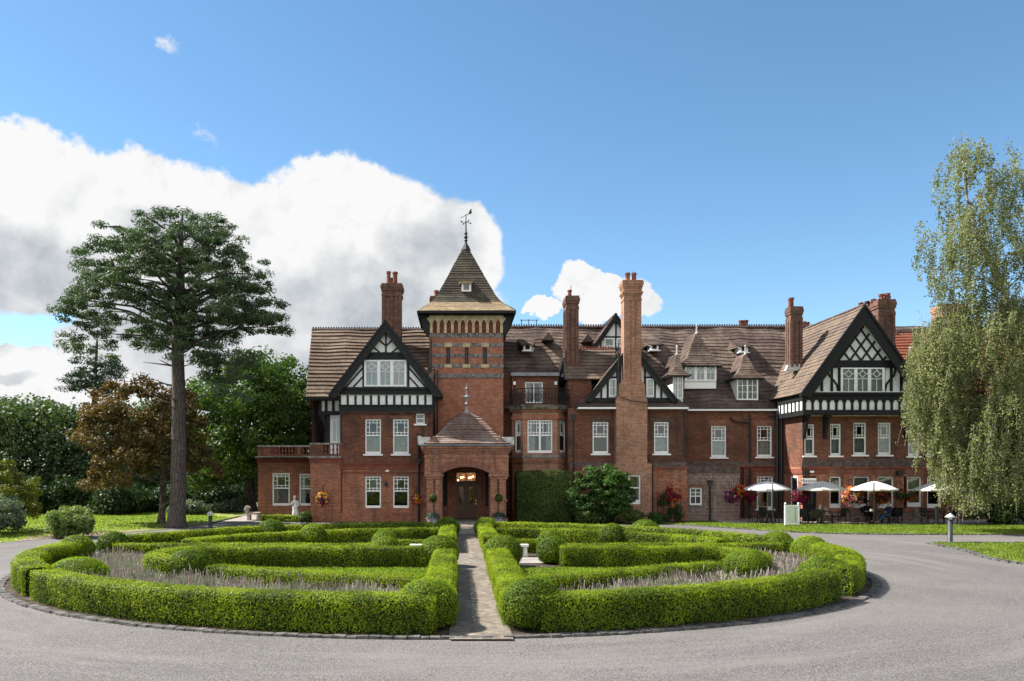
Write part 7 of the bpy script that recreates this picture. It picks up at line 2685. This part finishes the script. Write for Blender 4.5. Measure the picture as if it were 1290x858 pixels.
# chairs: u, Y, facing (rotation about Z; 0 faces the camera), material
cb, ct = chair(M['wicker']), chair(M['wicker_tan'])
used = set()
for u, Y, rz, k, lab in (
        (951, 47.7, 90, 'b', 'black wicker armchair at the left side of the grey parasol table'),
        (984, 47.5, -90, 'b', 'black wicker armchair at the right side of the grey parasol table'),
        (964, 48.6, 0, 'b', 'black wicker armchair between the grey parasol table and the house wall'),
        (1016, 46.8, 120, 'b', 'black wicker armchair left of the table by the side door'),
        (1026, 46.2, 170, 'b', 'black wicker armchair with its back to the garden at the side door table'),
        (1040, 48.2, 0, 't', 'tan wicker armchair behind the table by the side door'),
        (1057, 47.0, -80, 'b', 'black wicker armchair right of the table by the side door'),
        (1078.5, 46.9, 85, 't', 'tan wicker armchair left of the table with seated people'),
        (1119.5, 47.0, -82, 'b', 'black wicker armchair the man in jeans sits in'),
        (1128, 47.9, -60, 'b', 'empty black wicker armchair behind the man in jeans'),
        (1093.5, 48.1, 10, 'b', 'black wicker armchair under the person in black'),
        (1158.5, 46.5, 80, 't', 'tan wicker armchair at the table beside the birch'),
        (1169, 47.5, 20, 'b', 'black wicker armchair behind the table beside the birch'),
        (1198, 46.9, -75, 'b', 'black wicker armchair under the hanging birch branches')):
    src = cb if k == 'b' else ct
    o = src if k not in used else copy_tree(src)
    used.add(k)
    o['label'] = lab
    o.location = (X(u, Y), Y, .025)
    o.rotation_euler.z = R(rz)
# napkin box and jar on the table, bottle
for u, Y, lab, m, prof in ((1098, 46.9, 'small pale menu holder on the table of the seated people', 'canvas', [(.09, 0), (.09, .12), (.06, .13)]), (1033, 47.0, 'tall cream candle lantern on the side door table', 'canvas', [(.05, 0), (.05, .3), (.03, .38)])):
    mb = MB()
    mb.lathe(X(u, Y), Y, [(r_, .765 + z_) for r_, z_ in prof], 8)
    tag(mb.build('table_holder', M[m]), lab, 'holder')


# ---- people
def skin(joints, edges, name, m, parent, sub=2, root=None):
    """one continuous skinned surface; joints: name -> ((x,y,z), radius)"""
    names = list(joints)
    me = bpy.data.meshes.new(name)
    me.from_pydata([joints[k][0] for k in names], [(names.index(a), names.index(b)) for a, b in edges], [])
    o = bpy.data.objects.new(name, me)
    COL.objects.link(o)
    md = o.modifiers.new('skin', 'SKIN')
    md.use_smooth_shade = True
    for i, k in enumerate(names):
        sv = me.skin_vertices[0].data[i]
        r = joints[k][1]
        sv.radius = r if isinstance(r, tuple) else (r, r)
        sv.use_root = (k == (root or names[0]))
    sb = o.modifiers.new('sub', 'SUBSURF')
    sb.levels = sub
    sb.render_levels = sub
    dg = bpy.context.evaluated_depsgraph_get()
    dg.update()
    m2 = bpy.data.meshes.new_from_object(o.evaluated_get(dg))
    bpy.data.objects.remove(o)
    m2.materials.clear()
    m2.materials.append(m)
    m2.name = name
    o2 = bpy.data.objects.new(name, m2)
    COL.objects.link(o2)
    o2.parent = parent
    return o2


def person(loc, rz, label, top, legs_m, hairm, crossed, long_hair):
    """seated figure, local +X is straight ahead, feet on z = 0"""
    b = empty('person', loc)
    b.rotation_euler.z = rz
    tag(b, label, 'person')
    J = {'pelvis': ((0, 0, .52), .115), 'waist': ((-.03, 0, .68), .105), 'chest': ((-.04, 0, .86), (.12, .14)), 'neckb': ((-.02, 0, 1.00), .065), 'neck': ((.0, 0, 1.06), .05), 'headlow': ((.025, 0, 1.13), .072), 'head': ((.03, 0, 1.21), .088), 'crown': ((.02, 0, 1.28), .06)}
    E = [('pelvis', 'waist'), ('waist', 'chest'), ('chest', 'neckb'), ('neckb', 'neck'), ('neck', 'headlow'), ('headlow', 'head'), ('head', 'crown')]
    feet = {1: ((.42, .11, .50), (.74, .06, .10), (.88, .06, .07)), -1: ((.40, -.12, .48), (.58, -.12, .08), (.70, -.12, .05))}
    if not crossed:
        feet = {1: ((.42, .11, .49), (.44, .11, .09), (.58, .12, .05)), -1: ((.42, -.11, .49), (.46, -.11, .09), (.60, -.12, .05))}
    for s in (1, -1):
        k, a, t = feet[s]
        J.update({f'hip{s}': ((.06, .09 * s, .50), .090), f'knee{s}': (k, .062), f'ankle{s}': (a, .040), f'toe{s}': (t, .032)})
        E += [('pelvis', f'hip{s}'), (f'hip{s}', f'knee{s}'), (f'knee{s}', f'ankle{s}'), (f'ankle{s}', f'toe{s}')]
        J.update({f'sh{s}': ((-.04, .19 * s, .94), .058), f'elb{s}': ((.08, .25 * s, .70), .044), f'wr{s}': ((.30, .15 * s, .68), .030), f'palm{s}': ((.37, .12 * s, .68), (.040, .018))})
        E += [('chest', f'sh{s}'), (f'sh{s}', f'elb{s}'), (f'elb{s}', f'wr{s}'), (f'wr{s}', f'palm{s}')]
        for q, (dy, ln) in enumerate(((-.03, .07), (-.01, .085), (.01, .08), (.03, .062))):
            J[f'f{s}{q}'] = ((.40, .12 * s + dy, .675), .009)
            J[f'g{s}{q}'] = ((.37 + ln, .12 * s + dy, .655), .008)
            E += [(f'palm{s}', f'f{s}{q}'), (f'f{s}{q}', f'g{s}{q}')]
        J[f'th{s}'] = ((.39, .12 * s - .05 * s, .69), .010)
        E.append((f'palm{s}', f'th{s}'))
    skin(J, E, 'body', M['skin'], b)
    # face
    f = MB()
    f.prism([(.105, 1.20), (.150, 1.175), (.110, 1.165)], -.014, .014)
    for s in (1, -1):
        f.ball((.02, .092 * s, 1.20), .018, .010, .030, 6, 5)
    f.build('face_features', M['skin'], b)
    ey = MB()
    for s in (1, -1):
        ey.ball((.108, .034 * s, 1.215), .011, n=6, m=4)
    ey.box(.104, .116, -.028, .028, 1.142, 1.150)
    ey.build('eyes_and_mouth', M['hair'], b)
    # clothing: slightly fuller skins over the same skeleton
    JT = {'waist': ((-.02, 0, .56), .135), 'belly': ((-.03, 0, .70), .128), 'chest': ((-.04, 0, .86), (.14, .16)), 'collar': ((-.02, 0, 1.00), .078)}
    ET = [('waist', 'belly'), ('belly', 'chest'), ('chest', 'collar')]
    for s in (1, -1):
        JT.update({f'sh{s}': ((-.04, .19 * s, .94), .075), f'elb{s}': ((.08, .25 * s, .70), .060), f'cuff{s}': ((.27, .165 * s, .68), .044)})
        ET += [('chest', f'sh{s}'), (f'sh{s}', f'elb{s}'), (f'elb{s}', f'cuff{s}')]
    skin(JT, ET, 'jacket', top, b)
    JL = {'pelvis': ((0, 0, .54), .135)}
    EL = []
    for s in (1, -1):
        k, a, t = feet[s]
        JL.update({f'hip{s}': ((.06, .09 * s, .51), .108), f'knee{s}': (k, .078), f'hem{s}': ((a[0] - (a[0] - k[0]) * .06, a[1], a[2] + .03), .056)})
        EL += [('pelvis', f'hip{s}'), (f'hip{s}', f'knee{s}'), (f'knee{s}', f'hem{s}')]
    skin(JL, EL, 'trousers', legs_m, b)
    for s in (1, -1):
        k, a, t = feet[s]
        skin({'heel': ((a[0] - .02, a[1], a[2] - .03), .045), 'ball': ((t[0] - .04, t[1], t[2]), .044), 'tip': ((t[0] + .04, t[1], t[2]), .036)}, [('heel', 'ball'), ('ball', 'tip')], 'shoe', M['shoe'], b)
    h = MB()
    h.ball((-.005, 0, 1.245), .106, .106, .098, 12, 8)
    if long_hair:
        h.ball((-.06, 0, 1.12), .075, .105, .15, 10, 7)
    h.build('hair', hairm, b, smooth=True)
    return b


person((X(1119.5, 47.0), 47.0, .03), R(188), 'person in a dark blue jacket and jeans sitting with legs stretched out', M['jacket'], M['denim'], M['hair_grey'], True, False)
person((X(1093.5, 48.05), 48.05, .03), R(-80), 'person in black sitting behind the table, facing the garden', M['blackcloth'], M['blackcloth'], M['hair'], False, True)


# ---- bollard lights
def bollard(u, Y, h_, label):
    x = X(u, Y)
    b = empty('bollard_light', (x, Y, 0))
    tag(b, label, 'bollard light', 'bollard lights beside the drive')
    org = (x, Y, 0)
    r_ = .10
    MB().lathe(x, Y, [(r_ * 1.3, 0), (r_ * 1.3, .03), (r_, .05), (r_, h_ - .22), (r_ * .8, h_ - .22)], 16).build('post', M['bollard'], b, org, True)
    MB().lathe(x, Y, [(r_ * .78, h_ - .23), (r_ * .85, h_ - .12), (r_ * .78, h_ - .11)], 16).build('lens', M['plaster'], b, org, True)
    MB().lathe(x, Y, [(r_ * 2.05, h_ - .13), (r_ * 2.0, h_ - .10), (r_ * 1.1, h_ - .02), (r_ * .3, h_ + .04), (.01, h_ + .05)], 18).build('cap', M['caplens'], b, org, True)
    return b


bollard(1197, 34.6, 1.26, 'charcoal bollard light with a conical cap on the right grass island')
bollard(265, 43.2, .92, 'charcoal bollard light by the concrete path on the left')

# ---- statue
Y = 48.9
x = X(371.5, Y)
b = empty('statue', (x, Y, 0))
tag(b, 'white draped female statue on a plinth before the terrace block', 'statue')
org = (x, Y, 0)
MB().box(x - .20, x + .20, Y - .20, Y + .20, 0, .18).box(x - .16, x + .16, Y - .16, Y + .16, .18, .30).build('plinth', M['marble'], b, org)
rngs = np.random.default_rng(5)
mb = MB()
prof = [(.19, .30), (.20, .42), (.17, .62), (.15, .80), (.165, .92), (.125, 1.06), (.15, 1.20), (.165, 1.28), (.07, 1.35), (.05, 1.39)]
k0 = len(mb.v)
nn = 22
for (r_, z_) in prof:
    for k in range(nn):
        a = 2 * math.pi * k / nn
        fold = 1 + (.07 * math.sin(a * 7 + z_ * 3) if z_ < 1.0 else .02 * math.sin(a * 5))
        mb.v.append((x + .03 * math.sin(z_ * 3) + math.cos(a) * r_ * fold, Y + math.sin(a) * r_ * .8 * fold, z_))
for i in range(len(prof) - 1):
    for k in range(nn):
        mb.f.append([k0 + i * nn + k, k0 + i * nn + (k + 1) % nn, k0 + (i + 1) * nn + (k + 1) % nn, k0 + (i + 1) * nn + k])
        mb.m.append(0)
hx_ = x + .03 * math.sin(4.3)
mb.ball((hx_, Y - .01, 1.49), .085, .095, .115, 12, 9)
mb.ball((hx_, Y + .05, 1.54), .09, .08, .09, 10, 7)
mb.prism([(hx_ - .012, 1.50), (hx_ + .012, 1.50), (hx_ + .014, 1.465), (hx_ - .014, 1.465)], Y - .125, Y - .09)
mb.tube([(x - .15, Y, 1.27), (x - .22, Y - .06, 1.08), (x - .08, Y - .17, 1.12), (x + .02, Y - .16, 1.18)], [.05, .042, .034, .025], 8)
mb.tube([(x + .17, Y, 1.27), (x + .21, Y - .03, 1.05), (x + .15, Y - .12, .90), (x + .11, Y - .14, .84)], [.05, .042, .034, .025], 8)
mb.build('figure', M['marble'], b, org, True)

# ---- scrolled stone bench at the end of the terrace block
Y = 50.5
x = X(318, Y)
b = empty('garden_bench', (x, Y, 0))
org = (x, Y, 0)
tag(b, 'reddish stone garden bench with a scrolled end beside the terrace block', 'bench')
MB().box(x - .35, x + .5, Y - .25, Y + .25, .38, .50).build('seat', M['benchstone'], b, org)
for dx in (-.2, .4):
    MB().box(x + dx - .09, x + dx + .09, Y - .2, Y + .2, 0, .38).build('leg', M['benchstone'], b, org)
MB().tube([(x - .28, Y - .18, .5), (x - .42, Y - .18, .68), (x - .34, Y - .18, .86), (x - .2, Y - .18, .8), (x - .22, Y - .18, .7)], [.10, .09, .09, .07, .05], 8).tube([(x - .28, Y + .18, .5), (x - .42, Y + .18, .68), (x - .34, Y + .18, .86), (x - .2, Y + .18, .8), (x - .22, Y + .18, .7)], [.10, .09, .09, .07, .05], 8).box(x - .42, x - .26, Y - .18, Y + .18, .5, .82).build('armrest', M['benchstone'], b, org)

# drain cover and odd leaves on the drive
rng = np.random.default_rng(9)
n = 420
px, py = rng.uniform(-14, 22, n), rng.uniform(9.5, 33, n)
P = np.stack([px, py, np.full(n, .016)], 1)
o = np_object('fallen_leaves', [leaves_chunk(P, np.tile([0, 0, 1.], (n, 1)), .045, rng, 0, .6, .3)], [M['maple']])
tag(o, kind='stuff')
P = np.stack([X(0, 1) * 0 + rng.uniform(gp(20, 683)[0], gp(140, 673)[0], 900), rng.uniform(37, 41, 900), np.full(900, .035)], 1)
kk = in_poly(P[:, 0], P[:, 1], [gp(20, 683), gp(62, 678.4), gp(120, 674.8), gp(150, 672.5), gp(138, 669), gp(70, 670.5), gp(38, 676)])
o = np_object('fallen_leaves', [leaves_chunk(P[kk], np.tile([0, 0, 1.], (int(kk.sum()), 1)), .10, rng, 0, .6, .6)], [M['mulch']])
tag(o, kind='stuff')
